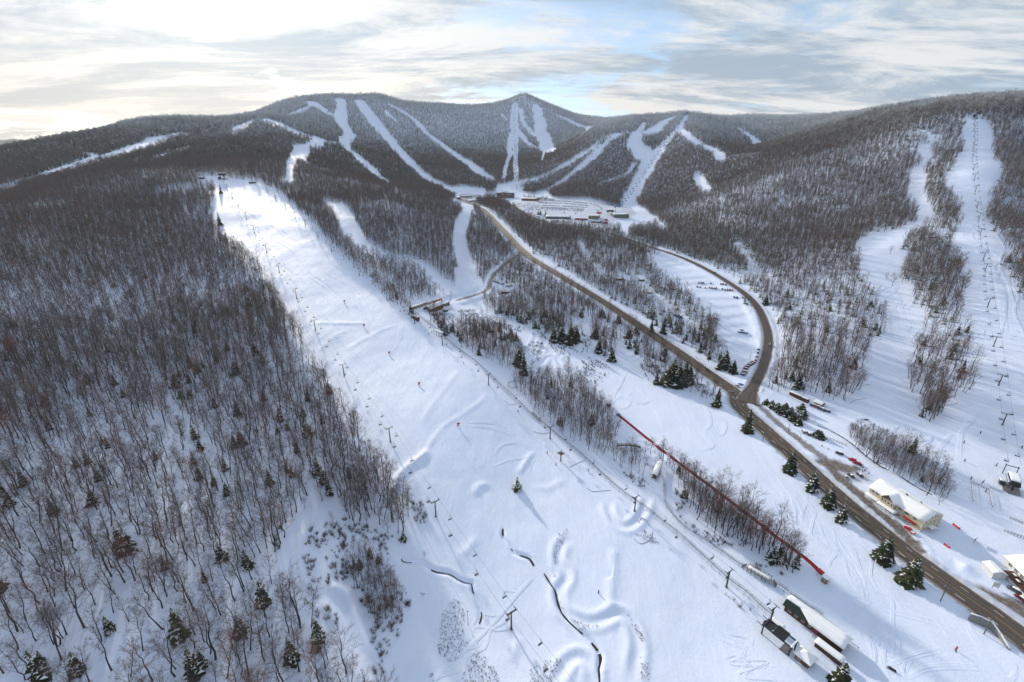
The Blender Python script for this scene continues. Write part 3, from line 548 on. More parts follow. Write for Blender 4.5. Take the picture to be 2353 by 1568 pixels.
# car park lanes between the rows are sanded
def snow_material():
    m = bpy.data.materials.new('snow'); m.use_nodes = True; nt = m.node_tree; L = nt.links.new; b = nt.nodes['Principled BSDF']
    tc = nd(nt, 'ShaderNodeTexCoord'); at = nd(nt, 'ShaderNodeAttribute', attribute_name='dirt')
    def noise(s, det, rough=.6, sc=(1, 1, 1)):
        mp = nd(nt, 'ShaderNodeMapping'); mp.inputs['Scale'].default_value = sc; L(tc.outputs['Object'], mp.inputs[0])
        n = nd(nt, 'ShaderNodeTexNoise'); n.inputs['Scale'].default_value = s; n.inputs['Detail'].default_value = det; n.inputs['Roughness'].default_value = rough; L(mp.outputs[0], n.inputs[0]); return n.outputs[0]
    n1, n2, n3 = noise(.05, 4), noise(.7, 6, .75), noise(.045, 4, .6, (1, .35, 1))
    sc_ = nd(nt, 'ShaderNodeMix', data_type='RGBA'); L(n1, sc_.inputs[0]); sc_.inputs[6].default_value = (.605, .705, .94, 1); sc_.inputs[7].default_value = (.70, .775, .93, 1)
    dc = nd(nt, 'ShaderNodeMix', data_type='RGBA'); L(n2, dc.inputs[0]); dc.inputs[6].default_value = (.065, .050, .040, 1); dc.inputs[7].default_value = (.18, .145, .115, 1)
    ad = nd(nt, 'ShaderNodeMath', operation='MULTIPLY_ADD'); L(n2, ad.inputs[0]); ad.inputs[1].default_value = 1.5; ad.inputs[2].default_value = -0.75
    sm = nd(nt, 'ShaderNodeMath', operation='ADD'); L(at.outputs['Fac'], sm.inputs[0])
    ml = nd(nt, 'ShaderNodeMath', operation='MULTIPLY'); L(ad.outputs[0], ml.inputs[0]); L(at.outputs['Fac'], ml.inputs[1]); L(ml.outputs[0], sm.inputs[1]); sm.use_clamp = True
    fx = nd(nt, 'ShaderNodeMix', data_type='RGBA'); L(sm.outputs[0], fx.inputs[0]); L(sc_.outputs[2], fx.inputs[6]); L(dc.outputs[2], fx.inputs[7])
    L(fx.outputs[2], b.inputs['Base Color']); b.inputs['Roughness'].default_value = .65; b.inputs['Specular IOR Level'].default_value = .2
    hs = nd(nt, 'ShaderNodeMath', operation='MULTIPLY_ADD'); L(n3, hs.inputs[0]); hs.inputs[1].default_value = 6.0; L(n2, hs.inputs[2])
    bp = nd(nt, 'ShaderNodeBump'); bp.inputs['Strength'].default_value = .5; bp.inputs['Distance'].default_value = .4; L(hs.outputs[0], bp.inputs['Height']); L(bp.outputs[0], b.inputs['Normal'])
    return m
SNOW = snow_material()
def build_ground():
    nT, nL = GX.shape; V = np.stack([GX.ravel(), GY.ravel(), GZ.ravel()], 1)
    i, j = np.meshgrid(np.arange(nT - 1), np.arange(nL - 1), indexing='ij'); a = i * nL + j
    Fq = np.stack([a, a + 1, a + nL + 1, a + nL], -1).reshape(-1, 4)[:, ::-1]
    me = bpy.data.meshes.new('ground'); me.vertices.add(len(V)); me.vertices.foreach_set('co', V.ravel().astype(np.float32))
    me.loops.add(Fq.size); me.loops.foreach_set('vertex_index', np.ascontiguousarray(Fq).ravel().astype(np.int32)); me.polygons.add(len(Fq))
    me.polygons.foreach_set('loop_start', np.arange(0, Fq.size, 4, dtype=np.int32)); me.polygons.foreach_set('loop_total', np.full(len(Fq), 4, dtype=np.int32))
    me.polygons.foreach_set('use_smooth', np.ones(len(Fq), bool)); me.update(calc_edges=True)
    at = me.attributes.new('dirt', 'FLOAT', 'POINT'); at.data.foreach_set('value', DIRT.ravel().astype(np.float32))
    me.materials.append(SNOW); tag(link('ground', me), 'snow covered valley floor, ski slopes and mountainsides', None, None, 'structure')
build_ground()
def snow_tracks():
    V, Fc = [], []
    for L, w in TRK:
        L = smooth_line(L, 2.2); t = np.gradient(L, axis=0); t /= np.linalg.norm(t, axis=1)[:, None] + 1e-9; g_ = np.clip(np.hypot(L[:, 0], L[:, 1]) / 230, 1, 2.2); w0 = w
        for k in range(len(L)):
            w = w0 * g_[k]
            b = len(V); tp = min(1, k / 3, (len(L) - 1 - k) / 3)
            for q, hz in ((-1.0, -.07), (-.62, .13), (-.18, .015), (.18, .015), (.62, .13), (1.0, -.07)):
                x, y = L[k, 0] + t[k, 1] * q * w, L[k, 1] - t[k, 0] * q * w; V.append((x, y, hz if hz < 0 else hz * (.15 + .85 * tp) * g_[k] ** .8))
            if k: Fc += [(b - 6 + i, b - 5 + i, b + 1 + i, b + i) for i in range(5)]
    V = np.array(V); V[:, 2] += height(V[:, 0], V[:, 1]) + .02
    o = link('snow_tracks', mesh_from('snow_tracks', V, Fc, [SNOW], None, True)); tag(o, 'ski and snowcat tracks pressed into the open snow', None, None, 'stuff')
snow_tracks()
def road_material(name, up_tan):
    m = bpy.data.materials.new(name); m.use_nodes = True; nt = m.node_tree; L = nt.links.new; b = nt.nodes['Principled BSDF']
    ax = nd(nt, 'ShaderNodeAttribute', attribute_name='across'); al = nd(nt, 'ShaderNodeAttribute', attribute_name='along'); tc = nd(nt, 'ShaderNodeTexCoord')
    cbn = nd(nt, 'ShaderNodeCombineXYZ'); L(ax.outputs['Fac'], cbn.inputs[0]); ms = nd(nt, 'ShaderNodeMath', operation='MULTIPLY'); L(al.outputs['Fac'], ms.inputs[0]); ms.inputs[1].default_value = .02; L(ms.outputs[0], cbn.inputs[1])
    n = nd(nt, 'ShaderNodeTexNoise'); n.inputs['Scale'].default_value = 1.1; n.inputs['Detail'].default_value = 5; n.inputs['Roughness'].default_value = .6; L(cbn.outputs[0], n.inputs[0])
    n2 = nd(nt, 'ShaderNodeTexNoise'); n2.inputs['Scale'].default_value = .25; n2.inputs['Detail'].default_value = 6; L(tc.outputs['Object'], n2.inputs[0])
    mr = nd(nt, 'ShaderNodeMapRange'); mr.inputs[1].default_value = .38; mr.inputs[2].default_value = .62; L(n.outputs[0], mr.inputs[0])
    c = nd(nt, 'ShaderNodeMix', data_type='RGBA'); L(mr.outputs[0], c.inputs[0]); c.inputs[6].default_value = (.048, .041, .040, 1); c.inputs[7].default_value = (.105, .082, .067, 1)
    # sand spread on the upper road
    mu = nd(nt, 'ShaderNodeMapRange'); mu.inputs[1].default_value = up_tan[0]; mu.inputs[2].default_value = up_tan[1]; L(al.outputs['Fac'], mu.inputs[0])
    c2_ = nd(nt, 'ShaderNodeMix', data_type='RGBA'); L(mr.outputs[0], c2_.inputs[0]); c2_.inputs[6].default_value = (.175, .145, .115, 1); c2_.inputs[7].default_value = (.31, .265, .215, 1)
    e = nd(nt, 'ShaderNodeMix', data_type='RGBA'); L(mu.outputs[0], e.inputs[0]); L(c.outputs[2], e.inputs[6]); L(c2_.outputs[2], e.inputs[7])
    # packed snow creeping in from the edges
    ab = nd(nt, 'ShaderNodeMath', operation='ABSOLUTE'); L(ax.outputs['Fac'], ab.inputs[0]); es = nd(nt, 'ShaderNodeMath', operation='MULTIPLY_ADD'); L(n2.outputs[0], es.inputs[0]); es.inputs[1].default_value = 2.2; L(ab.outputs[0], es.inputs[2])
    er = nd(nt, 'ShaderNodeMapRange'); er.inputs[1].default_value = up_tan[2]; er.inputs[2].default_value = up_tan[2] + .8; L(es.outputs[0], er.inputs[0])
    f = nd(nt, 'ShaderNodeMix', data_type='RGBA'); L(er.outputs[0], f.inputs[0]); L(e.outputs[2], f.inputs[6]); f.inputs[7].default_value = (.34, .29, .25, 1)
    L(f.outputs[2], b.inputs['Base Color']); b.inputs['Roughness'].default_value = .62; b.inputs['Specular IOR Level'].default_value = .35
    return m
def ribbon(name, L, z, hw, mt_, cols=7, dz=0.03, crown=0.06, parent=None):
    n = len(L); t = np.gradient(L, axis=0); t /= np.linalg.norm(t, axis=1)[:, None] + 1e-9; nr = np.stack([t[:, 1], -t[:, 0]], 1)
    s = np.linspace(-1, 1, cols); al = np.concatenate([[0], np.cumsum(np.hypot(*np.diff(L, axis=0).T))]); V = []; ac = []; ag = []
    hwv = np.broadcast_to(hw, (n,))
    for k in range(n):
        for q in s:
            V.append((L[k, 0] + nr[k, 0] * q * hwv[k], L[k, 1] + nr[k, 1] * q * hwv[k], z[k] + dz + crown * (1 - q * q))); ac.append(q * float(np.min(hwv))); ag.append(al[k])
    Fc = [(i * cols + j, i * cols + j + 1, (i + 1) * cols + j + 1, (i + 1) * cols + j) for i in range(n - 1) for j in range(cols - 1)]
    me = mesh_from(name, V, Fc, [mt_], None, True)
    for nm, d in (('across', ac), ('along', ag)):
        a = me.attributes.new(nm, 'FLOAT', 'POINT'); a.data.foreach_set('value', np.array(d, np.float32))
    return link(name, me, parent)
alM = np.concatenate([[0], np.cumsum(np.hypot(*np.diff(MAIN, axis=0).T))]); alS = np.concatenate([[0], np.cumsum(np.hypot(*np.diff(SIDE, axis=0).T))])
tag(ribbon('road', MAIN, zMAIN, 6.6, road_material('asphalt main', (490, 700, 6.7))), 'wet brown mountain road climbing past the slopes to the base lodge', None, None, 'structure')
tag(ribbon('road', SIDE, zSIDE - 0.012, np.interp(alS, [0, 12, 30], [9.0, 7.0, 4.3]), road_material('asphalt side', (520, 760, 4.6))), 'narrower side road curving round the terraced car park', None, None, 'structure')
# paint: a double yellow line down the middle and broken white lane lines, each dash its own piece
PAINTW, PAINTY = mat('white road paint', (.74, .73, .70), .7, noise=.35, nscale=3), mat('yellow road paint', (.40, .25, .06), .7, noise=.4, nscale=3)
def offset_pt(L, z, al, s, off):
    x = np.interp(s, al, L[:, 0]); y = np.interp(s, al, L[:, 1]); x2 = np.interp(s + 1, al, L[:, 0]); y2 = np.interp(s + 1, al, L[:, 1]); d = np.hypot(x2 - x, y2 - y) + 1e-9
    return np.array([x + (y2 - y) / d * off, y - (x2 - x) / d * off, np.interp(s, al, z)])
def paint(name, L, z, al, s0, s1, off, w, mt_, parent=None):
    V = []; ss = np.arange(s0, s1 + .01, max(1.5, min(4, (s1 - s0) / 2)))
    if len(ss) < 2: ss = np.array([s0, s1])
    for s in ss:
        for q in (off - w / 2, off + w / 2): p = offset_pt(L, z, al, s, q); V.append((p[0], p[1], p[2] + .045 + .06 * (1 - (q / 6.6) ** 2)))
    Fc = [(2 * k, 2 * k + 1, 2 * k + 3, 2 * k + 2) for k in range(len(ss) - 1)]
    return link(name, mesh_from(name, V, Fc, [mt_]), parent)
mk = bpy.data.objects['road']
for s in np.arange(24, 460, 12.0): paint('lane_dash', MAIN, zMAIN, alM, s, s + 3.6, -3.3, .30, PAINTW, mk)
for s in np.arange(26, 320, 12.0): paint('lane_dash', MAIN, zMAIN, alM, s, s + 3.2, 3.4, .22, PAINTW, mk)
for off in (-.22, .22): paint('centre_line', MAIN, zMAIN, alM, 22, 530, off, .17, PAINTY, mk)
WATER = mat('brook water', (.018, .016, .014), .15, spec=.5, noise=.5, nscale=.6)
def brook(L, w, label):
    L = smooth_line(L, 1.5); zz = height(L[:, 0], L[:, 1]); zz = run_mean(zz, 3) + 0.28
    wv = w * (0.55 + 0.75 * np.abs(vnoise(L[:, 0], L[:, 1], 7, 81)) + .25 * vnoise(L[:, 0], L[:, 1], 2.5, 82))
    gap = vnoise(L[:, 0], L[:, 1], 8, 85) + .4 * vnoise(L[:, 0], L[:, 1], 3, 86)
    t = np.gradient(L, axis=0); t /= np.linalg.norm(t, axis=1)[:, None] + 1e-9; V = []
    for k in range(len(L)):
        for q in (-1, 1): V.append((L[k, 0] + t[k, 1] * q * wv[k], L[k, 1] - t[k, 0] * q * wv[k], zz[k]))
    tag(link('water', mesh_from('water', V, [(2 * k, 2 * k + 1, 2 * k + 3, 2 * k + 2) for k in range(len(L) - 1) if gap[k] > -.60], [WATER])), label, None, None, 'structure')
for Lq, w, lb in zip(BROOKS, (.55, .34, .5, .45), ('short dark brook cutting through the open slope', 'thin broken brook in the lower snow field', 'dark brook beside the banked trail', 'brook behind the yellow inn')): brook(Lq, w, lb)
# a far blue hill on the horizon
th0 = [float(pdir(x, 340)[0]) for x in (-160, 175)]; V = []; nA, nR = 60, 8
for i in range(nA + 1):
    x = -160 + 335 * i / nA; th = float(pdir(x, 335)[0]); yy = 320 + 6 * ((x - 60) / 100) ** 2 * (1 if x > 60 else .35) + 1.2 * math.sin(x * .13); e = float(pdir(x, yy)[1])
    for j in range(nR + 1):
        t = j / nR; rr = 4300 + 1200 * t; V.append((rr * math.sin(th), rr * math.cos(th), CAMZ + e * 5500 * (1 - (1 - t) ** 2 * 1.0) - 30 * (1 - t)))
tag(link('hill', mesh_from('hill', V, [(i * (nR + 1) + j, i * (nR + 1) + j + 1, (i + 1) * (nR + 1) + j + 1, (i + 1) * (nR + 1) + j) for i in range(nA) for j in range(nR)], [mat('far wooded hill', (.10, .13, .15), .9, noise=.6, nscale=.02)], None, True)), 'distant wooded hill on the horizon', None, None, 'structure')
# ------------------------------------------------------------------ trees
def varied(name, cols, rough=.85, frost=None, spec=.15):
    """colour that differs from tree to tree; rime whitens what grows high on the mountain"""
    m = bpy.data.materials.new(name); m.use_nodes = True; nt = m.node_tree; L = nt.links.new; b = nt.nodes['Principled BSDF']
    oi = nd(nt, 'ShaderNodeObjectInfo'); rp = nd(nt, 'ShaderNodeValToRGB'); L(oi.outputs['Random'], rp.inputs[0]); el = rp.color_ramp.elements
    while len(el) > 1: el.remove(el[-1])
    el[0].position = cols[0][0]; el[0].color = (*cols[0][1], 1)
    for p, c in cols[1:]: e = el.new(p); e.color = (*c, 1)
    src = rp.outputs[0]
    if frost:
        ge = nd(nt, 'ShaderNodeNewGeometry'); sx = nd(nt, 'ShaderNodeSeparateXYZ'); L(ge.outputs['Position'], sx.inputs[0])
        n = nd(nt, 'ShaderNodeTexNoise'); n.inputs['Scale'].default_value = .006; n.inputs['Detail'].default_value = 4; L(ge.outputs['Position'], n.inputs[0])
        a = nd(nt, 'ShaderNodeMath', operation='MULTIPLY_ADD'); L(n.outputs[0], a.inputs[0]); a.inputs[1].default_value = 150.0; L(sx.outputs[2], a.inputs[2])
        r2 = nd(nt, 'ShaderNodeMath', operation='MULTIPLY_ADD'); L(oi.outputs['Random'], r2.inputs[0]); r2.inputs[1].default_value = 90.0; L(a.outputs[0], r2.inputs[2])
        mr = nd(nt, 'ShaderNodeMapRange', interpolation_type='SMOOTHSTEP'); mr.inputs[1].default_value = frost[0]; mr.inputs[2].default_value = frost[1]; mr.inputs[4].default_value = frost[2]; L(r2.outputs[0], mr.inputs[0])
        mx = nd(nt, 'ShaderNodeMix', data_type='RGBA'); L(mr.outputs[0], mx.inputs[0]); L(src, mx.inputs[6]); mx.inputs[7].default_value = (.66, .70, .76, 1); src = mx.outputs[2]
    L(src, b.inputs['Base Color']); b.inputs['Roughness'].default_value = rough; b.inputs['Specular IOR Level'].default_value = spec
    return m
BARK = varied('bark', [(0, (.036, .032, .033)), (.5, (.056, .049, .049)), (.9, (.095, .085, .080))], frost=(430, 640, .45))
TWIG = varied('twigs', [(0, (.100, .081, .077)), (.5, (.138, .110, .101)), (.88, (.158, .116, .102)), (.96, (.22, .090, .070)), (1.0, (.19, .145, .11))], frost=(395, 580, .82))
NEEDLE = varied('needles', [(0, (.022, .034, .020)), (.5, (.034, .046, .024)), (1, (.050, .058, .026))], frost=(395, 610, .68))
CLING = mat('snow on branches', (.80, .84, .90), .7, spec=.15)
FROSTW = mat('rime on branches', (.70, .74, .80), .8, spec=.1)
def cone3(V, Fc, a, b, r, n=3):
    d = (b - a); l = np.linalg.norm(d)
    if l < 1e-6: return
    d = d / l; x = np.cross(d, (0.3, 0.5, 0.81)); x /= np.linalg.norm(x); y = np.cross(d, x); k = len(V)
    for i in range(n): t = 2 * math.pi * i / n; V.append(a + r * (math.cos(t) * x + math.sin(t) * y))
    V.append(b)
    for i in range(n): Fc.append((k + i, k + (i + 1) % n, k + n))
def tube3(V, Fc, a, b, ra, rb, n=3):
    d = (b - a); l = np.linalg.norm(d); d = d / max(l, 1e-6); x = np.cross(d, (0.3, 0.5, 0.81)); x /= np.linalg.norm(x); y = np.cross(d, x); k = len(V)
    for c, r in ((a, ra), (b, rb)):
        for i in range(n): t = 2 * math.pi * i / n; V.append(c + r * (math.cos(t) * x + math.sin(t) * y))
    for i in range(n): Fc.append((k + i, k + (i + 1) % n, k + n + (i + 1) % n, k + n + i))
def bare_tree(seed, H=20.0, limbs=12, secs=6, twigs=4, tw=.035, wide=1.0, low=.34, tn=5, forks=True):
    """-> (trunk verts, faces), (crown verts, faces)"""
    q = np.random.default_rng(seed); TV, TF, CV, CF = [], [], [], []
    lean = q.normal(0, .06, 2); pts = [np.zeros(3) - np.array([0, 0, .6])]; nseg = 6; th = H * .80
    for i in range(1, nseg + 1):
        z = th * i / nseg; pts.append(np.array([lean[0] * z + q.normal(0, .22), lean[1] * z + q.normal(0, .22), z]))
    r0 = H * .0115
    rad = [r0 * (1.25 if i == 0 else 1) * (1 - .82 * (i / nseg) ** 1.1) for i in range(nseg + 1)]
    for i in range(nseg): tube3(TV, TF, pts[i], pts[i + 1], rad[i], rad[i + 1], tn)
    def at(t): 
        f = t * nseg; i = min(int(f), nseg - 1); return pts[i] + (pts[i + 1] - pts[i]) * (f - i)
    az = q.uniform(0, 6.28)
    for k in range(limbs):
        t = low + (1 - low) * (k + q.uniform(0, .9)) / limbs; t = min(t / .80 * .80, .995); az += 2.4 + q.normal(0, .5)
        o = at(t); up = q.uniform(.55, 1.0) + .5 * t; ln = H * (.40 - .22 * t) * q.uniform(.75, 1.2) * wide
        d = np.array([math.cos(az), math.sin(az), up]); d /= np.linalg.norm(d); mid = o + d * ln * .5; d2 = d + np.array([q.normal(0, .2), q.normal(0, .2), .35]); d2 /= np.linalg.norm(d2); end = mid + d2 * ln * .5
        rl = max(.028, r0 * .42 * (1.1 - t)); tube3(CV, CF, o, mid, rl, rl * .62); cone3(CV, CF, mid, end, rl * .62)
        for j in range(secs):
            f = .18 + .8 * (j + q.uniform(0, 1)) / secs; p = o + (mid - o) * (f * 2) if f < .5 else mid + (end - mid) * (f * 2 - 1)
            v = d * .55 + q.normal(0, .55, 3) + np.array([0, 0, .35]); v /= np.linalg.norm(v); sl_ = ln * q.uniform(.28, .5) * (1.15 - .5 * f); e = p + v * sl_
            cone3(CV, CF, p, e, max(tw * 1.1, rl * .35))
            for s in range(twigs):
                g = q.uniform(.15, .95); pp = p + (e - p) * g; w = v * .6 + q.normal(0, .55, 3) + np.array([0, 0, .25]); w /= np.linalg.norm(w)
                cone3(CV, CF, pp, pp + w * sl_ * q.uniform(.4, .85), tw)
    top = at(1.0)
    for s in range(max(3, twigs * 2)):
        w = np.array([q.normal(0, .35), q.normal(0, .35), 1]); w /= np.linalg.norm(w); cone3(CV, CF, top, top + w * H * q.uniform(.10, .2), tw * 1.4)
    return (TV, TF), (CV, CF)
def conifer(seed, H=14.0, tiers=15, per=9, rad=.19, snow=.35, droop=.35, tn=5, irregular=.25, base=.06, narrow=1.0):
    """-> trunk (V,F), crown (V,F,mi): 0 needles, 1 snow lying on the boughs"""
    q = np.random.default_rng(seed); TV, TF, CV, CF, CM = [], [], [], [], []
    tube3(TV, TF, np.array([0, 0, -.5]), np.array([0, 0, H * .96]), H * .013, H * .002, tn)
    R0 = H * rad * narrow
    for k in range(tiers):
        t = (k + q.uniform(-.2, .2)) / tiers; t = min(max(t, 0), .97); z = H * (base + (1 - base) * t); rr = R0 * (1 - t) ** .82 * (1 + q.normal(0, .06)) + .12
        n = max(4, int(per * (1 - .55 * t))); a0 = q.uniform(0, 6.28)
        for j in range(n):
            a = a0 + 6.2832 * j / n + q.normal(0, .16); l = rr * (1 + q.normal(0, irregular)); l = max(l, .25); dz = l * (droop * (1.1 - t) - .12) + q.normal(0, .12)
            ca_, sa = math.cos(a), math.sin(a); w = l * .34 + .12; th = H / tiers * .55
            def P(rad_, side, zz): return np.array([ca_ * rad_ - sa * side, sa * rad_ + ca_ * side, zz])
            b = len(CV); zt = z + th * .5
            CV += [P(l * .05, 0, zt), P(l * .55, -w, z - dz * .5), P(l * .6, 0, z - dz * .40 + th * .22), P(l * .55, w, z - dz * .5), P(l, 0, z - dz), P(l * .3, 0, z - dz * .6 - th * .7)]
            sn = 1 if q.random() < snow else 0; sn2 = 1 if q.random() < snow * .6 else 0
            for fq, mi in (((0, 1, 2), sn2), ((0, 2, 3), sn), ((2, 1, 4), sn), ((2, 4, 3), sn2), ((1, 5, 4), 0), ((4, 5, 3), 0)): CF.append(tuple(b + i for i in fq)); CM.append(mi)
    b = len(CV); CV += [np.array([.12, 0, H * .93]), np.array([-.08, .1, H * .93]), np.array([-.06, -.1, H * .93]), np.array([0, 0, H * 1.02])]; CF += [(b, b + 1, b + 3), (b + 1, b + 2, b + 3), (b + 2, b, b + 3)]; CM += [0, 0, 0]
    return (TV, TF), (CV, CF, CM)
def shrub(seed, H=2.2, n=26, tw=.03):
    q = np.random.default_rng(seed); V, Fc = [], []
    for k in range(n):
        a = q.uniform(0, 6.28); o = np.array([math.cos(a), math.sin(a), 0]) * q.uniform(0, .35); d = np.array([math.cos(a) * q.uniform(.1, .7), math.sin(a) * q.uniform(.1, .7), 1]); d /= np.linalg.norm(d); e = o + d * H * q.uniform(.5, 1.05)
        cone3(V, Fc, o - np.array([0, 0, .2]), e, tw)
        for j in range(3):
            g = q.uniform(.3, .9); p = o + (e - o) * g; w = d + q.normal(0, .5, 3); w /= np.linalg.norm(w); cone3(V, Fc, p, p + w * H * .3, tw * .7)
    return V, Fc
C1_LINE = np.vstack([GLf(cb, [(110, 260), (270, 455), (400, 560), (600, 745), (880, 970), (1100, 1172), (1300, 1362)]), GLf(ca, [(450, 498), (760, 765), (1050, 1032), (1330, 1243), (1640, 1492)])])
# ---- where they grow
def sow(spacing, r0, r1, thmax=R(60)):
    """jittered stations with a spacing that grows with distance; only ground that can be seen or nearly so"""
    X = []; Y = []
    lr = r0
    while lr < r1:
        s = spacing(lr); n = max(1, int(2 * thmax * lr / s)); th = np.linspace(-thmax, thmax, n) + rng.uniform(-.5, .5) * s / lr
        th = th + rng.normal(0, .33, n) * s / lr; r = lr + rng.normal(0, .33, n) * s; X.append(r * np.sin(th)); Y.append(r * np.cos(th)); lr += s * .93
    return np.concatenate(X), np.concatenate(Y)
tx, ty = sow(lambda r: 5.9 - 1.8 * min(1, max(0, (r - 260) / 420)) + max(0, r - 900) * .0012, 95, 3650)
def to_px(x, y, z):
    d = y * cP - (z - CAMZ) * sP; return 512 + FPX * x / d, 341 - FPX * (y * sP + (z - CAMZ) * cP) / d
tz = height(tx, ty); pu, pv = to_px(tx, ty, tz)
k = (pu > -130) & (pu < 1154) & (pv < 840); tx, ty, tz = tx[k], ty[k], tz[k]
# drop ground hidden behind crests: compare with the highest slope met so far along its bearing
SLP = np.maximum.accumulate((GZ + 16 - CAMZ) / RR, axis=1)
vis = (tz + 22 - CAMZ) / np.hypot(tx, ty) > bil(np.maximum.accumulate((GZ - CAMZ) / RR, axis=1), TH, LR, np.arctan2(tx, ty), np.log(np.hypot(tx, ty) * .985)) - .002
tx, ty, tz = tx[vis], ty[vis], tz[vis]
w = woods(tx, ty); tx, ty, tz = tx[w], ty[w], tz[w]; tr_ = np.hypot(tx, ty)
# gaps in the wood and thinner stands
dens = 0.86 + .42 * fbm(tx, ty, 120, 3, 91) + .25 * vnoise(tx, ty, 30, 95)
dens = np.where(tr_ > 1250, dens + .8, np.where(tr_ > 520, dens + .12, dens))
k = rng.random(len(tx)) < np.clip(dens, .22, 1); tx, ty, tz, tr_ = tx[k], ty[k], tz[k], tr_[k]
k = np.ones(len(tx), bool)
# closer stands in the belts between slope, coaster and road, and along the creek
BELTS = [(GL(q), sp) for q, sp in (([(1045, 768), (1090, 752), (1150, 762), (1190, 780), (1206, 830), (1208, 868), (1165, 850), (1115, 822), (1065, 800)], 4.7), ([(1180, 885), (1240, 868), (1330, 885), (1385, 925), (1405, 960), (1420, 1000), (1470, 1035), (1500, 1075), (1480, 1095), (1440, 1085), (1380, 1050), (1310, 1012), (1260, 980), (1215, 930)], 4.1),
         ([(1500, 1045), (1540, 1065), (1600, 1110), (1660, 1160), (1730, 1212), (1790, 1258), (1835, 1300), (1828, 1325), (1790, 1305), (1720, 1265), (1650, 1230), (1590, 1190), (1565, 1140), (1545, 1090)], 3.0))] + [(GLf(c8, [(85, 432), (130, 418), (195, 440), (260, 462), (330, 500), (400, 545), (450, 590), (500, 690), (480, 705), (425, 672), (330, 625), (255, 585), (190, 555), (120, 490)]), 2.6), (GLf(cc, [(330, 700), (430, 670), (560, 770), (600, 880), (700, 960), (690, 1050), (600, 1180), (520, 1190), (450, 1100), (420, 990), (340, 900), (300, 800)]), 2.2), (GLf(cc, [(230, 200), (300, 60), (480, 80), (560, 180), (640, 330), (740, 330), (760, 430), (720, 620), (640, 640), (560, 560), (420, 520), (330, 470), (280, 360)]), 4.2), (GLf(c8, [(375, 312), (425, 300), (470, 320), (458, 368), (412, 392), (380, 368)]), 3.0)]
for q, sp in BELTS:
    k &= ~in_poly(tx, ty, q)
tx, ty = tx[k], ty[k]
for q, sp in BELTS:
    lo, hi = q.min(0), q.max(0); gx_, gy_ = np.meshgrid(np.arange(lo[0], hi[0], sp), np.arange(lo[1], hi[1], sp)); gx_ = gx_.ravel() + rng.uniform(-.5, .5, gx_.size) * sp; gy_ = gy_.ravel() + rng.uniform(-.5, .5, gy_.size) * sp
    m_ = in_poly(gx_, gy_, q); tx = np.concatenate([tx, gx_[m_]]); ty = np.concatenate([ty, gy_[m_]])
tz = height(tx, ty); tr_ = np.hypot(tx, ty)
CONV = GLf(ca, [(1122, 512), (1440, 770), (1850, 1075), (2352, 1462)]); CONV = np.vstack([CONV, GLf(c9, [(872, 1252)])])
d_, ti_ = line_dist(tx, ty, CONV); i_ = np.minimum(ti_.astype(int), len(CONV) - 2); sd_ = (CONV[i_ + 1, 0] - CONV[i_, 0]) * (ty - CONV[i_, 1]) - (CONV[i_ + 1, 1] - CONV[i_, 1]) * (tx - CONV[i_, 0])
k = ~((d_ < 2.2) | ((sd_ > 0) & (d_ < 26))); tx, ty, tz, tr_ = tx[k], ty[k], tz[k], tr_[k]
for L_, hw_ in ((C1_LINE, 3.0),):
    d_, _ = line_dist(tx, ty, L_); k = d_ > hw_; tx, ty, tz, tr_ = tx[k], ty[k], tz[k], tr_[k]
# keep trees off the buildings and yards that stand within the woods
CLEAR = [(G(861.8 + 700 * .17086, 660.7 + 280 * .17086), 24), (G(861.8 + 880 * .17086, 660.7 + 230 * .17086), 22), (GLf(cb, [(1010, 320)])[0], 16), (GLf(cb, [(1930, 225)])[0], 14), (GLf(cb, [(1985, 240)])[0], 16), (GLf(c7, [(735, 860)])[0], 16), (GLf(cd, [(110, 420)])[0], 14), (GLf(ca, [(1410, 930)])[0], 9), (GLf(ca, [(1200, 760)])[0], 12)]
for c_, rad_ in CLEAR:
    k = np.hypot(tx - c_[0], ty - c_[1]) > rad_; tx, ty, tz, tr_ = tx[k], ty[k], tz[k], tr_[k]
# kind: conifers higher up and in clumps lower down
eh = tz - CAMZ; tth = np.arctan2(tx, ty)
pc = .022 + .26 * np.clip(fbm(tx, ty, 160, 3, 101) - .46, 0, 1)
pc = np.where(tth > R(20), pc + .10 * (tr_ > 500), pc)
pc = pc + np.clip((eh - 60) / 160, 0, 1) * np.where(tth > R(18), .62, .75)
pc = np.where((tth < R(-12)) & (tr_ > 1350) & (eh > 5), np.maximum(pc, .62), pc)
mid_valley = (tr_ > 420) & (tr_ < 1300) & (tth > R(-2)) & (tth < R(30)) & (eh < -60); pc = np.where(mid_valley, pc + .17, pc)
isC = rng.random(len(tx)) < pc
sizes = rng.normal(1.0, .22, len(tx)).clip(.45, 1.5) * np.where(tr_ > 1300, 1.0 + .18 * np.clip((tr_ - 1300) / 1500, 0, 1), 1.0)
sizes *= np.where(tr_ < 520, .95, np.where(tr_ < 1350, .74, .66))
sizes = np.where((tr_ < 430) & (tth > R(-4)) & (tth < R(30)), sizes * .72, sizes)
THICK = [GLf(cc, q) for q in ([(330, 700), (430, 670), (560, 770), (600, 880), (700, 960), (690, 1050), (600, 1180), (520, 1190), (450, 1100), (420, 990), (340, 900), (300, 800)], [(170, 520), (240, 510), (230, 680), (180, 690)])]
for q in THICK: sizes = np.where(in_poly(tx, ty, q), sizes * .48, sizes)
sizes = np.where(in_poly(tx, ty, GLf(c8, [(85, 432), (130, 418), (260, 462), (400, 545), (500, 690), (480, 705), (330, 625), (190, 555)])), sizes * .5, sizes)
print('trees', len(tx), 'conifers', int(isC.sum()))
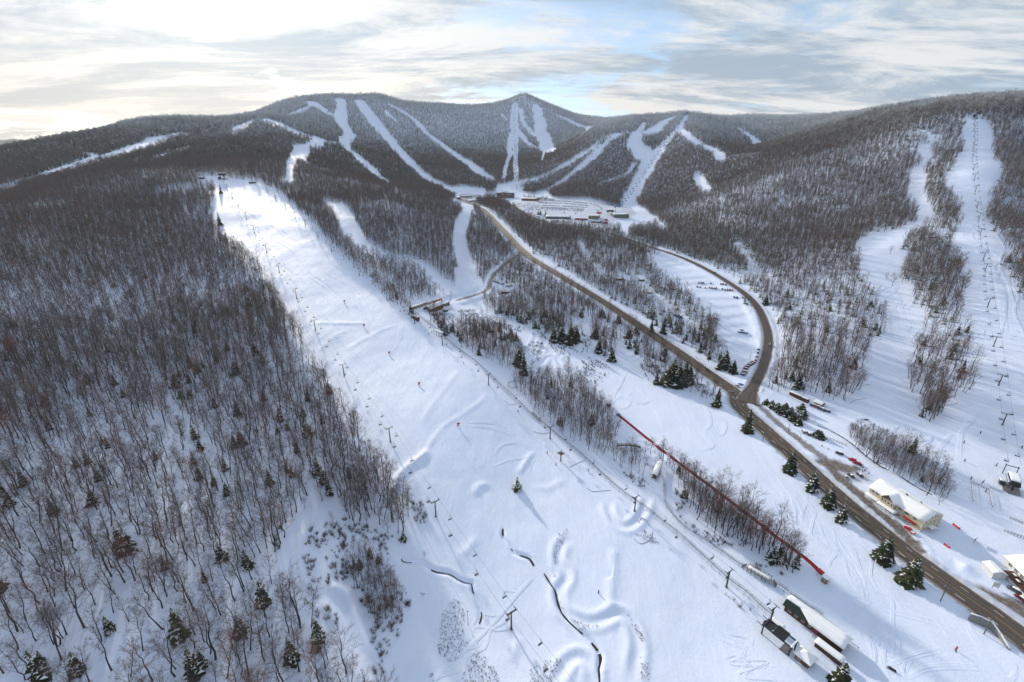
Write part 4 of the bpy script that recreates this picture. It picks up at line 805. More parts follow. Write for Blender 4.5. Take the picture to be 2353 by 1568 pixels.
def forest(name, protos, mats, P, rot, scl, pid, label):
    """one mass: the kinds of tree are kept in the mesh itself and set out at its points"""
    V, Fc, MI, PID = [], [], [], []
    for k_, (v, f, mi) in enumerate(protos):
        b = len(V); V += [tuple(a) for a in v]; Fc += [tuple(i + b for i in q) for q in f]; MI += list(mi); PID += [k_] * len(v)
    nV = len(V); V += [tuple(a) for a in P]; PID += list(pid)
    me = mesh_from(name, V, Fc, mats, MI); N = len(V)
    def attr(nm, ty, d, key='value'):
        a = me.attributes.new(nm, ty, 'POINT'); a.data.foreach_set(key, np.ascontiguousarray(d).ravel())
    attr('pid', 'INT', np.array(PID, np.int32)); isp = np.zeros(N, np.int32); isp[nV:] = 1; attr('spot', 'INT', isp)
    rv = np.zeros((N, 3), np.float32); rv[nV:] = rot; attr('turn', 'FLOAT_VECTOR', rv, 'vector'); sv = np.ones((N, 3), np.float32); sv[nV:] = scl; attr('size', 'FLOAT_VECTOR', sv, 'vector')
    o = link(name, me); tag(o, label, None, None, 'stuff')
    ng = bpy.data.node_groups.new(name + ' layout', 'GeometryNodeTree'); ng.interface.new_socket('Geometry', in_out='INPUT', socket_type='NodeSocketGeometry'); ng.interface.new_socket('Geometry', in_out='OUTPUT', socket_type='NodeSocketGeometry')
    gi, go = ng.nodes.new('NodeGroupInput'), ng.nodes.new('NodeGroupOutput'); Lk = ng.links.new
    def na(nm, ty): n = ng.nodes.new('GeometryNodeInputNamedAttribute'); n.data_type = ty; n.inputs[0].default_value = nm; return n.outputs[0]
    def cmp(a, v): n = ng.nodes.new('FunctionNodeCompare'); n.data_type = 'INT'; n.operation = 'EQUAL'; Lk(a, n.inputs[2]); n.inputs[3].default_value = v; return n.outputs[0]
    a_pid, a_spot, a_turn, a_size = na('pid', 'INT'), na('spot', 'INT'), na('turn', 'FLOAT_VECTOR'), na('size', 'FLOAT_VECTOR')
    sep = ng.nodes.new('GeometryNodeSeparateGeometry'); sep.domain = 'POINT'; Lk(gi.outputs[0], sep.inputs[0]); Lk(cmp(a_spot, 1), sep.inputs[1])
    er = ng.nodes.new('FunctionNodeEulerToRotation'); Lk(a_turn, er.inputs[0]); jn = ng.nodes.new('GeometryNodeJoinGeometry')
    for k_ in range(len(protos)):
        s2 = ng.nodes.new('GeometryNodeSeparateGeometry'); s2.domain = 'POINT'; Lk(sep.outputs[1], s2.inputs[0]); c_ = cmp(a_pid, k_); Lk(c_, s2.inputs[1])
        ip = ng.nodes.new('GeometryNodeInstanceOnPoints'); Lk(sep.outputs[0], ip.inputs['Points']); Lk(c_, ip.inputs['Selection']); Lk(s2.outputs[0], ip.inputs['Instance']); Lk(er.outputs[0], ip.inputs['Rotation']); Lk(a_size, ip.inputs['Scale']); Lk(ip.outputs[0], jn.inputs[0])
    Lk(jn.outputs[0], go.inputs[0]); md = o.modifiers.new('layout', 'NODES'); md.node_group = ng
    return o
def whole(tr, cr):
    """trunk and crown of one kind as one instance shape; material 0 trunk, then crown's"""
    v = list(tr[0]); f = list(tr[1]); mi = [0] * len(f); b = len(v); v += list(cr[0]); f += [tuple(i + b for i in q) for q in cr[1]]; mi += [(m_ + 1) for m_ in cr[2]] if len(cr) > 2 else [1] * len(cr[1]); return v, f, mi
BN = [bare_tree(11 + i, 21, 13 + i % 3, 8, 7, .019, wide=(.85, 1.1, .95, 1.3, .8, 1.0)[i], low=(.40, .28, .46, .20, .42, .34)[i]) for i in range(6)]
BM = [bare_tree(31 + i, 20, 10, 6, 3, .055, wide=(.95, 1.1, .9, 1.25)[i], low=.34, tn=4) for i in range(4)]
BF = [bare_tree(51 + i, 18, 8, 5, 2, .19, wide=1.5, low=.34, tn=3) for i in range(3)]
CN = [conifer(71 + i, 14, 17, 11, (.21, .17, .19, .24)[i], (.30, .42, .24, .34)[i], irregular=.24) for i in range(4)]
CM_ = [conifer(81 + i, 13, 10, 7, (.20, .17, .23)[i], (.36, .55, .7)[i]) for i in range(3)]
CF_ = [conifer(91 + i, 13, 6, 6, (.27, .24)[i], (.08, .16)[i], tn=3) for i in range(2)]
def lay(sel, protos, mats, name, label, hs):
    n = int(sel.sum()); 
    if n == 0: return
    rot = np.stack([rng.normal(0, .035, n), rng.normal(0, .035, n), rng.uniform(0, 6.283, n)], 1); sc = sizes[sel][:, None] * np.stack([rng.uniform(.85, 1.15, n)] * 2 + [np.ones(n)], 1) * hs
    forest(name, protos, mats, np.stack([tx[sel], ty[sel], tz[sel] - .15], 1), rot, sc, rng.integers(0, len(protos), n), label)
# individuals: the bare trees and conifers that show largest
depth = ty * cP - (tz - CAMZ) * sP; show = sizes * 20 / depth; pu, pv = to_px(tx, ty, tz)
inview = (pu > 8) & (pu < 1016) & (pv < 676) & (pv > 0)
def pick(mask, n):
    idx = np.nonzero(mask)[0]; return idx[np.argsort(-show[idx])[:n]]
nb, nc = pick(~isC & inview, 296), pick(isC & inview & (tr_ < 900), 210)
own = np.zeros(len(tx), bool); own[nb] = True; own[nc] = True
near, midr = tr_ < 520, (tr_ >= 520) & (tr_ < 1350)
lay(~isC & ~own & near, [whole(*p) for p in BN], [BARK, TWIG], 'hardwood_forest', 'bare hardwood forest beyond the front trees on the lower slopes', 1.0)
lay(~isC & ~own & midr, [whole(*p) for p in BM], [BARK, TWIG], 'hillside_forest', 'brown bare forest across the middle hillsides', 1.0)
lay(~isC & ~own & (tr_ >= 1350), [whole(*p) for p in BF], [BARK, TWIG], 'mountain_forest', 'dark bare forest on the far mountainsides', 1.0)
lay(isC & ~own & near, [whole(*p) for p in CN], [BARK, NEEDLE, CLING], 'evergreen_forest', 'dark evergreens scattered through the lower woods', .85)
lay(isC & ~own & midr, [whole(*p) for p in CM_], [BARK, NEEDLE, CLING], 'snowy_evergreen_forest', 'snow dusted evergreens on the middle hillsides', 1.0)
lay(isC & ~own & (tr_ >= 1350), [whole(*p) for p in CF_], [BARK, NEEDLE, FROSTW], 'frosted_evergreen_forest', 'frosted spruce forest covering the summits', 1.0)
BNm = [(mesh_from('trunk', [tuple(v) for v in t[0]], t[1], [BARK], None, True), mesh_from('crown', [tuple(v) for v in c_[0]], c_[1], [TWIG])) for t, c_ in BN]
CNm = [(mesh_from('trunk', [tuple(v) for v in t[0]], t[1], [BARK], None, True), mesh_from('crown', [tuple(v) for v in c_[0]], c_[1], [NEEDLE, CLING], c_[2])) for t, c_ in CN]
def tree(name, meshes, loc, s, rz, label, cat, group=None, lean=(0, 0), wide=1.0):
    o = empty(name, loc); o.rotation_euler = (lean[0], lean[1], rz); o.scale = (s * wide, s * wide, s); tag(o, label, cat, group)
    link('trunk', meshes[0], o); link('crown', meshes[1], o); return o
for i in nb:
    left = tth[i] < R(12); lb = ('tall bare grey-brown hardwood standing in the snowy wood beside the chairlift slope', 'bare hardwoods in the front wood') if left else ('bare hardwood in a thin stand between the slopes and the road', 'bare hardwoods near the road')
    tree('bare_tree', BNm[rng.integers(0, 6)], (tx[i], ty[i], tz[i] - .15), sizes[i], rng.uniform(0, 6.28), lb[0], 'tree', lb[1], rng.normal(0, .03, 2), rng.uniform(.85, 1.15))
for i in nc:
    left = tth[i] < R(-2); lb = ('dark snow dusted evergreen standing among bare hardwoods in the wood beside the chairlift slope', 'evergreens in the front wood') if left else ('dark snow dusted evergreen among bare trees near the road or side road', 'evergreens near the roads')
    tree('evergreen_tree', CNm[rng.integers(0, 4)], (tx[i], ty[i], tz[i] - .15), sizes[i] * .78, rng.uniform(0, 6.28), lb[0], 'tree', lb[1], rng.normal(0, .02, 2))
# ------------------------------------------------------------------ builders: lifts
def ordword(n):
    a = ['', 'first', 'second', 'third', 'fourth', 'fifth', 'sixth', 'seventh', 'eighth', 'ninth', 'tenth', 'eleventh', 'twelfth', 'thirteenth', 'fourteenth', 'fifteenth', 'sixteenth', 'seventeenth', 'eighteenth', 'nineteenth']
    if n < 20: return a[n]
    t = {2: 'twent', 3: 'thirt', 4: 'fort', 5: 'fift', 6: 'sixt'}[n // 10]; return t + 'ieth' if n % 10 == 0 else t + 'y-' + a[n % 10]
def gp(f, x, y, dz=0.0):
    g = G(*f(x, y)); return Vector((g[0], g[1], float(height(g[0], g[1])) + dz))
def on(x, y, dz=0.0): return Vector((x, y, float(height(x, y)) + dz))
STEEL = mat('dark galvanised steel', (.055, .058, .065), .55, .3, noise=.4, nscale=1.5); GREYS = mat('grey steel', (.22, .23, .24), .5, .4, noise=.3, nscale=2)
BLACKR = mat('black rubber', (.02, .02, .02), .8); CABLE = mat('steel rope', (.045, .045, .05), .5, .4); WOODP = mat('weathered pole wood', (.16, .125, .10), .85, noise=.4, nscale=2)
SEATM = mat('chair seat vinyl', (.05, .055, .065), .6); BLUEC = mat('blue chair bubble', (.02, .10, .42), .35, spec=.5); SNOWC = mat('settled snow', (.82, .86, .92), .7, spec=.15, noise=.06, nscale=.6, bump=.25)
REDP = mat('red paint', (.42, .022, .02), .45, noise=.3, nscale=1.2); WOODB = mat('brown stained boards', (.115, .050, .022), .8, noise=.45, nscale=2.5); GLASS = mat('dark window glass', (.022, .028, .036), .12, spec=.6)
TRIMW = mat('white trim', (.72, .71, .68), .6); CONC = mat('grey concrete', (.27, .27, .26), .85, noise=.35, nscale=.8)
def tower_protos(h, gauge, key, lattice=True):
    mast = MB().tube((0, 0, -1.5), (0, 0, h), .38, .26, 8).mesh('mast', [STEEL])
    foot = MB().tube((0, 0, -.8), (0, 0, .35), .75, .7, 8).mesh('footing', [CONC])
    arm = MB(); g = gauge
    arm.box((0, 0, h + .1), (2 * g + .5, .26, .26)); arm.tube((-g, 0, h + .1), (0, 0, h - 1.0), .07, n=4).tube((g, 0, h + .1), (0, 0, h - 1.0), .07, n=4)
    if lattice:
        for s in (-1, 1): arm.tube((s * g, -.7, h + .75), (s * g, .7, h + .75), .05, n=4); arm.tube((s * g, 0, h + .1), (s * g, 0, h + 1.0), .06, n=4)
        arm.box((0, .45, h + .28), (2 * g, .5, .06)); arm.tube((-g, .7, h + .95), (g, .7, h + .95), .035, n=4)
    arm = arm.mesh('crossarm', [STEEL]); sh = []
    for s in (-1, 1):
        b = MB().box((s * g, 0, h + .34), (.14, 2.6, .14))
        for k in range(5): b.tube((s * g - .09, -1.1 + .55 * k, h + .40), (s * g + .09, -1.1 + .55 * k, h + .40), .19, n=8, m=1)
        sh.append(b.mesh('sheave_train', [STEEL, BLACKR]))
    lad = MB()
    for s in (-.2, .2): lad.tube((s, -.5, 1), (s, -.42, h), .03, n=3)
    for z in np.arange(1.2, h, .6): lad.tube((-.2, -.5, z), (.2, -.5, z), .025, n=3)
    return mast, foot, arm, sh[0], sh[1], lad.mesh('ladder', [STEEL])
def put_tower(protos, loc, rz, label, group, s=1.0, parts=True):
    o = empty('chairlift_tower', loc, rz); o.scale = (s, s, s); tag(o, label, 'lift tower', group)
    for nm, me in zip(('mast', 'footing', 'crossarm', 'sheave_train', 'sheave_train', 'ladder'), protos):
        if not parts and nm in ('ladder', 'footing'): continue
        link(nm, me, o)
    return o
def chair_protos(wd, drop, seat_m, key, bubble=False):
    hang = MB().tube((0, 0, -.05), (0, .12, -.6), .05, n=5).tube((0, .12, -.6), (0, .12, -drop), .05, n=5)
    grip = MB().box((0, 0, .06), (.22, .5, .22))
    fr = MB(); z1, z0 = -drop, -drop - 1.55; w = wd / 2
    fr.tube((-w, .12, z1), (w, .12, z1), .05, n=5)
    for s in (-1, 1): fr.tube((s * w, .12, z1), (s * w, .18, z0 + .5), .045, n=5).tube((s * w, .18, z0 + .5), (s * w, .10, z0), .045, n=5).tube((s * w, .10, z0), (s * w, -.48, z0), .045, n=5)
    fr.tube((-w, -.30, z0 + .45), (w, -.30, z0 + .45), .03, n=4).tube((-w, .16, z0 + .45), (-w, -.3, z0 + .45), .03, n=4).tube((w, .16, z0 + .45), (w, -.3, z0 + .45), .03, n=4).tube((-w, -.75, z0 - .35), (w, -.75, z0 - .35), .03, n=4)
    st = MB().box((0, -.2, z0 + .03), (wd - .1, .56, .09)); bk = MB().box((0, .13, z0 + .42), (wd - .1, .08, .5), rx=.12)
    out = [('hanger', hang.mesh('hanger', [STEEL])), ('grip', grip.mesh('grip', [STEEL])), ('frame', fr.mesh('frame', [STEEL])), ('seat', st.mesh('seat', [seat_m])), ('backrest', bk.mesh('backrest', [seat_m]))]
    if bubble: out.append(('bubble', MB().prism([(-.75, z0 + .1), (-.8, z0 + .9), (-.45, z0 + 1.5), (.1, z0 + 1.6), (.05, z0 + 1.5), (-.4, z0 + 1.4), (-.72, z0 + .85), (-.68, z0 + .1)], -wd / 2, wd / 2, axis='x').mesh('bubble', [BLUEC])))
    return out
def put_chair(protos, loc, rz, label, group, s=1.0):
    o = empty('lift_chair', loc, rz); o.scale = (s, s, s); tag(o, label, 'chairlift chair', group)
    for nm, me in protos: link(nm, me, o)
def run_lift(towers, h, gauge, tproto, cproto, spacing, lab_t, lab_c, lab_r, grp, ends=True, far_t=1.0, chair_scale=1.0, rope_r=.035, skip=(), tower_labels=None):
    """towers: list of base Vectors from top to bottom"""
    tops = []
    for i, b in enumerate(towers):
        a = towers[max(i - 1, 0)]; c = towers[min(i + 1, len(towers) - 1)]; d = (c - a); rz = math.atan2(d.y, d.x) - math.pi / 2
        hh = h
        if i not in skip: put_tower(tproto, b, rz, tower_labels[i] if tower_labels else lab_t, None if tower_labels else grp + ' towers', far_t)
        n = Vector((math.cos(rz), math.sin(rz), 0)); tops.append((b + Vector((0, 0, (h + .55) * far_t)), n, rz))
    for s in (-1, 1):
        P = []
        for i in range(len(tops) - 1):
            a = tops[i][0] + tops[i][1] * (gauge * s * far_t); c = tops[i + 1][0] + tops[i + 1][1] * (gauge * s * far_t); L_ = (c - a).length
            for t in np.linspace(0, 1, 7)[:-1]: P.append(a.lerp(c, t) - Vector((0, 0, 4 * t * (1 - t) * L_ * .012)))
        P.append(tops[-1][0] + tops[-1][1] * (gauge * s * far_t))
        tag(MB().path(P, rope_r, n=4).build('haul_rope', CABLE), lab_r + (' on the uphill side' if s < 0 else ' on the downhill side'), 'cable')
        cum = [0]
        for a, c in zip(P[:-1], P[1:]): cum.append(cum[-1] + (c - a).length)
        seen = {}
        for q in np.arange(spacing * (.4 if s < 0 else .75), cum[-1] - 3, spacing):
            i = min(np.searchsorted(cum, q) - 1, len(P) - 2); p = P[i].lerp(P[i + 1], (q - cum[i]) / (cum[i + 1] - cum[i])); d = P[i + 1] - P[i]
            sp = i // 6; seen[sp] = seen.get(sp, 0) + 1
            put_chair(cproto, p, math.atan2(d.y, d.x) - math.pi / 2 + (0 if s < 0 else math.pi), '%s, %s rope, %s span from top, %s chair' % (lab_c, 'uphill' if s < 0 else 'downhill', ordword(sp + 1), ordword(seen[sp])), grp + ' chairs', chair_scale)
TP = tower_protos(10.2, 2.3, 'a'); CH = chair_protos(1.9, 1.2, SEATM, 'a'); TP2 = tower_protos(9.6, 2.0, 'b', False); CH2 = chair_protos(1.7, 1.1, SEATM, 'b')
# main chairlift up the left of the wide slope
LA = [gp(ident, *p) for p in ((515, 422), (523, 438), (534, 456), (549, 479), (566, 503), (585, 535), (613, 581), (642, 626), (682, 686), (725, 759), (791, 864), (897, 1015), (1002, 1187), (1175, 1446))]
d_ = LA[-1] - LA[-2]; LA.append(on(LA[-1].x + d_.x * .8, LA[-1].y + d_.y * .8))
ordn = ['topmost', 'second', 'third', 'fourth', 'fifth', 'sixth', 'seventh', 'eighth', 'ninth', 'tenth', 'eleventh', 'twelfth', 'thirteenth', 'fourteenth', 'last']
run_lift(LA, 10.2, 2.3, TP, CH, 25.0, None, 'chair on the wide slope lift', 'steel rope of the chairlift up the wide slope beside the wood', 'wide slope lift',
         tower_labels=['dark T-shaped lift tower on the wide slope beside the wood, %s from the top' % ordn[i] for i in range(len(LA))])
# second lift along the right of the slope, next to the coaster rails
LB = [gp(ident, *p) for p in ((614, 442), (634, 463), (657, 482), (679, 502), (702, 521), (731, 549), (762, 579), (826, 634), (890, 691), (953, 744), (1017, 794), (1123, 885), (1264, 1008), (1458, 1174), (1669, 1349), (1768, 1436))]
run_lift(LB, 9.6, 2.0, TP2, CH2, 28.0, None, 'chair on the coaster side lift', 'steel rope of the lift beside the coaster rails', 'coaster side lift',
         tower_labels=['slim dark lift tower beside the coaster rails, %s from the top' % (ordn + ['lowest'])[i] for i in range(len(LB))])
# lift on the slope at the right edge
LC = [gp(f, *p) for f, p in ((c7, (935, 150)), (c7, (935, 190)), (c7, (935, 230)), (c7, (935, 275)), (c7, (930, 312)), (c7, (928, 355)), (c7, (930, 440)), (c7, (935, 500)), (c7, (940, 575)), (c7, (950, 680)), (c7, (963, 748)), (c7, (970, 850)), (c7, (990, 1005)), (c7, (1002, 1075)), (c7, (1017, 1300)), (c7, (1055, 1545)), (c8, (690, 240)), (c9, (2195, 180)), (c9, (2245, 560)))]
TP3 = tower_protos(8.6, 2.6, 'c'); CH3 = chair_protos(2.1, 1.2, SEATM, 'c')
run_lift(LC, 8.6, 2.6, TP3, CH3, 24.0, 'dark T-shaped lift tower in the row up the cleared slope at the right edge', 'chair on the lift at the right edge', 'steel rope of the lift at the right edge', 'right edge lift', skip=(18,))
# far lift with blue chairs above the base car park
LD = [gp(c3, *p) for p in ((955, 345), (915, 400), (880, 455), (850, 495), (805, 555), (765, 610), (715, 680), (655, 768), (590, 862), (495, 1012), (405, 1128), (345, 1175))]
TP4 = tower_protos(11.0, 3.0, 'd', False); CH4 = chair_protos(3.4, 1.4, BLUEC, 'd', True)
run_lift(LD, 11.0, 3.0, TP4, CH4, 44.0, 'far blue-grey lift tower on the run above the base car park', 'blue chair on the far lift', 'rope of the far blue chairlift', 'far blue lift', chair_scale=1.25, rope_r=.05, far_t=1.25)
# gondola to the summit: lone posts and round cabins
LE = [gp(c2, *p) for p in ((1780, 215), (1776, 300), (1780, 390), (1785, 480), (1786, 600), (1789, 700), (1792, 770))]
TP5 = tower_protos(13, 3.2, 'e', False)
cabin = MB().prism([(-1.1, -4.6), (-1.25, -3.4), (-.8, -2.5), (.8, -2.5), (1.25, -3.4), (1.1, -4.6)], -1.1, 1.1).mesh('cabin_shell', [mat('dark cabin', (.03, .03, .035), .4)])
hang = MB().tube((0, 0, 0), (0, 0, -2.5), .09, n=5).mesh('hanger', [STEEL]); win = MB().box((0, 0, -3.5), (2.3, 2.28, .7)).mesh('window', [GLASS])
def run_gondola():
    tops = []
    for i, b in enumerate(LE):
        put_tower(TP5, b, 0, 'tall thin gondola post on the cut line to the summit', 'gondola posts', 1.2); tops.append(b + Vector((0, 0, 16)))
    for s in (-1, 1):
        P = [t + Vector((3.6 * s, 0, 0)) for t in tops]; tag(MB().path(P, .06).build('haul_rope', CABLE), 'gondola rope to the summit, %s line' % ('ascending' if s < 0 else 'descending'), 'cable')
        tot = 0
        for a, c in zip(P[:-1], P[1:]):
            n = max(1, int((c - a).length / 75))
            for k in range(n):
                o = empty('gondola_cabin', a.lerp(c, (k + (.5 if s < 0 else .2)) / n)); o.scale = (1.3,) * 3; tag(o, 'small dark gondola cabin on the line to the summit', 'gondola cabin', 'gondola cabins')
                for nm, me in (('cabin_shell', cabin), ('hanger', hang), ('window', win)): link(nm, me, o)
run_gondola()
LF = [gp(c2, *p) for p in ((770, 185), (845, 280), (930, 365), (1010, 415), (1080, 505), (1152, 595), (1235, 695), (1298, 775), (1330, 800))]
for b, c in zip(LF[:-1], LF[1:]):
    d = c - b; put_tower(TP5, b, math.atan2(d.y, d.x) - math.pi / 2, 'far lift tower on the broad central run', 'central run lift towers', 1.0)
tag(MB().path([b + Vector((0, 0, 13.5)) for b in LF], .07).build('haul_rope', CABLE), 'rope over the broad central run', 'cable')
LG = [gp(c3, *p) for p in ((380, 500), (300, 560), (225, 615), (145, 705), (5, 850))] + [gp(c2, 1975, 790)]
for b, c in zip(LG[:-1], LG[1:]):
    d = c - b; put_tower(TP5, b, math.atan2(d.y, d.x) - math.pi / 2, 'far lift tower on the narrow run left of the blue lift', 'narrow run lift towers', .9)
for p in ((10, 1275), (415, 1135), (708, 1045), (957, 965)):
    put_tower(TP5, gp(c1, *p), 1.0, 'far lift tower on the run along the ridge, towards the left edge', 'ridge run lift towers', 1.0)

GALV = mat('galvanised coaster steel', (.20, .23, .26), .45, .5, noise=.3, nscale=1)
# ------------------------------------------------------------------ mountain coaster rails
def coaster(L, hgt, label, step=4.0, gauge=.62):
    L = smooth_line(np.asarray(L), 2.0); z = run_mean(height(L[:, 0], L[:, 1]), 2) + run_mean(hgt * (1 + .35 * vnoise(L[:, 0], L[:, 1], 30, 111)), 3)
    o = empty('coaster_track', (L[0, 0], L[0, 1], z[0])); tag(o, label, 'coaster track'); O = Vector(o.location)
    t = np.gradient(L, axis=0); t /= np.linalg.norm(t, axis=1)[:, None] + 1e-9; n = np.stack([t[:, 1], -t[:, 0]], 1)
    for s in (-1, 1): MB().path([Vector((L[i, 0] + n[i, 0] * gauge * s, L[i, 1] + n[i, 1] * gauge * s, z[i])) - O for i in range(len(L))], .085, n=4).build('rail', GALV, o)
    MB().path([Vector((L[i, 0], L[i, 1], z[i] - .3)) - O for i in range(len(L))], .11, n=4).build('spine', GREYS, o)
    cum = np.concatenate([[0], np.cumsum(np.hypot(*np.diff(L, axis=0).T))])
    for q in np.arange(1, cum[-1], step):
        i = int(np.searchsorted(cum, q)) % len(L); p = Vector((L[i, 0], L[i, 1], z[i])); nn = Vector((n[i, 0], n[i, 1], 0)); g = float(height(L[i, 0], L[i, 1])); b = MB()
        for s in (-1, 1): b.tube(p + nn * (gauge * s) - O, Vector((p.x, p.y, g - .4)) + nn * (gauge * s * 2.1) - O, .06, n=4)
        b.tube(p - nn * gauge - O, p + nn * gauge - O, .05, n=4); b.tube(p + nn * (gauge * 1.0) + Vector((0, 0, 0)) - O, p + nn * (gauge * 1.9) + Vector((0, 0, .55)) - O, .045, n=3); b.build('support', GALV, o)
C1 = GLf(cb, [(110, 260), (270, 455), (330, 505), (400, 560), (470, 620), (600, 745), (750, 855), (880, 970), (1000, 1082), (1100, 1172), (1200, 1272), (1300, 1362)])
C1 = np.vstack([C1, GLf(ca, [(450, 498), (600, 632), (760, 765), (900, 892), (1050, 1032), (1200, 1152), (1330, 1243), (1480, 1362), (1640, 1492)]), GLf(cf, [(40, 645), (160, 735), (270, 842), (370, 925)])])
coaster(C1, 2.0, 'long straight coaster track on trestle legs beside the lift line')
C2 = np.vstack([GLf(ca, [(1330, 900), (1410, 940), (1470, 1010), (1488, 1110), (1500, 1220), (1560, 1310), (1650, 1400), (1780, 1485)]), GLf(cf, [(0, 430), (80, 490), (160, 540), (270, 600), (370, 655), (440, 690), (500, 735)])])
coaster(C2, 1.5, 'curving coaster track running down behind the tree strip to the barn', 5.0)
coaster(GLf(ca, [(400, 260), (330, 255), (270, 265), (258, 290), (290, 310), (340, 300)]), 1.6, 'small coaster loop at the edge of the upper tree stand', 4.0)
coaster(GLf(cf, [(505, 745), (590, 800), (660, 850), (720, 880), (760, 915)]), 1.6, 'short coaster track curving round behind the long barn', 4.0)
# ------------------------------------------------------------------ buildings
YELLOW = mat('pale yellow clapboard', (.56, .51, .36), .75, noise=.12, nscale=1.0); BROWNT = mat('brown trim boards', (.17, .12, .10), .8); GREENR = mat('dark green metal roof', (.035, .06, .05), .5, .3, noise=.4, nscale=.8)
BRICK = mat('red brown cladding', (.27, .10, .05), .8, noise=.35, nscale=.6); GREYW = mat('grey wall', (.26, .27, .28), .8, noise=.25, nscale=.5); DARKW = mat('dark facade', (.045, .052, .065), .4, spec=.4); GREENW = mat('dark green boards', (.03, .055, .045), .75, noise=.3, nscale=1)
TANW = mat('tan steel', (.32, .25, .17), .7, noise=.3, nscale=1); BLUEW = mat('blue panel', (.04, .16, .36), .5); WHITEW = mat('white siding', (.60, .61, .62), .7, noise=.12, nscale=.8); DECKM = mat('brown deck planks', (.13, .07, .05), .8, noise=.4, nscale=1.5); REDROOF = mat('red metal', (.30, .03, .025), .5, .2)
WIN = {}
def win_mesh(w, h, cols):
    k = (round(w, 2), round(h, 2), cols)
    if k not in WIN:
        f = MB(); t = .09
        f.box((0, 0, h / 2), (w + t, .12, t)).box((0, 0, -h / 2), (w + 2.4 * t, .18, t)).box((-w / 2, 0, 0), (t, .12, h)).box((w / 2, 0, 0), (t, .12, h)).box((0, 0, .05), (w, .10, .06))
        for c in range(1, cols): f.box((-w / 2 + w * c / cols, 0, 0), (.10, .11, h))
        p = MB().box((0, .02, 0), (w, .05, h)); WIN[k] = (f.mesh('window', [TRIMW]), p.mesh('pane', [GLASS]))
    return WIN[k]
def window(parent, x, y, z, w=1.0, h=1.4, cols=1, rz=0.0):
    """faces local -y when rz = 0"""
    f, p = win_mesh(w, h, cols); o = link('window', f, parent, (x, y, z), rz); link('pane', p, o); return o
def frame_of(A, B):
    d = B - A; return math.atan2(d.y, d.x), Vector((d.x, d.y, 0)).length
def snow_slab(pts, th=.28, lift=.03):
    """a quilt of snow following a quad roof face with rounded edges"""
    a, b, c, d = [Vector(p) for p in pts]; n = (b - a).cross(d - a).normalized(); n = n if n.z > 0 else -n; V = []; nx, ny = 9, 4
    for j in range(ny + 1):
        for i in range(nx + 1):
            p = a.lerp(b, i / nx).lerp(d.lerp(c, i / nx), j / ny); e = min(1, min(i, nx - i) * .9 + .25, min(j, ny - j) * .9 + .25); V.append(p + n * (lift + th * e + random.uniform(-.03, .03)))
    k = len(V); Fc = [(j * (nx + 1) + i, j * (nx + 1) + i + 1, (j + 1) * (nx + 1) + i + 1, (j + 1) * (nx + 1) + i) for j in range(ny) for i in range(nx)]
    ring = [i for i in range(nx + 1)] + [j * (nx + 1) + nx for j in range(1, ny + 1)] + [ny * (nx + 1) + i for i in range(nx - 1, -1, -1)] + [j * (nx + 1) for j in range(ny - 1, 0, -1)]
    for r in ring:
        i, j = r % (nx + 1), r // (nx + 1); V.append(a.lerp(b, i / nx).lerp(d.lerp(c, i / nx), j / ny) + n * lift)
    m = len(ring); Fc += [(ring[q], k + q, k + (q + 1) % m, ring[(q + 1) % m]) for q in range(m)]
    return V, Fc
def gable(name, A, L, rz, w, eave, rise, wall_m, roof_m, label, cat='building', over=.6, snow=True, below=2.0, group=None, snow_th=.3, gable_m=None, loc_z=None):
    """long axis local x from A, depth local +y"""
    o = empty(name, A, rz); tag(o, label, cat, group)
    MB().prism([(0, -below), (w, -below), (w, eave), (w / 2, eave + rise), (0, eave)], 0, L, axis='x').build('wall', wall_m, o)
    t = .16; ov = over; sl = rise / (w / 2); y0, y1, z0 = -ov, w + ov, eave - ov * sl; r = MB(); R1 = [(y0, z0), (w / 2, eave + rise), (w / 2, eave + rise + t * 1.3), (y0, z0 + t)]
    r.prism(R1, -ov, L + ov, axis='x'); r.prism([(w / 2, eave + rise), (y1, z0), (y1, z0 + t), (w / 2, eave + rise + t * 1.3)], -ov, L + ov, axis='x'); ro = r.build('roof', roof_m, o)
    if snow:
        for q in ([(-ov, y0, z0 + t), (L + ov, y0, z0 + t), (L + ov, w / 2, eave + rise + t), (-ov, w / 2, eave + rise + t)], [(-ov, w / 2, eave + rise + t), (L + ov, w / 2, eave + rise + t), (L + ov, y1, z0 + t), (-ov, y1, z0 + t)]):
            V, Fc = snow_slab(q, snow_th); link('roof_snow', mesh_from('roof_snow', V, Fc, [SNOWC], None, True), ro)
    return o
def boxy(name, A, L, rz, w, h, wall_m, label, cat='building', snow_th=.35, wins=0, wz=1.6, group=None, below=1.5, trim=None, nwin_rows=1, win_w=1.3, win_h=1.2, dz=0):
    o = empty(name, A, rz); tag(o, label, cat, group); MB().box((L / 2, w / 2, (h - below) / 2), (L, w, h + below)).build('wall', wall_m, o)
    ro = MB().box((L / 2, w / 2, h + .1), (L + .5, w + .5, .2)).build('roof', trim or GREYW, o)
    if snow_th: V, Fc = snow_slab([(-.2, -.2, h + .2), (L + .2, -.2, h + .2), (L + .2, w + .2, h + .2), (-.2, w + .2, h + .2)], snow_th); link('roof_snow', mesh_from('roof_snow', V, Fc, [SNOWC], None, True), ro)
    for rr in range(nwin_rows):
        for k in range(wins): window(o, L * (k + .5) / wins, -.05, wz + rr * 3.2, win_w, win_h, 2)
    return o
def cz(x, y): return 1953.3 + x * .1988, 1062.8 + y * .1988
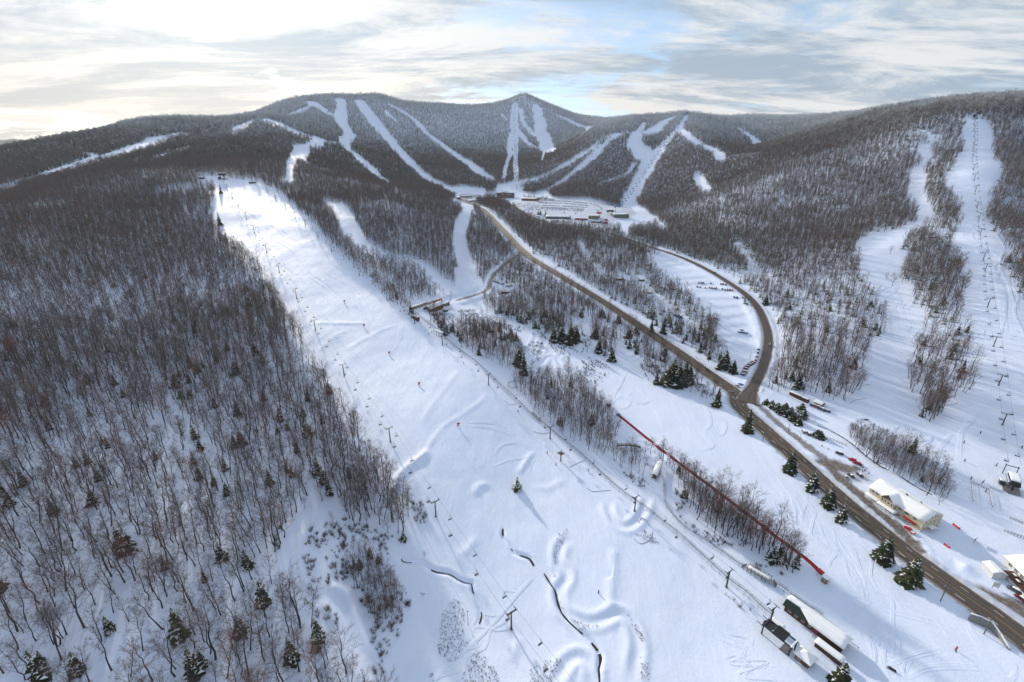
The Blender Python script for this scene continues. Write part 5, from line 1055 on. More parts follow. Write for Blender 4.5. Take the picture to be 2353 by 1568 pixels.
# ---- the yellow inn by the road
def inn():
    A, B = gp(cz, 205, 372), gp(cz, 800, 800); rz, L = frame_of(A, B); z = min(A.z, B.z); A = Vector((A.x, A.y, z)); C = gp(cz, 1000, 692); w = abs((C - B).dot(Vector((-math.sin(rz), math.cos(rz), 0)))); w = min(max(w, 9.5), 13.0)
    eave = min(max(top_height(cz(800, 800), cz(822, 668)), 5.5), 7.5); rise = 4.0
    o = gable('yellow_inn', A, L, rz, w, eave, rise, YELLOW, WHITEW, 'pale yellow two-storey inn with snowy roof and front gable beside the road', over=.7, snow_th=.35)
    # clapboard lines and corner boards
    for x in (0, L): MB().box((x, -.02, eave / 2 - .3), (.25, .08, eave)).build('corner_board', TRIMW, o)
    # projecting cross gable
    gx0, gw, gd = L * .27, L * .25, 1.6
    g = MB().prism([(gx0, -1.5), (gx0 + gw, -1.5), (gx0 + gw, eave), (gx0 + gw / 2, eave + rise * .82), (gx0, eave)], -gd, .2); g.build('front_gable', YELLOW, o)
    MB().prism([(gx0 + .1, eave + .1), (gx0 + gw - .1, eave + .1), (gx0 + gw / 2, eave + rise * .78)], -gd - .06, -gd).build('pediment', BROWNT, o)
    rr = MB(); t = .2
    for s in (0, 1):
        xe, xa = (gx0 - .6, gx0 + gw / 2) if s == 0 else (gx0 + gw + .6, gx0 + gw / 2); ze, za = eave - .35, eave + rise * .84
        rr.prism([(xe, ze), (xa, za), (xa, za + t), (xe, ze + t)], -gd - .7, w * .42)
    gr = rr.build('gable_roof', WHITEW, o)
    for s in (0, 1):
        xe, xa = (gx0 - .6, gx0 + gw / 2) if s == 0 else (gx0 + gw + .6, gx0 + gw / 2); V, Fc = snow_slab([(xe, -gd - .7, eave - .1), (xe, w * .3, eave - .1), (xa, w * .42, eave + rise * .84 + t), (xa, -gd - .7, eave + rise * .84 + t)], .3); link('roof_snow', mesh_from('roof_snow', V, Fc, [SNOWC], None, True), gr)
    for k in range(4): window(o, gx0 + gw * (.14 + .24 * k), -gd - .05, eave - 1.4, .95, 1.5, 1)
    for k in range(3): window(o, gx0 + gw * (.2 + .3 * k), -gd - .05, 1.5, 1.1, 1.5, 2)
    for fx in (.07, .16, .60, .72, .86): window(o, L * fx, -.05, eave - 1.5, 1.7, 1.5, 2)
    window(o, L * .62, -.05, 1.6, 1.1, 1.2, 1)
    for k in range(3): window(o, L * (.75 + .06 * k), -.05, 1.7, 1.2, 1.7, 2)
    MB().prism([(-.1, 3.4), (-1.3, 2.9), (-1.3, 2.7), (-.1, 2.8)], L * .70, L * .93, axis='x').build('awning', REDROOF, o)
    # right gable end windows
    for zc, ys in ((1.6, (.2, .42, .7, .85)), (eave - 1.5, (.2, .45, .62, .85)), (eave + 1.3, (.42, .6))):
        for yy in ys: window(o, L + .05, w * yy, zc, .9, 1.25, 1, R(90))
    # lean-to porch with posts
    for x0, x1, d in ((.0, .26, 2.6), (.26, .60, 3.4)):
        pr = MB().prism([(-.0, 3.3), (-d, 2.6), (-d, 2.4), (-.0, 3.1)], L * x0, L * x1, axis='x').build('porch_roof', WHITEW, o); yy = -gd if x0 > .1 else 0
        V, Fc = snow_slab([(L * x0, -d, 2.6), (L * x1, -d, 2.6), (L * x1, 0, 3.3), (L * x0, 0, 3.3)], .3); link('roof_snow', mesh_from('roof_snow', V, Fc, [SNOWC], None, True), pr)
        for k in range(5): MB().box((L * (x0 + (x1 - x0) * (k + .2) / 4.6), -d + .15, .7), (.16, .16, 3.6)).build('post', TRIMW, o)
        MB().box((L * (x0 + x1) / 2, -d + .15, .55), (L * (x1 - x0), .08, .1)).build('railing', BROWNT, o)
    MB().box((L * .30, -2.2, -.2), (L * .58, 3.0, .5)).build('porch_floor', DECKM, o)
    e = MB().prism([(w * .35, 2.8), (w * .65, 2.8), (w * .5, 3.9)], L, L + 2.6, axis='x').build('entrance_canopy', WHITEW, o)
    V, Fc = snow_slab([(L, w * .3, 2.8), (L + 2.6, w * .3, 2.8), (L + 2.6, w * .5, 3.95), (L, w * .5, 3.95)], .25); link('roof_snow', mesh_from('roof_snow', V, Fc, [SNOWC], None, True), e)
    for k in (.34, .66): MB().box((L + 2.4, w * k, .9), (.16, .16, 3.8)).build('post', TRIMW, o)
    MB().box((L + .06, w * .52, 1.0), (.1, 1.1, 2.1)).build('door', BROWNT, o)
    MB().box((L * .72, w * .62, eave + rise * .9), (.7, .5, 1.9)).build('chimney', GREYW, o); MB().box((L * .5, w * .5, eave + rise + .5), (1.0, .5, .6)).build('roof_vent', BLACKR, o)
    # rear ell, a little taller roof behind
    gb = MB().prism([(w - .5, -2), (w + 3.0, -2), (w + 3.0, eave - .5), (w - .5, eave + 1.0)], L * .22, L * .95, axis='x').build('rear_wing', YELLOW, o); V, Fc = snow_slab([(L * .21, w - .3, eave + 1.0), (L * .96, w - .3, eave + 1.0), (L * .96, w + 3.4, eave - .5), (L * .21, w + 3.4, eave - .5)], .35); link('roof_snow', mesh_from('roof_snow', V, Fc, [SNOWC], None, True), gb)
    print('inn', L, w, eave)
inn()
# ---- long brown barn of the coaster, with its green roof half under snow
def barn():
    A, B = gp(cf, 462, 868), gp(cf, 908, 1205); rz, L = frame_of(A, B); z = min(A.z, B.z); A = Vector((A.x, A.y, z)); w, eave, rise = 6.8, 3.6, 2.0
    o = gable('coaster_barn', A, L, rz, w, eave, rise, WOODB, GREENR, 'long brown wooden barn with green metal roof half covered by snow', over=.8, snow=False); ro = [c for c in o.children if c.name.startswith('roof')][0]
    for s in (0, 1):
        yE, zE, yR, zR = (-.8, eave - .8 * rise / (w / 2) + .17, w / 2, eave + rise + .2) if s == 0 else (w + .8, eave - .8 * rise / (w / 2) + .17, w / 2, eave + rise + .2)
        for k in range(int(L * .48 / .7) if s == 0 else 6):
            x = -.7 + .7 * k; MB().add([(x, yE, zE), (x + .08, yE, zE), (x + .08, yR, zR), (x, yR, zR), (x, yE, zE + .09), (x + .08, yE, zE + .09), (x + .08, yR, zR + .09), (x, yR, zR + .09)], [(0, 3, 2, 1), (4, 5, 6, 7), (0, 1, 5, 4), (1, 2, 6, 5), (2, 3, 7, 6), (3, 0, 4, 7)]).build('roof_rib', GREENR, ro)
        q = [(L * .46, yE, zE), (L + .8, yE, zE), (L + .8, yR, zR), (L * .12, yR, zR)] if s == 0 else [(-.8, yR, zR), (L + .8, yR, zR), (L + .8, yE, zE), (-.8, yE, zE)]
        V, Fc = snow_slab(q, .26); link('roof_snow', mesh_from('roof_snow', V, Fc, [SNOWC], None, True), ro)
    V, Fc = snow_slab([(-.8, w * .30, eave + rise * .60 + .25), (L * .30, w * .34, eave + rise * .68 + .25), (L * .25, w / 2, eave + rise + .2), (-.8, w / 2, eave + rise + .2)], .16); link('roof_snow', mesh_from('roof_snow', V, Fc, [SNOWC], None, True), ro)
    for k in range(4): window(o, L * (.1 + .12 * k), -.05, 1.9, 1.0, 1.1, 1)
    MB().box((L * .56, -.06, 1.2), (1.8, .1, 2.4)).build('door', mat('red door', (.25, .05, .04), .7), o)
    dk = MB().box((L * .80, -1.3, -.1), (L * .46, 2.4, .2)).build('deck', DECKM, o)
    for k in range(9): MB().box((L * (.58 + .055 * k), -2.45, .55), (.1, .1, 1.3)).build('rail_post', WOODB, o)
    for zz in (.6, 1.15): MB().box((L * .80, -2.45, zz), (L * .46, .08, .1)).build('hand_rail', WOODB, o)
    MB().box((L * .99, w + 1.2, .9), (7.0, .1, .12)).build('hand_rail', WOODB, o)
    for k in range(4): MB().box((L * .99 - 3.3 + 2.2 * k, w + 1.2, .3), (.12, .12, 1.4)).build('rail_post', WOODB, o)
    return rz
BRZ = barn()
A = gp(cf, 700, 1150); gable('loading_shed', A, 9.5, BRZ, 2.9, 2.4, .55, WOODB, GREYW, 'narrow brown shed with snowy roof next to the long barn', over=.35)
def hip_hut():
    A = gp(cf, 545, 1245); o = empty('operator_hut', A, BRZ); tag(o, 'square brick-red hut with snowy pyramid roof beside the lift terminal', 'hut'); s = 5.0; MB().box((s / 2, s / 2, 1.1), (s, s, 3.6)).build('wall', mat('red brown boards', (.24, .075, .04), .8, noise=.3, nscale=2), o)
    a = .7; z0, z1 = 2.9, 4.9; c = (s / 2, s / 2, z1); P = [(-a, -a, z0), (s + a, -a, z0), (s + a, s + a, z0), (-a, s + a, z0)]
    ro = MB().add(P + [c] + [(p[0], p[1], z0 - .25) for p in P], [(0, 1, 4), (1, 2, 4), (2, 3, 4), (3, 0, 4), (5, 6, 1, 0), (6, 7, 2, 1), (7, 8, 3, 2), (8, 5, 0, 3), (8, 7, 6, 5)]).build('roof', BROWNT, o)
    MB().add([(p[0] * 1.0, p[1], z0 + .22) for p in P] + [(c[0], c[1], z1 + .25)] + [(p[0], p[1], z0 + .01) for p in P], [(0, 1, 4), (1, 2, 4), (2, 3, 4), (3, 0, 4), (5, 6, 1, 0), (6, 7, 2, 1), (7, 8, 3, 2), (8, 5, 0, 3)]).build('roof_snow', SNOWC, ro, smooth=False)
    window(o, 1.3, -.05, 1.5, 1.3, 1.1, 2); MB().box((3.6, -.04, .9), (1.0, .08, 2.1)).build('door', DARKW, o)
hip_hut()
def terminal():
    A = gp(cf, 400, 1150); o = empty('lift_terminal', A, BRZ); tag(o, 'open steel chairlift terminal with black sloping panel roof near the barn', 'lift terminal')
    for x, y in ((-6.2, .4), (-6.2, 5.0), (4.8, .4), (4.8, 5.0)): MB().tube((x, y, -1.5), (x, y, 4.6), .3, n=8).build('column', STEEL, o)
    for y in (.4, 5.0): MB().box((-.7, y, 4.7), (12.2, .45, .5)).build('beam', STEEL, o)
    for x in (-6.2, -2.2, 1.6, 4.8): MB().box((x, 2.7, 4.75), (.4, 5.0, .42)).build('cross_beam', GREYS if x > 4 else STEEL, o)
    p = MB().box((-.2, 2.4, 5.35), (4.6, 5.6, .22), rx=.10).build('panel_roof', mat('black roof panel', (.022, .023, .027), .5, noise=.3, nscale=.5), o)
    for k in range(9): MB().box((-2.35 + .54 * k, 2.4, 5.49), (.05, 5.5, .07), rx=.10).build('panel_seam', STEEL, p)
    MB().tube((-5.2, 2.7, 4.2), (-5.2, 2.7, 4.5), 2.2, n=20).build('bullwheel', STEEL, o)
    for s in (-1, 1): MB().tube((-6.2, 2.7 + 2.3 * s, 4.0), (-9.0, 2.7 + 2.3 * s, 4.4), .16, n=5).build('rope_guide', STEEL, o)
    MB().box((-4.2, 8.0, 1.0), (4.8, 2.6, 3.2)).build('control_cabin', DARKW, o); V, Fc = snow_slab([(-6.9, 6.4, 2.7), (-1.5, 6.4, 2.7), (-1.5, 9.6, 3.0), (-6.9, 9.6, 3.0)], .3); link('cabin_snow', mesh_from('cabin_snow', V, Fc, [SNOWC], None, True), o)
    for k in range(3): window(o, -5.6 + 1.4 * k, 6.66, 1.6, 1.0, 1.0, 1)
    V, Fc = snow_slab([(4.5, .2, 4.98), (5.1, .2, 4.98), (5.1, 5.2, 4.98), (4.5, 5.2, 4.98)], .15); link('beam_snow', mesh_from('beam_snow', V, Fc, [SNOWC]), o)
    MB().box((2.9, 2.2, .1), (3.2, 4.6, .16)).build('loading_deck', GREYS, o)
terminal()
def station():
    """raised covered track on the lower coaster"""
    A, B = gp(cf, 170, 560), gp(cf, 345, 665); rz, L = frame_of(A, B); o = empty('coaster_platform', A, rz); tag(o, 'long raised snow covered platform with railings straddling the coaster track', 'platform')
    for y in (0, 2.6): MB().box((L / 2, y, 1.9), (L, .3, .4)).build('beam', GREYS, o)
    V, Fc = snow_slab([(0, .1, 2.1), (L, .1, 2.1), (L, 2.5, 2.1), (0, 2.5, 2.1)], .25); link('deck_snow', mesh_from('deck_snow', V, Fc, [SNOWC], None, True), o)
    for k in range(7):
        x = L * k / 6
        for y in (0, 2.6): MB().box((x, y, 1.3), (.16, .16, 3.8)).build('post', STEEL, o)
    for y in (-.1, 2.7):
        for zz in (2.7, 3.2): MB().box((L / 2, y, zz), (L, .08, .1)).build('hand_rail', GREYS, o)
    for s, x0 in ((-1, -1.2), (1, L + 1.2)):
        for k in range(4): MB().box((x0 + s * .45 * k, 1.3, 1.9 - .5 * k), (.45, 2.6, .12)).build('step', GREYS, o)
station()
def plank_bridge():
    A, B = gp(ca, 1110, 775), gp(ca, 1295, 785); rz, L = frame_of(A, B); o = empty('footbridge', A, rz); tag(o, 'grey timber footbridge with railings over the gully in the tree strip', 'footbridge'); n = 14; h = 2.6
    for k in range(n): MB().box((L * (k + .5) / n, 0, h + 1.0 * math.sin(math.pi * (k + .5) / n)), (L / n * .92, 2.2, .14)).build('plank', WOODP, o)
    for y in (-1.1, 1.1):
        for zz in (.55, 1.05): MB().path([(L * k / 10, y, h + zz + 1.0 * math.sin(math.pi * k / 10)) for k in range(11)], .07).build('hand_rail', WOODP, o)
        for k in range(0, 11, 2): MB().box((L * k / 10, y, (h + 1.0 * math.sin(math.pi * k / 10)) / 2), (.16, .16, h + 2.9)).build('post', WOODP, o)
plank_bridge()
A, B = gp(ca, 1385, 1010), gp(ca, 1432, 905); rz, L = frame_of(A, B); o = empty('covered_bridge', A, rz); tag(o, 'small covered crossing with long white snowy roof on posts over the coaster', 'covered bridge')
for k in range(4):
    for y in (0, 2.6): MB().box((L * k / 3, -y, 1.2), (.2, .2, 5.2)).build('post', WOODB, o)
ro = MB().prism([(.5, 3.6), (-1.3, 4.5), (-3.1, 3.6), (-3.1, 3.4), (-1.3, 4.3), (.5, 3.4)], -.6, L + .6, axis='x').build('roof', WOODB, o)
for q in ([(-.6, .5, 3.62), (L + .6, .5, 3.62), (L + .6, -1.3, 4.52), (-.6, -1.3, 4.52)], [(-.6, -1.3, 4.52), (L + .6, -1.3, 4.52), (L + .6, -3.1, 3.62), (-.6, -3.1, 3.62)]): V, Fc = snow_slab(q, .25); link('roof_snow', mesh_from('roof_snow', V, Fc, [SNOWC], None, True), ro)
MB().box((L / 2, -1.3, .9), (L, 2.4, .2)).build('deck', DECKM, o)
# ---- white lodge with a deck at the right edge
def lodge():
    A = gp(c9, 2165, 1230); B = gp(c9, 2310, 1390); rz, _ = frame_of(A, B); z = A.z
    def loc(x, y): return Vector((A.x + x * math.cos(rz) - y * math.sin(rz), A.y + x * math.sin(rz) + y * math.cos(rz), z))
    o = gable('white_lodge', loc(-4.0, 4.5), 30, rz, 13, 4.6, 2.6, WHITEW, GREYW, 'low white lodge with broad snowy roofs and brown deck at the right edge', over=.8, snow_th=.4)
    MB().box((13.5, -2.6, .2), (15, 5.0, 3.0)).build('deck_base', WHITEW, o)
    for k in range(20): MB().box((6.2 + .76 * k, -2.6, 1.78), (.68, 4.9, .10)).build('plank', DECKM, o)
    for k in range(9): MB().box((6.2 + 1.85 * k, -5.0, 2.3), (.1, .1, 1.1)).build('rail_post', WOODB, o)
    MB().box((13.5, -5.0, 2.8), (15, .08, .1)).build('hand_rail', WOODB, o)
    for k in range(6): window(o, 3 + 3.4 * k, -.05, 2.9, 1.8, 1.5, 2)
    for i, (tx_, ty_) in enumerate(((4, -2), (7.5, -3.2), (11, -2))):
        V, Fc = snow_slab([(tx_ - .9, ty_ - .5, 2.6), (tx_ + .9, ty_ - .5, 2.6), (tx_ + .9, ty_ + .5, 2.6), (tx_ - .9, ty_ + .5, 2.6)], .2); t = tag(link('picnic_table', mesh_from('picnic_table', V, Fc, [SNOWC]), None, None), 'snow capped picnic table on the lodge deck, %s along the rail' % ('first', 'second', 'third')[i], 'table')
        t.location = loc(1, 4.5); t.rotation_euler[2] = rz
        lg = MB()
        for sx_ in (-.6, .6): lg.box((tx_ + sx_, ty_, 2.15), (.12, .8, .75))
        lg.box((tx_, ty_ - .9, 2.2), (1.8, .3, .08)).box((tx_, ty_ + .9, 2.2), (1.8, .3, .08)).build('legs', WOODB, t)
    def ch(x, y): return 2125.7 + x * .3463, 1091.6 + y * .3463
    gable('lodge_annex', gp(ch, 372, 610), 6.5, rz, 5.0, 3.0, 1.2, WHITEW, GREYW, 'small white annex beside the lodge deck', over=.4)
    gable('lodge_wing', loc(-8, 18.2), 30, rz, 11, 5.2, 2.4, WHITEW, GREYW, 'rear wing of the white lodge with snowy roof', over=.7, snow_th=.4)
lodge()
# ---- base of the right hand lift
def ride_station(name, A, rz, label, s=1.0, roof=True):
    o = empty(name, A, rz); o.scale = (s,) * 3; tag(o, label, 'lift terminal'); MB().prism([(-1.6, 4.6), (-2.2, 5.4), (-1.9, 6.6), (0, 7.1), (1.9, 6.6), (2.2, 5.4), (1.6, 4.6)], 0, 11, m=0).build('housing', STEEL, o)
    V, Fc = snow_slab([(-2.2, -.2, 7.12), (2.2, -.2, 7.12), (2.2, 11.2, 7.12), (-2.2, 11.2, 7.12)], .4); link('roof_snow', mesh_from('roof_snow', V, Fc, [SNOWC], None, True), o)
    for y in (2, 9): MB().tube((0, y, -2), (0, y, 4.8), .5, n=8).build('column', STEEL, o)
    MB().tube((0, 10, 4.1), (0, 10, 4.4), 2.6, n=20).build('bullwheel', STEEL, o)
    for s_ in (-1, 1): MB().tube((2.6 * s_, 10, 4.2), (2.6 * s_, -1.5, 4.6), .12, n=5).build('rope_guide', STEEL, o)
    MB().box((3.6, 4, 1.2), (2.4, 3.2, 2.6)).build('cabin', DARKW, o); V, Fc = snow_slab([(2.3, 2.3, 2.55), (4.9, 2.3, 2.55), (4.9, 5.7, 2.55), (2.3, 5.7, 2.55)], .3); link('cabin_snow', mesh_from('cabin_snow', V, Fc, [SNOWC], None, True), o)
    MB().box((0, 5.5, -.2), (7, 13, .3)).build('platform', GREYS, o)
    return o
d = LC[-1] - LC[-2]; ride_station('lift_terminal', gp(c9, 2245, 600), math.atan2(d.y, d.x) - math.pi / 2, 'dark lift station with snowy curved roof on the slope at the right edge')
def portal(A, rz, g=2.6, h=6.2):
    o = empty('rope_portal', A, rz); tag(o, 'dark steel portal frame in front of the lift station at the right edge', 'lift frame')
    for s in (-1, 1): MB().tube((s * g, 0, -1), (s * g, 0, h), .2, n=6).build('column', STEEL, o); MB().box((s * g, 0, h + .3), (.3, 2.2, .3)).build('sheave_train', STEEL, o)
    MB().box((0, 0, h), (2 * g + .6, .3, .4)).build('beam', STEEL, o)
portal(gp(c9, 2240, 545), math.atan2(d.y, d.x) - math.pi / 2)
ride_station('lift_top_station', gp(c4, 1922, 378), math.atan2(-d.y, -d.x) - math.pi / 2, 'small dark top station of the lift at the right edge', 1.2)
d = LA[1] - LA[0]; ride_station('lift_top_station', gp(c1, 1478, 1200), math.atan2(-d.y, -d.x) + 2.2, 'dark domed top station at the head of the wide slope', 1.35)
ride_station('lift_base_station', gp(c3, 330, 1195), 1.2, 'grey base station of the far blue chairlift', 1.5)
ride_station('lift_top_station', gp(c2, 765, 172), .3, 'tiny dark lift station on the left summit', 1.2)
ride_station('lift_top_station', gp(c3, 965, 335), .3, 'tiny dark lift station on top of the rounded right peak', 1.1)
# ---- pump yard beside the slope
def cy(x, y): return 861.8 + x * .17086, 660.7 + y * .17086
Y0, Y1 = gp(cy, 510, 315), gp(cy, 740, 225); yrz, _ = frame_of(Y0, Y1)
tone = ('first', 'second', 'third', 'fourth', 'fifth', 'sixth', 'seventh', 'eighth', 'ninth')
for i, (x, y, red) in enumerate(((538, 305, 0), (580, 292, 0), (622, 278, 0), (662, 262, 0), (702, 246, 0), (752, 240, 2), (782, 222, 2), (826, 214, 1), (866, 202, 1), (902, 190, 1))):
    p = gp(cy, x, y); o = boxy('generator_box', Vector((p.x - 2.6, p.y - 1.2, p.z)), 5.4, yrz, 3.6, 3.5, (TANW, REDP, WHITEW)[red], ('tan', 'red doored', 'white')[red] + ' snow topped equipment box in the yard, %s in the row' % (tone + ('last',))[i], 'container', .35, group=None)
    MB().box((5.43, 1.8, 1.5), (.06, 2.6, 2.7)).build('door', REDP if red == 1 else BROWNT, o)
A, B = gp(cy, 742, 330), gp(cy, 915, 295); rz, L = frame_of(A, B); gable('pump_house', A, L + 1, rz, 9, 3.6, 2.8, WOODB, GREYW, 'dark brown pump house with snowy roof in the yard beside the slope', over=.8, snow_th=.35)
o = empty('roof_chute', gp(cy, 700, 345), rz + .25); tag(o, 'white ribbed ramp leaning against the pump house', 'ramp')
for k in range(4): MB().box((.9 * k, 0, 2.0), (.35, 6.4, .14), rx=.6).build('slat', WHITEW, o)
for k in (0, 2.7): MB().box((k, 2.2, 1.6), (.2, .2, 3.6)).build('leg', STEEL, o)
p = gp(cy, 930, 255); boxy('green_trailer', p, 12, rz, 3.2, 3.0, GREENW, 'long dark green trailer building in the pump yard', 'trailer', .12, 4, 1.7, trim=GREENR)
p = gp(cy, 945, 330); boxy('green_skip', p, 6.0, rz, 2.2, 1.9, GREENW, 'low dark green container in front of the pump house', 'container', .25)
p = gp(cy, 800, 385); boxy('dark_shed', p, 5.5, rz, 3.5, 2.4, DARKW, 'dark flat shed below the pump house', 'shed', .3); p = gp(cy, 885, 372); boxy('brown_crate', p, 2.8, rz, 2.4, 2.0, WOODB, 'small brown crate beside the dark shed', 'crate', 0)
for i, (x, y) in enumerate(((955, 165), (990, 250), (1030, 285), (1190, 410), (805, 105))):
    p = gp(cy, x, y); t = tag(empty('lamp_post', p), 'slim pole standing in the pump yard, %s' % ('by the transformers', 'by the green trailer', 'at the end of the green trailer', 'by the lone tree', 'by the wood edge')[i], 'pole'); MB().tube((0, 0, -.5), (0, 0, 7.5 - i * .8), .14, .1, 6).build('pole', WOODP, t); MB().box((0, 0, 7.3 - i * .8), (1.2, .12, .12)).build('crossarm', WOODP, t)
A, B = gp(cy, 482, 400), gp(cy, 572, 460); rz, L = frame_of(A, B); boxy('rail_shed', A, L, rz, 2.8, 2.4, WOODB, 'small brown shed with white roof by the lift tower above the pump yard', 'shed', .3, 2, 1.4, win_w=.8, win_h=.7)
def big_sign():
    A, B = gp(cy, 785, 628), gp(cy, 895, 700); rz, L = frame_of(A, B); o = empty('raised_platform', A, rz); tag(o, 'long white topped platform with blue edge on steel posts over the lift line', 'platform'); h = 4.4
    MB().box((L / 2, 1.6, h), (L, 3.4, .5)).build('edge_panel', BLUEW, o); V, Fc = snow_slab([(0, 0, h + .25), (L, 0, h + .25), (L, 3.2, h + .25), (0, 3.2, h + .25)], .22); link('deck_snow', mesh_from('deck_snow', V, Fc, [SNOWC], None, True), o)
    for k in range(4):
        for y in (.3, 2.9): MB().box((L * (.05 + .3 * k), y, h / 2 - .7), (.22, .22, h + 1.6)).build('post', STEEL, o)
    for y in (0, 3.2): MB().box((L / 2, y, h + 1.2), (L, .08, .08)).build('hand_rail', STEEL, o); [MB().box((L * k / 8, y, h + .7), (.07, .07, 1.0)).build('rail_post', STEEL, o) for k in range(9)]
big_sign()
p = gp(ca, 672, 872); o = empty('lookout_tower', p, BRZ); tag(o, 'single post carrying a square snowy work platform with stairs on the slope', 'platform')
MB().tube((0, 0, -1), (0, 0, 7.0), .4, .3, 8).build('mast', STEEL, o)
for k in range(5): MB().box((-1.4 + .7 * k, 0, 6.0), (.62, 3.2, .12)).build('plank', WOODP, o)
for y in (-1.6, 1.6): MB().box((0, y, 7.0), (3.4, .08, .1)).build('hand_rail', STEEL, o)
for x in (-1.7, 1.7): MB().box((x, 0, 7.0), (.08, 3.2, .1)).build('hand_rail', STEEL, o)
for x in (-1.7, 1.7):
    for y in (-1.6, 1.6): MB().box((x, y, 6.5), (.1, .1, 1.1)).build('rail_post', STEEL, o)
for k in range(6): MB().box((-2.0 - .55 * k, 1.0, 5.8 - .55 * k), (.5, 1.2, .1)).build('step', STEEL, o)
# ---- wood-hidden sheds
p = gp(cb, 990, 345); gable('red_shed', p, 11, .15, 6, 3.2, 1.4, mat('dark red boards', (.20, .045, .03), .8, noise=.3, nscale=1), GREYW, 'dark red shed half hidden in the wood below the dirt track', snow_th=.35)
for i, (x, y) in enumerate(((925, 248), (942, 255), (958, 262), (985, 272), (1030, 290))): p = gp(cb, x, y); boxy('storage_bin', p, 3.4 if i < 3 else 5, .2, 2.4, 1.8, DARKW if i < 3 else BLUEW, 'snow topped bin beside the dirt track, %s from the road side' % tone[i], 'container', .3)
p = gp(cb, 1895, 240); gable('red_shed', p, 9, .1, 5, 2.8, 1.2, mat('dark red boards', (.20, .045, .03), .8), GREYW, 'red shed in the clearing between the two roads', snow_th=.3)
p = gp(cb, 2075, 245); gable('brown_shed', p, 7, .1, 4, 2.4, 1.0, WOODB, GREYW, 'small brown shed at the edge of the terraced car park', snow_th=.3)
p = gp(cb, 2140, 345); boxy('low_hut', p, 6, .1, 4, 2.2, TANW, 'low snow topped hut on the lane below the terraces', 'hut', .3)
p = gp(cd, 1230, 0); p = gp(c7, 690, 868); boxy('platform_hut', p, 10, .1, 5, 1.6, WOODB, 'brown hut on the wooded knoll between the two right hand runs', 'hut', .35)
# blue ramp and blue skips near the terraced car park
A, B = gp(cd, 378, 712), gp(cd, 438, 740); rz, L = frame_of(A, B); o = empty('blue_skip', A, rz); tag(o, 'long open blue steel ramp in the snowy yard beside the main road wood', 'skip'); MB().box((L / 2, 0, .7), (L, .25, 1.8)).build('side_panel', BLUEW, o); MB().box((L / 2, 2.8, .7), (L, .25, 1.8)).build('side_panel', BLUEW, o); MB().box((L / 2, 1.4, .2), (L, 2.6, .2)).build('base', BLUEW, o); MB().box((0, 1.4, .7), (.2, 2.6, 1.8)).build('end_panel', BLUEW, o)
for i, (x, y) in enumerate(((892, 848), (908, 838), (922, 850), (942, 856), (705, 742))):
    p = gp(cd, x, y); boxy('blue_bin', p, 3.0, .2, 2.4, 2.6 if i == 1 else 1.8, BLUEW, 'blue steel bin on the snow, %s' % ('first of four in a row', 'tallest of four in a row', 'third of four in a row', 'last of four in a row', 'alone on the terrace above')[i], 'bin', .15)
# ---- base lodge and the buildings round the big car park
def base_lodge():
    A, B = gp(c2, 1660, 825), gp(c2, 1775, 828); rz, L = frame_of(A, B); A.z = min(A.z, B.z); o = empty('base_lodge', A, rz); tag(o, 'dark glass base lodge with red brown centre tower and white roof', 'lodge'); w, h = 26, 15
    MB().box((L / 2, w / 2, h / 2 - 1), (L, w, h + 2)).build('wall', DARKW, o); MB().box((L * .34, -.8, h / 2 + .5), (L * .22, 3.0, h + 3)).build('centre_tower', BRICK, o); MB().box((L / 2, w / 2, h + .3), (L + 2, w + 2, .7)).build('roof', GREYS, o)
    V, Fc = snow_slab([(-.5, -.5, h + .7), (L + .5, -.5, h + .7), (L + .5, w, h + .7), (-.5, w, h + .7)], .8); link('roof_snow', mesh_from('roof_snow', V, Fc, [SNOWC], None, True), o); MB().box((L * .5, w * .5, h + 2.4), (L * .3, 8, 3)).build('roof_plant', GREYW, o)
    for x0, x1 in ((.02, .21), (.47, .98)):
        n = 5 if x0 < .1 else 10
        for k in range(n): window(o, L * (x0 + (x1 - x0) * (k + .5) / n), -.1, 3.0, L * (x1 - x0) / n * .8, 3.2, 1)
    MB().box((L * .5, -.3, 5.6), (L * 1.02, 1.6, .6)).build('balcony', BRICK, o)
    for tx_, s_, x_, z_ in (('Killington', 3.4, .62, 9.2), ('K', 5.0, .55, 8.8), ('K', 4.6, .31, 11.0)):
        cu = bpy.data.curves.new('lettering', 'FONT'); cu.body = tx_; cu.size = s_; cu.extrude = .08; cu.materials.append(TRIMW); t0 = bpy.data.objects.new('lettering_source', cu); t = link('lettering', bpy.data.meshes.new_from_object(t0)); bpy.data.objects.remove(t0); t.parent = o; t.location = (L * x_, -.15 if x_ > .5 else -2.5, z_); t.rotation_euler = (R(90), 0, 0)
base_lodge()
def shed2(f, a, b, w, h, m, label, roof=None, wins=0, cat='building', gab=False, sn=.5):
    A, B = gp(f, *a), gp(f, *b); rz, L = frame_of(A, B); A.z = min(A.z, B.z)
    if gab: o = gable('base_building', A, L, rz, w, h, gab, m, roof or GREYW, label, cat, snow_th=sn); [window(o, L * (k + .5) / wins, -.1, h * .5, L / wins * .6, h * .35, 2) for k in range(wins)]
    else: o = boxy('base_building', A, L, rz, w, h, m, label, cat, sn, wins, h * .5, win_w=L / max(wins, 1) * .6, win_h=h * .4)
    return o
shed2(c2, (1825, 845), (1922, 848), 18, 6.5, BRICK, 'long low brick building next to the row of spruces by the base car park', wins=6, gab=2.5)
shed2(cg, (945, 540), (1135, 545), 14, 5.5, DARKW, 'long blue grey building with snowy roof inside the base car park', wins=10, gab=3.0)
shed2(cg, (1280, 540), (1358, 545), 22, 8, TANW, 'square tan building with white roof at the end of the base car park', wins=3, sn=.8)
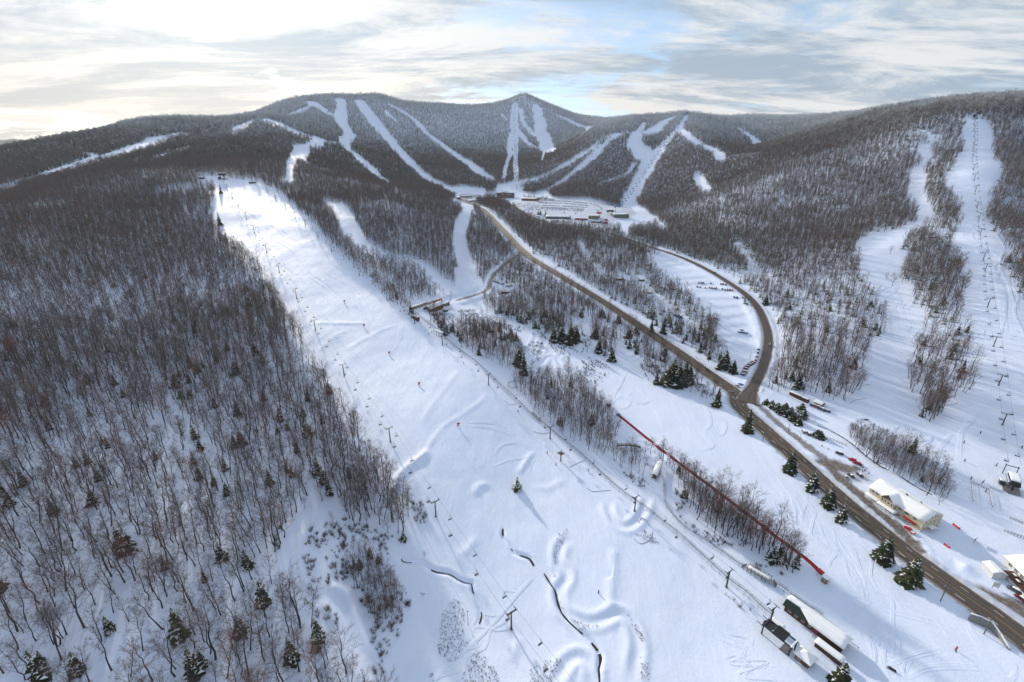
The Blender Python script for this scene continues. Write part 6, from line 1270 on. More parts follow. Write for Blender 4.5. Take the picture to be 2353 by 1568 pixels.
shed2(cg, (1480, 530), (1597, 535), 22, 9, mat('green grey metal', (.11, .13, .12), .6, noise=.2, nscale=.3), 'large grey green shed beside the far blue lift station', sn=.2)
shed2(cg, (1175, 548), (1255, 550), 6, 4.0, REDROOF, 'long red trailer beside the tan building', sn=.3); shed2(cg, (1348, 500), (1382, 498), 6, 4, REDP, 'red container between car park and lift station', sn=.2); shed2(cg, (1400, 575), (1425, 578), 6, 4, mat('orange red', (.5, .08, .03), .6), 'orange red container beside the side road', sn=.4); shed2(cg, (1410, 553), (1432, 553), 5, 3.5, REDP, 'small red container behind the orange one', sn=.3)
shed2(cg, (1260, 550), (1275, 550), 5, 3.5, BLUEW, 'blue bin by the tan building', sn=.2); shed2(cg, (1305, 570), (1390, 572), 4, 3, DARKW, 'row of dark crates in the maintenance yard', sn=.4)
shed2(cg, (345, 415), (402, 398), 12, 5, WHITEW, 'white gabled building at the top of the main road', gab=3, wins=3); shed2(cg, (290, 370), (370, 368), 10, 4, GREYW, 'low grey building at the foot of the broad central run', gab=2); shed2(cg, (235, 378), (282, 380), 10, 4, WOODB, 'brown hut at the edge of the wood by the base', gab=2); shed2(cg, (420, 385), (480, 380), 12, 4, GREYW, 'grey shed near the start of the main road', gab=2.5); shed2(cg, (500, 375), (560, 378), 8, 4.5, WHITEW, 'pale link building beside the base lodge', sn=.6)
shed2(cg, (770, 318), (870, 315), 12, 4.5, WOODB, 'brown clubhouse with snowy roof on the slope above the car park', gab=3, wins=5); shed2(cg, (965, 392), (1000, 394), 8, 3.5, WHITEW, 'pale hut at the edge of the car park', sn=.5)
shed2(c1, (1335, 1205), (1370, 1203), 6, 3.5, WOODB, 'brown hut at the top of the wide slope', gab=1.5); shed2(c1, (1680, 1235), (1720, 1232), 4, 3, WOODB, 'low brown shed among shrubs at the top of the wide slope', sn=.4); shed2(c1, (365, 1005), (410, 1000), 10, 5, BRICK, 'tiny reddish house on the far left ridge', gab=2); shed2(c1, (1972, 690), (2000, 688), 10, 5, DARKW, 'tiny dark lodge on the left summit shoulder', sn=.5); shed2(c1, (1690, 772), (1715, 768), 8, 4, DARKW, 'tiny dark hut on the ridge below the left summit', sn=.5)
shed2(c2, (1785, 172), (1800, 172), 14, 7, DARKW, 'small dark station on the far peak', sn=.6)
p = gp(c2, 1862, 152); o = empty('summit_mast', p); tag(o, 'thin radio mast on the highest far peak', 'mast'); MB().tube((0, 0, -2), (0, 0, 26), 1.3, .6, 6).build('mast', GREYS, o); MB().box((4, 0, 2), (8, 6, 6)).build('cabin', GREYW, o)
# sheds and boat rack beside the creek right of the junction
A, B = gp(c9, 720, -60 + 60), gp(c9, 800, 40); rz = frame_of(gp(cd, 1285, 1330), gp(cd, 1345, 1360))[0]
for i, (x, y, l) in enumerate(((1285, 1330, 9), (1350, 1360, 8))): p = gp(cd, x, y); boxy('shipping_container', p, l, rz, 2.6, 2.6, WOODB, 'brown snow topped container under the trees right of the junction, %s' % ('left one', 'right one')[i], 'container', .3)
p = gp(cd, 1480, 1405); gable('red_cabin', p, 5.5, rz, 4.0, 2.4, 1.3, BRICK, GREYW, 'small red brown cabin with snowy roof by the racks of boards', snow_th=.3)
# ------------------------------------------------------------------ conveyor, huts, poles, fences
def conveyor():
    pts = [gp(ca, 1122, 512), gp(ca, 1250, 615), gp(ca, 1440, 770), gp(ca, 1640, 920), gp(ca, 1850, 1075), gp(ca, 2100, 1265), gp(ca, 2352, 1462), gp(c9, 760, 1150), gp(c9, 872, 1252)]
    L = smooth_line(np.array([(p.x, p.y) for p in pts]), 2.5); o = empty('conveyor_lift', pts[0]); tag(o, 'long red sided conveyor lift running down the snow beside the tree strip', 'conveyor'); O = pts[0]
    z = run_mean(height(L[:, 0], L[:, 1]), 2); t = np.gradient(L, axis=0); t /= np.linalg.norm(t, axis=1)[:, None]; n = np.stack([t[:, 1], -t[:, 0]], 1); N = len(L); seg = 6
    for k in range(0, N - 1, seg):
        sl_ = slice(k, min(k + seg + 1, N))
        for s in (-1, 1):
            V = []; idx = range(*sl_.indices(N))
            for i in idx:
                for off, zz in ((.62, -.5), (.62, .82), (.80, .82), (.80, -.5)): V.append((L[i, 0] + n[i, 0] * off * s - O.x, L[i, 1] + n[i, 1] * off * s - O.y, z[i] + zz - O.z))
            m = len(list(idx)); Fc = [(4 * i + a, 4 * i + b, 4 * i + 4 + b, 4 * i + 4 + a) for i in range(m - 1) for a, b in ((0, 1), (1, 2), (2, 3))] + [(0, 1, 2, 3), (4 * m - 4, 4 * m - 3, 4 * m - 2, 4 * m - 1)]
            link('side_panel', mesh_from('side_panel', V, Fc, [REDP]), o)
    V = []
    for i in range(N):
        for s in (-.62, .62): V.append((L[i, 0] + n[i, 0] * s - O.x, L[i, 1] + n[i, 1] * s - O.y, z[i] + .32 - O.z))
    link('belt', mesh_from('belt', V, [(2 * i, 2 * i + 1, 2 * i + 3, 2 * i + 2) for i in range(N - 1)], [mat('red brown belt', (.20, .03, .025), .7, noise=.4, nscale=.8)]), o)
    rz = math.atan2(t[0, 1], t[0, 0]); MB().box((0, 0, .6), (2.4, 2.4, 1.3), rz=rz).build('drive_unit', BLUEW, o); e = Vector((L[-1, 0], L[-1, 1], z[-1])) - O; MB().box(e + Vector((0, 0, .5)), (2.6, 2.2, 1.1), rz=math.atan2(t[-1, 1], t[-1, 0])).build('return_unit', REDP, o)
conveyor()
def booth(A, rz, label):
    o = empty('operator_booth', A, rz); tag(o, label, 'hut'); MB().box((0, 0, 1.0), (2.4, 2.4, 3.2)).build('wall', mat('orange stained boards', (.33, .13, .045), .8, noise=.3, nscale=2), o); r = MB().box((0, 0, 2.75), (3.1, 3.1, .18)).build('roof', GREYW, o)
    V, Fc = snow_slab([(-1.5, -1.5, 2.85), (1.5, -1.5, 2.85), (1.5, 1.5, 2.85), (-1.5, 1.5, 2.85)], .3); link('roof_snow', mesh_from('roof_snow', V, Fc, [SNOWC], None, True), r); window(o, 0, -1.22, 1.6, 1.5, .9, 2); window(o, 1.22, 0, 1.6, 1.5, .9, 2, R(90)); MB().box((-1.22, .3, .9), (.06, .9, 2.0)).build('door', BROWNT, o)
booth(gp(c9, 905, 1318), BRZ, 'small orange brown operator hut with snowy roof at the lower end of the conveyor'); booth(gp(ca, 1047, 440), .4, 'small orange operator hut at the upper end of the conveyor'); booth(gp(cb, 1957, 692), .3, 'tiny orange hut beside the main road wood')
def pole(A, h, label, rz, double=False, lamp=False):
    o = empty('utility_pole', A, rz); tag(o, label, 'utility pole'); MB().tube((0, 0, -1), (0, 0, h), .20, .13, 8).build('pole', WOODP, o)
    for k, zz in enumerate((h - .5, h - 1.5) if double else (h - .6,)): MB().box((0, 0, zz), (2.6, .14, .16)).build('crossarm', WOODP, o); [MB().tube((x, 0, zz + .08), (x, 0, zz + .32), .05, n=5).build('insulator', GREYS, o) for x in (-1.1, -.4, .4, 1.1)]
    if double: MB().tube((.45, .2, h - 3.2), (.45, .2, h - 2.2), .28, n=8).build('transformer', GREYS, o)
    return A + Vector((0, 0, h - .3))
tops = []
for i, (f, x, y, h, lb) in enumerate(((c9, 2060, 1700, 11.5, 'wooden utility pole low at the right edge of the road'), (c9, 1745, 1462, 11.5, 'tall wooden utility pole beside the road with broad crossarm'), (c9, 1045, 830, 11, 'wooden utility pole beside the road between the spruces and the inn'), (c9, 455, 300, 11, 'wooden utility pole beside the road below the junction'), (ca, 1770, 290, 10, 'utility pole beside the road above the lone road spruce'), (cb, 2220, 795, 10, 'utility pole beside the dark spruce clump by the road'), (cb, 1957, 590, 10, 'utility pole at the straight middle of the main road'), (cb, 1740, 475, 10, 'utility pole on the open bank of the main road'), (cg, 1085, 1090, 10, 'utility pole above the open bank of the main road'), (cg, 770, 865, 10, 'utility pole near the dirt track turning'), (cg, 672, 770, 10, 'utility pole halfway up the main road'), (cg, 588, 690, 10, 'utility pole on the upper main road'), (cg, 425, 510, 9, 'utility pole near the top of the main road'))):
    tops.append(pole(gp(f, x, y), h, lb, 2.2, i in (1, 2)))
for a, b in zip(tops[:-1], tops[1:]):
    for s in (-.9, .0, .9):
        P = []; d = b - a
        for t in np.linspace(0, 1, 8): P.append(a.lerp(b, t) + Vector((s * .6, s * .8, -4 * t * (1 - t) * d.length * .018)))
        tag(MB().path(P, .02, n=3).build('power_line', CABLE), 'thin power line strung between the roadside poles', 'cable', 'roadside power lines')
for i, (f, x, y, h) in enumerate(((c9, 575, 95, 8), (c9, 638, 235, 7), (c9, 720, 298, 6), (cd, 980, 1052, 8), (cd, 1040, 1415, 7), (cd, 600, 1225, 8))):
    p = gp(f, x, y); o = tag(empty('lamp_pole', p), 'plain thin pole standing in the snow, %s' % ('by the dark hedge right of the junction', 'on the verge by the ploughed lane', 'at the edge of the ploughed lane', 'by the row of cars on the side road', 'on the corner opposite the roadside sign', 'beside the main road above the junction')[i], 'pole'); MB().tube((0, 0, -.6), (0, 0, h), .13, .09, 6).build('pole', WOODP, o); MB().box((0, 0, h - .3), (.9, .1, .1)).build('crossarm', WOODP, o)
# left slope edge: power poles and their single wire
lp = [(ce, 205, 240), (ce, 415, 640), (ce, 655, 1040), (ce, 960, 1560), (cc, 660, 315), (cc, 1130, 1175)]; tp = []
for i, (f, x, y) in enumerate(lp):
    if i == 3: continue
    p = gp(f, x, y); o = tag(empty('snowmaking_pole', p), 'thin dark pole along the wood edge of the wide slope, %s down' % ordn[i if i < 3 else i - 1], 'pole'); MB().tube((0, 0, -.6), (0, 0, 8.5), .14, .09, 6).build('pole', WOODP, o); MB().box((0, 0, 8.1), (1.4, .1, .12)).build('crossarm', WOODP, o); tp.append(p + Vector((0, 0, 8.3)))
for i, (a, b) in enumerate(zip(tp[:-1], tp[1:])): tag(MB().path([a.lerp(b, t) - Vector((0, 0, 4 * t * (1 - t) * (b - a).length * .02)) for t in np.linspace(0, 1, 9)], .025, n=3).build('power_line', CABLE), 'single wire along the wood edge, %s span from the top' % ordn[i], 'cable')
# fan snow guns
def gun(A, rz, label):
    o = empty('snow_gun', A, rz); tag(o, label, 'snow gun'); MB().tube((0, 0, 0), (0, 0, 1.6), .14, n=6).build('mast', STEEL, o); MB().tube((-.8, 0, 2.3), (.9, 0, 1.9), .62, .5, 12).build('fan_barrel', REDP, o); MB().tube((-.86, 0, 2.31), (-.78, 0, 2.29), .68, .68, 12).build('nozzle_ring', STEEL, o)
    for a in (0, 2.1, 4.2): MB().tube((0, 0, .7), (1.2 * math.cos(a), 1.2 * math.sin(a), -.1), .07, n=5).build('leg', REDP, o)
    MB().box((.5, .3, .95), (.7, .5, .6)).build('control_box', REDP, o)
for i, (f, x, y) in enumerate(((c1, 1775, 1150 - 1000 + 1075), (ce, 545, 20), (ce, 698, 208), (ce, 897, 425), (ce, 1130, 668), (ce, 1437, 988), (c1, 2100, 1640 - 300 + 260))):
    if i in (0, 6): continue
    gun(gp(f, x, y), 2.6, 'red fan snow gun standing on the wide slope, %s from the top' % ordn[i - 1])
for i, (f, x, y) in enumerate(((cc, 2007, 962), (ca, 337, 485), (ca, 566, 812), (ca, 635, 905), (ca, 887, 948), (cy, 340, 325), (cy, 725, 630), (ce, 1480, 500), (c9, 2035, 242), (c9, 1915, 312), (c9, 1920, 446), (c9, 2335, 350), (c9, 1967, 575))):
    p = gp(f, x, y); o = tag(empty('hydrant_post', p), 'short dark padded post sticking out of the snow, %s' % ('beside the banked trail', 'below the upper tree stand', 'above the work platform', 'below the work platform', 'by the coaster below the work platform', 'above the pump yard', 'by the blue edged platform', 'halfway up the coaster', 'highest near the right hand lift', 'second near the right hand lift', 'third near the right hand lift', 'at the right edge', 'by the lift queue fence')[i], 'post'); MB().tube((0, 0, -.3), (0, 0, 1.9), .28, .24, 8).build('padding', BLACKR, o); MB().tube((0, 0, 1.9), (0, 0, 2.2), .1, n=6).build('cap', SNOWC, o)
# fences and signs near the right hand lift
def fence(A, B, label, posts=7, h=1.2, m=WOODB, rails=2):
    rz, L = frame_of(A, B); o = empty('rail_fence', A, rz); tag(o, label, 'fence'); dz = B.z - A.z
    for k in range(posts): MB().box((L * k / (posts - 1), 0, dz * k / (posts - 1) + h / 2 - .2), (.16, .16, h + .6)).build('post', m, o)
    for r_ in range(rails): MB().tube((0, 0, h * (.5 + .45 * r_)), (L, 0, dz + h * (.5 + .45 * r_)), .07, n=4).build('rail', m, o)
    V, Fc = snow_slab([(0, -.1, h), (L, -.1, h + dz), (L, .1, h + dz), (0, .1, h)], .12); link('snow_cap', mesh_from('snow_cap', V, Fc, [SNOWC]), o)
for a, b, lb, n in (((1965, 600), (2095, 655), 'dark rail fence across the lift queue', 8), ((1968, 610), (1980, 740), 'low post fence down the left of the lift queue', 6), ((2100, 670), (2120, 780), 'low post fence down the right of the lift queue', 6), ((2250, 862), (2400, 920), 'wooden rail fence at the right edge, upper one', 8), ((2210, 955), (2400, 1020), 'wooden rail fence at the right edge, lower one', 9), ((900, 270), (1060, 330), 'thin wire fence beside the creek', 8)):
    fence(gp(c9, *a), gp(c9, *b), lb, n)
def board(A, rz, w, h, z, m, label, legs=2):
    o = empty('sign_board', A, rz); tag(o, label, 'sign'); MB().box((0, 0, z + h / 2), (w, .14, h)).build('panel', m, o); [MB().box((x, .1, z / 2), (.14, .14, z + 1.2)).build('leg', WOODB, o) for x in ((-w * .4, w * .4) if legs == 2 else (0,))]; V, Fc = snow_slab([(-w / 2, -.12, z + h), (w / 2, -.12, z + h), (w / 2, .12, z + h), (-w / 2, .12, z + h)], .14); link('snow_cap', mesh_from('snow_cap', V, Fc, [SNOWC]), o)
board(gp(c9, 2050, 610), .5, 3.2, 2.0, 1.0, DARKW, 'dark trail map board above the lift queue fence'); board(gp(c9, 1995, 1030), .5, 3.2, 1.2, 1.6, DARKW, 'dark timber sign frame between the inn and the lodge'); board(gp(ca, 2020, 345), .2, 2.6, 1.5, 1.0, mat('green sign face', (.03, .14, .08), .5), 'green roadside sign at the junction'); board(gp(c9, 2140, 1370), -.4, 2.4, 2.6, 1.0, WHITEW, 'white roadside sign in front of the lodge'); board(gp(cg, 1235, 572), 0, 4, 4, 3.5, DARKW, 'dark square sign beside the side road', 1)
for i, (a, b) in enumerate((((1835, 905), (1882, 940)), ((1770, 1050), (1810, 1077)))):
    A, B = gp(c9, *a), gp(c9, *b); rz, L = frame_of(A, B); o = empty('red_barrier', A, rz); tag(o, 'bright red padded barrier lying on the snow between inn and lodge, %s one' % ('upper', 'lower')[i], 'barrier'); MB().box((L / 2, 0, .45), (L, .5, .9)).build('padding', mat('bright red vinyl', (.62, .035, .03), .5), o); [MB().box((L * k, 0, .5), (.2, .6, 1.1)).build('post', REDP, o) for k in (.02, .98)]
for i, (x, y) in enumerate(((1995, 350), (2015, 352), (2035, 350))):
    p = gp(ca, x, y); o = tag(empty('traffic_cone', p), 'orange traffic cone in the snow at the junction, %s of three' % tone[i], 'cone'); MB().tube((0, 0, .05), (0, 0, .95), .26, .05, 8).build('cone_body', mat('orange plastic', (.6, .12, .02), .5), o); MB().box((0, 0, .03), (.6, .6, .06)).build('base', BLACKR, o)
# orange fence rolls along the coaster and hoses: low tangled lines
HOSE = mat('dark red hose', (.12, .03, .03), .6)
for i, (f, P) in enumerate(((ca, [(740, 920), (800, 890), (860, 865)]), (ca, [(880, 1085), (920, 1110), (1000, 1105), (1060, 1100)]), (ca, [(1250, 1480), (1300, 1520), (1380, 1480), (1390, 1420)]), (ca, [(460, 640), (520, 655), (590, 648)]), (ca, [(235, 400), (270, 430), (330, 420)]), (c9, [(1310, 285), (1310, 240), (1260, 210), (1270, 190), (1330, 220)]), (cd, [(1850, 1180), (1900, 1170), (1945, 1175)]), (cd, [(1840, 1290), (1860, 1260), (1920, 1250)]), (cd, [(1760, 1400), (1800, 1375), (1890, 1360)]))):
    L = smooth_line(GLf(f, P), 1.0); tag(MB().path([on(a, b, .12) for a, b in L], .09, n=4).build('snowmaking_hose', HOSE), 'dark hose lying in loops on the snow, %s' % ('above the lone spruce', 'beside the lower coaster', 'near the lower banked curve', 'below the second tree stand', 'below the upper coaster loop', 'near the creek trees', 'highest on the right hand run', 'middle one on the right hand run', 'lowest on the right hand run')[i], 'hose')
# concrete wing wall of the underpass below the road
def wing():
    P = [gp(cf, *p) for p in ((1910, 940), (1990, 975), (2080, 1010), (2160, 1090), (2235, 1180))]; o = empty('retaining_wall', P[0]); tag(o, 'dark grey concrete wing wall of the underpass beneath the road', 'wall'); O = P[0]; hs = (3.6, 4.2, 3.6, 2.2, .8)
    for k in range(4):
        a, b = P[k] - O, P[k + 1] - O; d = (b - a); n = Vector((d.y, -d.x, 0)).normalized() * .4; za, zb = min(a.z, b.z) - 1.5, 0
        V = [a + n, b + n, b - n, a - n]; bot = [Vector((v.x, v.y, min(a.z, b.z) - 2)) for v in V]; top = [Vector((V[0].x, V[0].y, a.z + hs[k])), Vector((V[1].x, V[1].y, b.z + hs[k + 1])), Vector((V[2].x, V[2].y, b.z + hs[k + 1])), Vector((V[3].x, V[3].y, a.z + hs[k]))]
        MB().add(bot + top, [(0, 3, 2, 1), (4, 5, 6, 7), (0, 1, 5, 4), (1, 2, 6, 5), (2, 3, 7, 6), (3, 0, 4, 7)]).build('wall_section', CONC, o)
        V2, Fc = snow_slab(top, .2); link('snow_cap', mesh_from('snow_cap', V2, Fc, [SNOWC], None, True), o)
wing()

# ------------------------------------------------------------------ vehicles
PAINT = bpy.data.materials.new('car paint'); PAINT.use_nodes = True
def _paint():
    nt = PAINT.node_tree; b = nt.nodes['Principled BSDF']; oi = nd(nt, 'ShaderNodeObjectInfo'); nt.links.new(oi.outputs['Color'], b.inputs['Base Color']); b.inputs['Roughness'].default_value = .35; b.inputs['Coat Weight'].default_value = .4; b.inputs['Coat Roughness'].default_value = .1
_paint()
LAMPW, LAMPR = mat('headlight glass', (.7, .7, .68), .2), mat('tail light', (.35, .01, .01), .3)
PROF = {'sedan': ([(-2.25, .45), (-2.28, .78), (-1.35, .98), (-.75, 1.02), (2.0, .98), (2.25, .85), (2.25, .45)], [(-1.15, .96), (-.45, 1.42), (.85, 1.44), (1.75, .98)]),
        'suv': ([(-2.3, .5), (-2.3, .95), (-1.35, 1.08), (2.25, 1.10), (2.3, .5)], [(-1.25, 1.05), (-.65, 1.72), (1.95, 1.74), (2.22, 1.08)]),
        'pickup': ([(-2.7, .55), (-2.7, 1.02), (-1.6, 1.15), (.75, 1.15), (2.65, 1.15), (2.7, .55)], [(-1.45, 1.12), (-.8, 1.8), (.6, 1.82), (.75, 1.14)]),
        'van': ([(-2.6, .5), (-2.6, 1.05), (-2.0, 1.25), (3.0, 1.3), (3.0, .5)], [(-2.1, 1.2), (-1.4, 2.25), (2.95, 2.35), (3.0, 1.25)])}
CARM = {}
def car_meshes(kind):
    if kind in CARM: return CARM[kind]
    bp, gpz = PROF[kind]; hw = .92 if kind != 'van' else 1.0; xs = [p[0] for p in bp]; x0, x1 = min(xs), max(xs)
    body = MB().prism(bp, -hw, hw); n = len(gpz)
    # cabin tapers inwards; glass band with painted roof
    V = [(p[0], -hw * (.97 if p[1] < 1.3 else .78), p[1]) for p in gpz] + [(p[0], hw * (.97 if p[1] < 1.3 else .78), p[1]) for p in gpz]
    glass = MB().add(V, [(0, 1, n + 1, n), (n - 2, n - 1, 2 * n - 1, 2 * n - 2), tuple(range(n - 1, -1, -1)), tuple(range(n, 2 * n)), (1, 2, n + 2, n + 1)])
    top = max(p[1] for p in gpz); rx = [p[0] for p in gpz if p[1] > 1.3]; roof = MB().box(((rx[0] + rx[-1]) / 2, 0, top + .02), (rx[-1] - rx[0] + .1, hw * 1.58, .06))
    for x in (rx[0], (rx[0] + rx[-1]) / 2 + .1, rx[-1]):
        for s in (-1, 1): roof.tube((x, s * hw * .78, top), (x + (0 if abs(x - rx[0]) > .01 and abs(x - rx[-1]) > .01 else (-.55 if x == rx[0] else .25)), s * hw * .97, 1.05), .05, n=4)
    out = [('body', body.mesh('body', [PAINT])), ('glass', glass.mesh('glass', [GLASS])), ('cabin_roof', roof.mesh('cabin_roof', [PAINT]))]
    if kind == 'pickup': out.append(('load_bed', MB().box((1.75, 0, 1.17), (1.7, hw * 1.7, .06)).mesh('load_bed', [SNOWC])))
    for x in (x0 + .85, x1 - .85):
        for s in (-1, 1): out.append(('wheel', MB().tube((x, s * (hw - .16), .36), (x, s * (hw + .03), .36), .36, n=12).tube((x, s * (hw + .03), .36), (x, s * (hw + .045), .36), .2, n=8, m=1).mesh('wheel', [BLACKR, GREYS])))
    for s in (-1, 1): out.append(('headlight', MB().box((x0 - .01, s * hw * .72, .75), (.06, .34, .16)).mesh('headlight', [LAMPW]))); out.append(('tail_light', MB().box((x1 + .01, s * hw * .8, .85), (.06, .22, .24)).mesh('tail_light', [LAMPR])))
    CARM[kind] = out; return out
def one_mesh(kind):
    k = kind + '1'
    if k not in CARM:
        b = MB(); mats = []; 
        for nm, me in car_meshes(kind):
            if nm in ('headlight', 'tail_light'): continue
            vs = [tuple(v.co) for v in me.vertices]; base = len(mats); mats += list(me.materials); bb = len(b.v); b.v += vs
            for p in me.polygons: b.f.append(tuple(i + bb for i in p.vertices)); b.m.append(base + p.material_index)
        CARM[k] = b.mesh('car', mats)
    return CARM[k]
def car(kind, A, rz, col, label, group=None, simple=False, snow=0.0, name=None):
    nm = name or {'pickup': 'pickup_truck', 'van': 'delivery_van'}.get(kind, 'parked_car')
    if simple: o = link(nm, one_mesh(kind), None, A, rz); o.color = (*col, 1); tag(o, label, 'car', group); return o
    o = empty(nm, A, rz); tag(o, label, {'pickup': 'pickup truck', 'van': 'van'}.get(kind, 'car'), group)
    for n_, me in car_meshes(kind): c = link(n_, me, o); c.color = (*col, 1)
    if snow:
        g = PROF[kind][1]; top = max(p[1] for p in g); rx = [p[0] for p in g if p[1] > 1.3]; V, Fc = snow_slab([(rx[0], -.7, top + .05), (rx[-1], -.7, top + .05), (rx[-1], .7, top + .05), (rx[0], .7, top + .05)], snow); link('roof_snow', mesh_from('roof_snow', V, Fc, [SNOWC], None, True), o)
    return o
def heading(f, a, b): A, B = gp(f, *a), gp(f, *b); return math.atan2((B - A).y, (B - A).x)
CC = {'red': (.50, .015, .012), 'black': (.012, .012, .014), 'grey': (.12, .125, .13), 'silver': (.36, .37, .38), 'white': (.62, .63, .64), 'blue': (.02, .05, .16), 'bright blue': (.02, .12, .45), 'dark green': (.015, .04, .03), 'maroon': (.16, .012, .016)}
ri = heading(c9, (1475, 915), (1565, 990))
car('pickup', gp(c9, 1518, 952), ri, CC['red'], 'bright red pickup truck with snowy bed in front of the inn'); ra = heading(c9, (1090, 450), (1130, 490)) + .9
for kd, x, y, rz, cl, lb, sn in (('suv', 1104, 440, -.75, 'red', 'red open-topped jeep at the edge of the inn car park, left of two', 0), ('suv', 1136, 464, -.75, 'red', 'red jeep beside the brook trees, right of two', 0), ('suv', 1010, 392, -.5, 'black', 'dark car parked alone on the snowy bays', .1), ('suv', 790, 250, -1.9, 'black', 'dark car parked by the small spruce below the ploughed lane', .25), ('suv', 752, 235, -1.9, 'grey', 'grey car with snowy roof beside the dark one', .3),
                               ('sedan', 1055, 565, ri, 'silver', 'silver car parked nearest the road by the inn', .15), ('sedan', 1095, 555, ri, 'black', 'black car parked in the middle of the inn forecourt', .12), ('sedan', 1158, 550, ri, 'black', 'black car parked beside the inn wall', .12), ('suv', 2330, 1450, ri + .1, 'maroon', 'dark red car at the right edge in front of the lodge', .25), ('suv', 2275, 1385, ri + .4, 'grey', 'snow covered car under the lodge deck', .4)):
    car(kd, gp(c9, x, y), rz, CC[cl], lb, None, False, sn)
def along_main(s, off, kind, col, label, rev=False):
    p = offset_pt(MAIN, zMAIN, alM, s, off); p2 = offset_pt(MAIN, zMAIN, alM, s + 2, off); car(kind, Vector(p) + Vector((0, 0, .06)), math.atan2(p2[1] - p[1], p2[0] - p[0]) + (math.pi if rev else 0), CC[col], label, name='moving_car')
def s_of(L, al, f, x, y): g = G(*f(x, y)); d = np.hypot(L[:, 0] - g[0], L[:, 1] - g[1]); return float(al[np.argmin(d)])
along_main(s_of(MAIN, alM, ca, 1805, 165), 3.0, 'suv', 'black', 'dark car driving on the main road past the spruce clump')
def along_side(s, off, kind, col, label):
    p = offset_pt(SIDE, zSIDE, alS, s, off); p2 = offset_pt(SIDE, zSIDE, alS, s + 2, off); car(kind, Vector(p) + Vector((0, 0, .06)), math.atan2(p2[1] - p[1], p2[0] - p[0]), CC[col], label, name='moving_car')
for x, y, kd, cl, lb in ((1100, 935, 'suv', 'silver', 'silver car driving on the bend of the side road'), (685, 380, 'suv', 'black', 'dark car driving past the top terrace'), (575, 315, 'sedan', 'silver', 'silver car driving above the terraced car park')): along_side(s_of(SIDE, alS, cd, x, y), 1.4, kd, cl, lb)
along_side(s_of(SIDE, alS, cg, 1018, 583), 1.2, 'suv', 'black', 'dark car on the upper side road below the base car park'); along_side(s_of(SIDE, alS, cg, 1495, 655), 1.2, 'suv', 'grey', 'grey car on the side road below the lift yard')
rsd = heading(cd, (1046, 975), (1020, 1065)); k_ = 0
rowcol = ('blue', 'maroon', 'red', 'blue', 'red', 'maroon', 'black', 'red', 'maroon', 'silver', 'blue'); pos = ((1046, 978), (1041, 1003), (1030, 1034), (1025, 1062), (1003, 1080), (990, 1090), (975, 1100), (955, 1114), (943, 1130), (933, 1158), (922, 1178))
for i, ((x, y), cl) in enumerate(zip(pos, rowcol)): car('van' if i == 9 else 'suv', gp(cd, x, y), rsd + (0 if i < 4 else 1.25), CC['white' if i == 9 else cl], '%s %s parked beside the side road, %s in the row from the bend' % ('white' if i == 9 else cl.replace('maroon', 'dark red'), 'box van' if i == 9 else 'car', (tone + ('tenth', 'last'))[i]), None, False, .1)
car('sedan', gp(cd, 907, 1254), rsd + 1.1, CC['bright blue'], 'bright blue car parked alone near the junction'); car('pickup', gp(cd, 885, 1268), rsd + 1.1, CC['white'], 'white pickup truck beside the bright blue car', None, False, .2)
names = list(CC)
for i, (x, y) in enumerate(((578, 455), (596, 456), (612, 457), (672, 461), (750, 467), (768, 467), (791, 470), (566, 488), (589, 491), (628, 496), (661, 496), (679, 498), (697, 499), (714, 500), (762, 506), (784, 509), (803, 511), (822, 513), (839, 514), (856, 570), (877, 572), (920, 572), (941, 575), (955, 623))):
    cl = ('black', 'silver', 'grey', 'black', 'red', 'black', 'blue')[i % 7]; rw, kk = ('top', i) if i < 7 else (('second', i - 7) if i < 19 else ('third', i - 19))
    car('suv' if i % 3 else 'sedan', gp(cd, x, y), 1.15, CC[cl], '%s car on the terraced car park, %s row, %s from the wood' % (cl, rw, (tone + ('tenth', 'eleventh', 'twelfth'))[kk]), None, True)
# the big car park at the base: rows of cars following its curve
GRP = 'cars in the big base car park'
def row(f, a, b, n, bend=0.0, fill=.9, rw=''):
    cnt = 0
    A, B = np.array(a, float), np.array(b, float)
    for k in range(n):
        if rng.random() > fill: continue
        t = (k + .5) / n; x, y = A + (B - A) * t; y += bend * 4 * t * (1 - t); cnt += 1
        kd = ('suv', 'suv', 'sedan', 'pickup')[rng.integers(0, 4)]; cl = ('black', 'black', 'grey', 'silver', 'white', 'blue', 'maroon', 'grey')[rng.integers(0, 8)]
        car(kd, gp(f, x, y), 1.45 + rng.normal(0, .06), CC[cl], '%s %s in the big base car park, %s row, %s from the lodge end' % (cl.replace('maroon', 'dark red'), 'pickup' if kd == 'pickup' else 'car', rw, ordword(cnt)), GRP, True)
for rn, (a, b, n, bd) in enumerate((((905, 396), (1280, 420), 42, -5), ((880, 412), (1290, 438), 42, -5), ((700, 432), (1270, 452), 52, -4), ((690, 444), (1250, 466), 46, -3), ((760, 468), (1230, 480), 36, -3), ((720, 422), (1000, 424), 22, -2), ((800, 456), (1240, 473), 34, -3), ((850, 545), (1120, 560), 24, 0), ((870, 560), (1160, 566), 22, 0))): row(cg, a, b, n, bd, .84, ('farthest', 'second', 'fourth', 'fifth', 'seventh', 'third', 'sixth', 'eighth', 'nearest')[rn])
for i, (x, y) in enumerate(((1300, 420), (1325, 428), (1345, 436), (1362, 446), (1380, 456), (1385, 466), (1350, 478), (1200, 468), (880, 525), (895, 528), (1090, 495), (1180, 500))): car('suv', gp(cg, x, y), .8, CC[('black', 'grey')[i % 2]], 'car at the rim of the big base car park, scattered singles', 'scattered cars round the base', True)
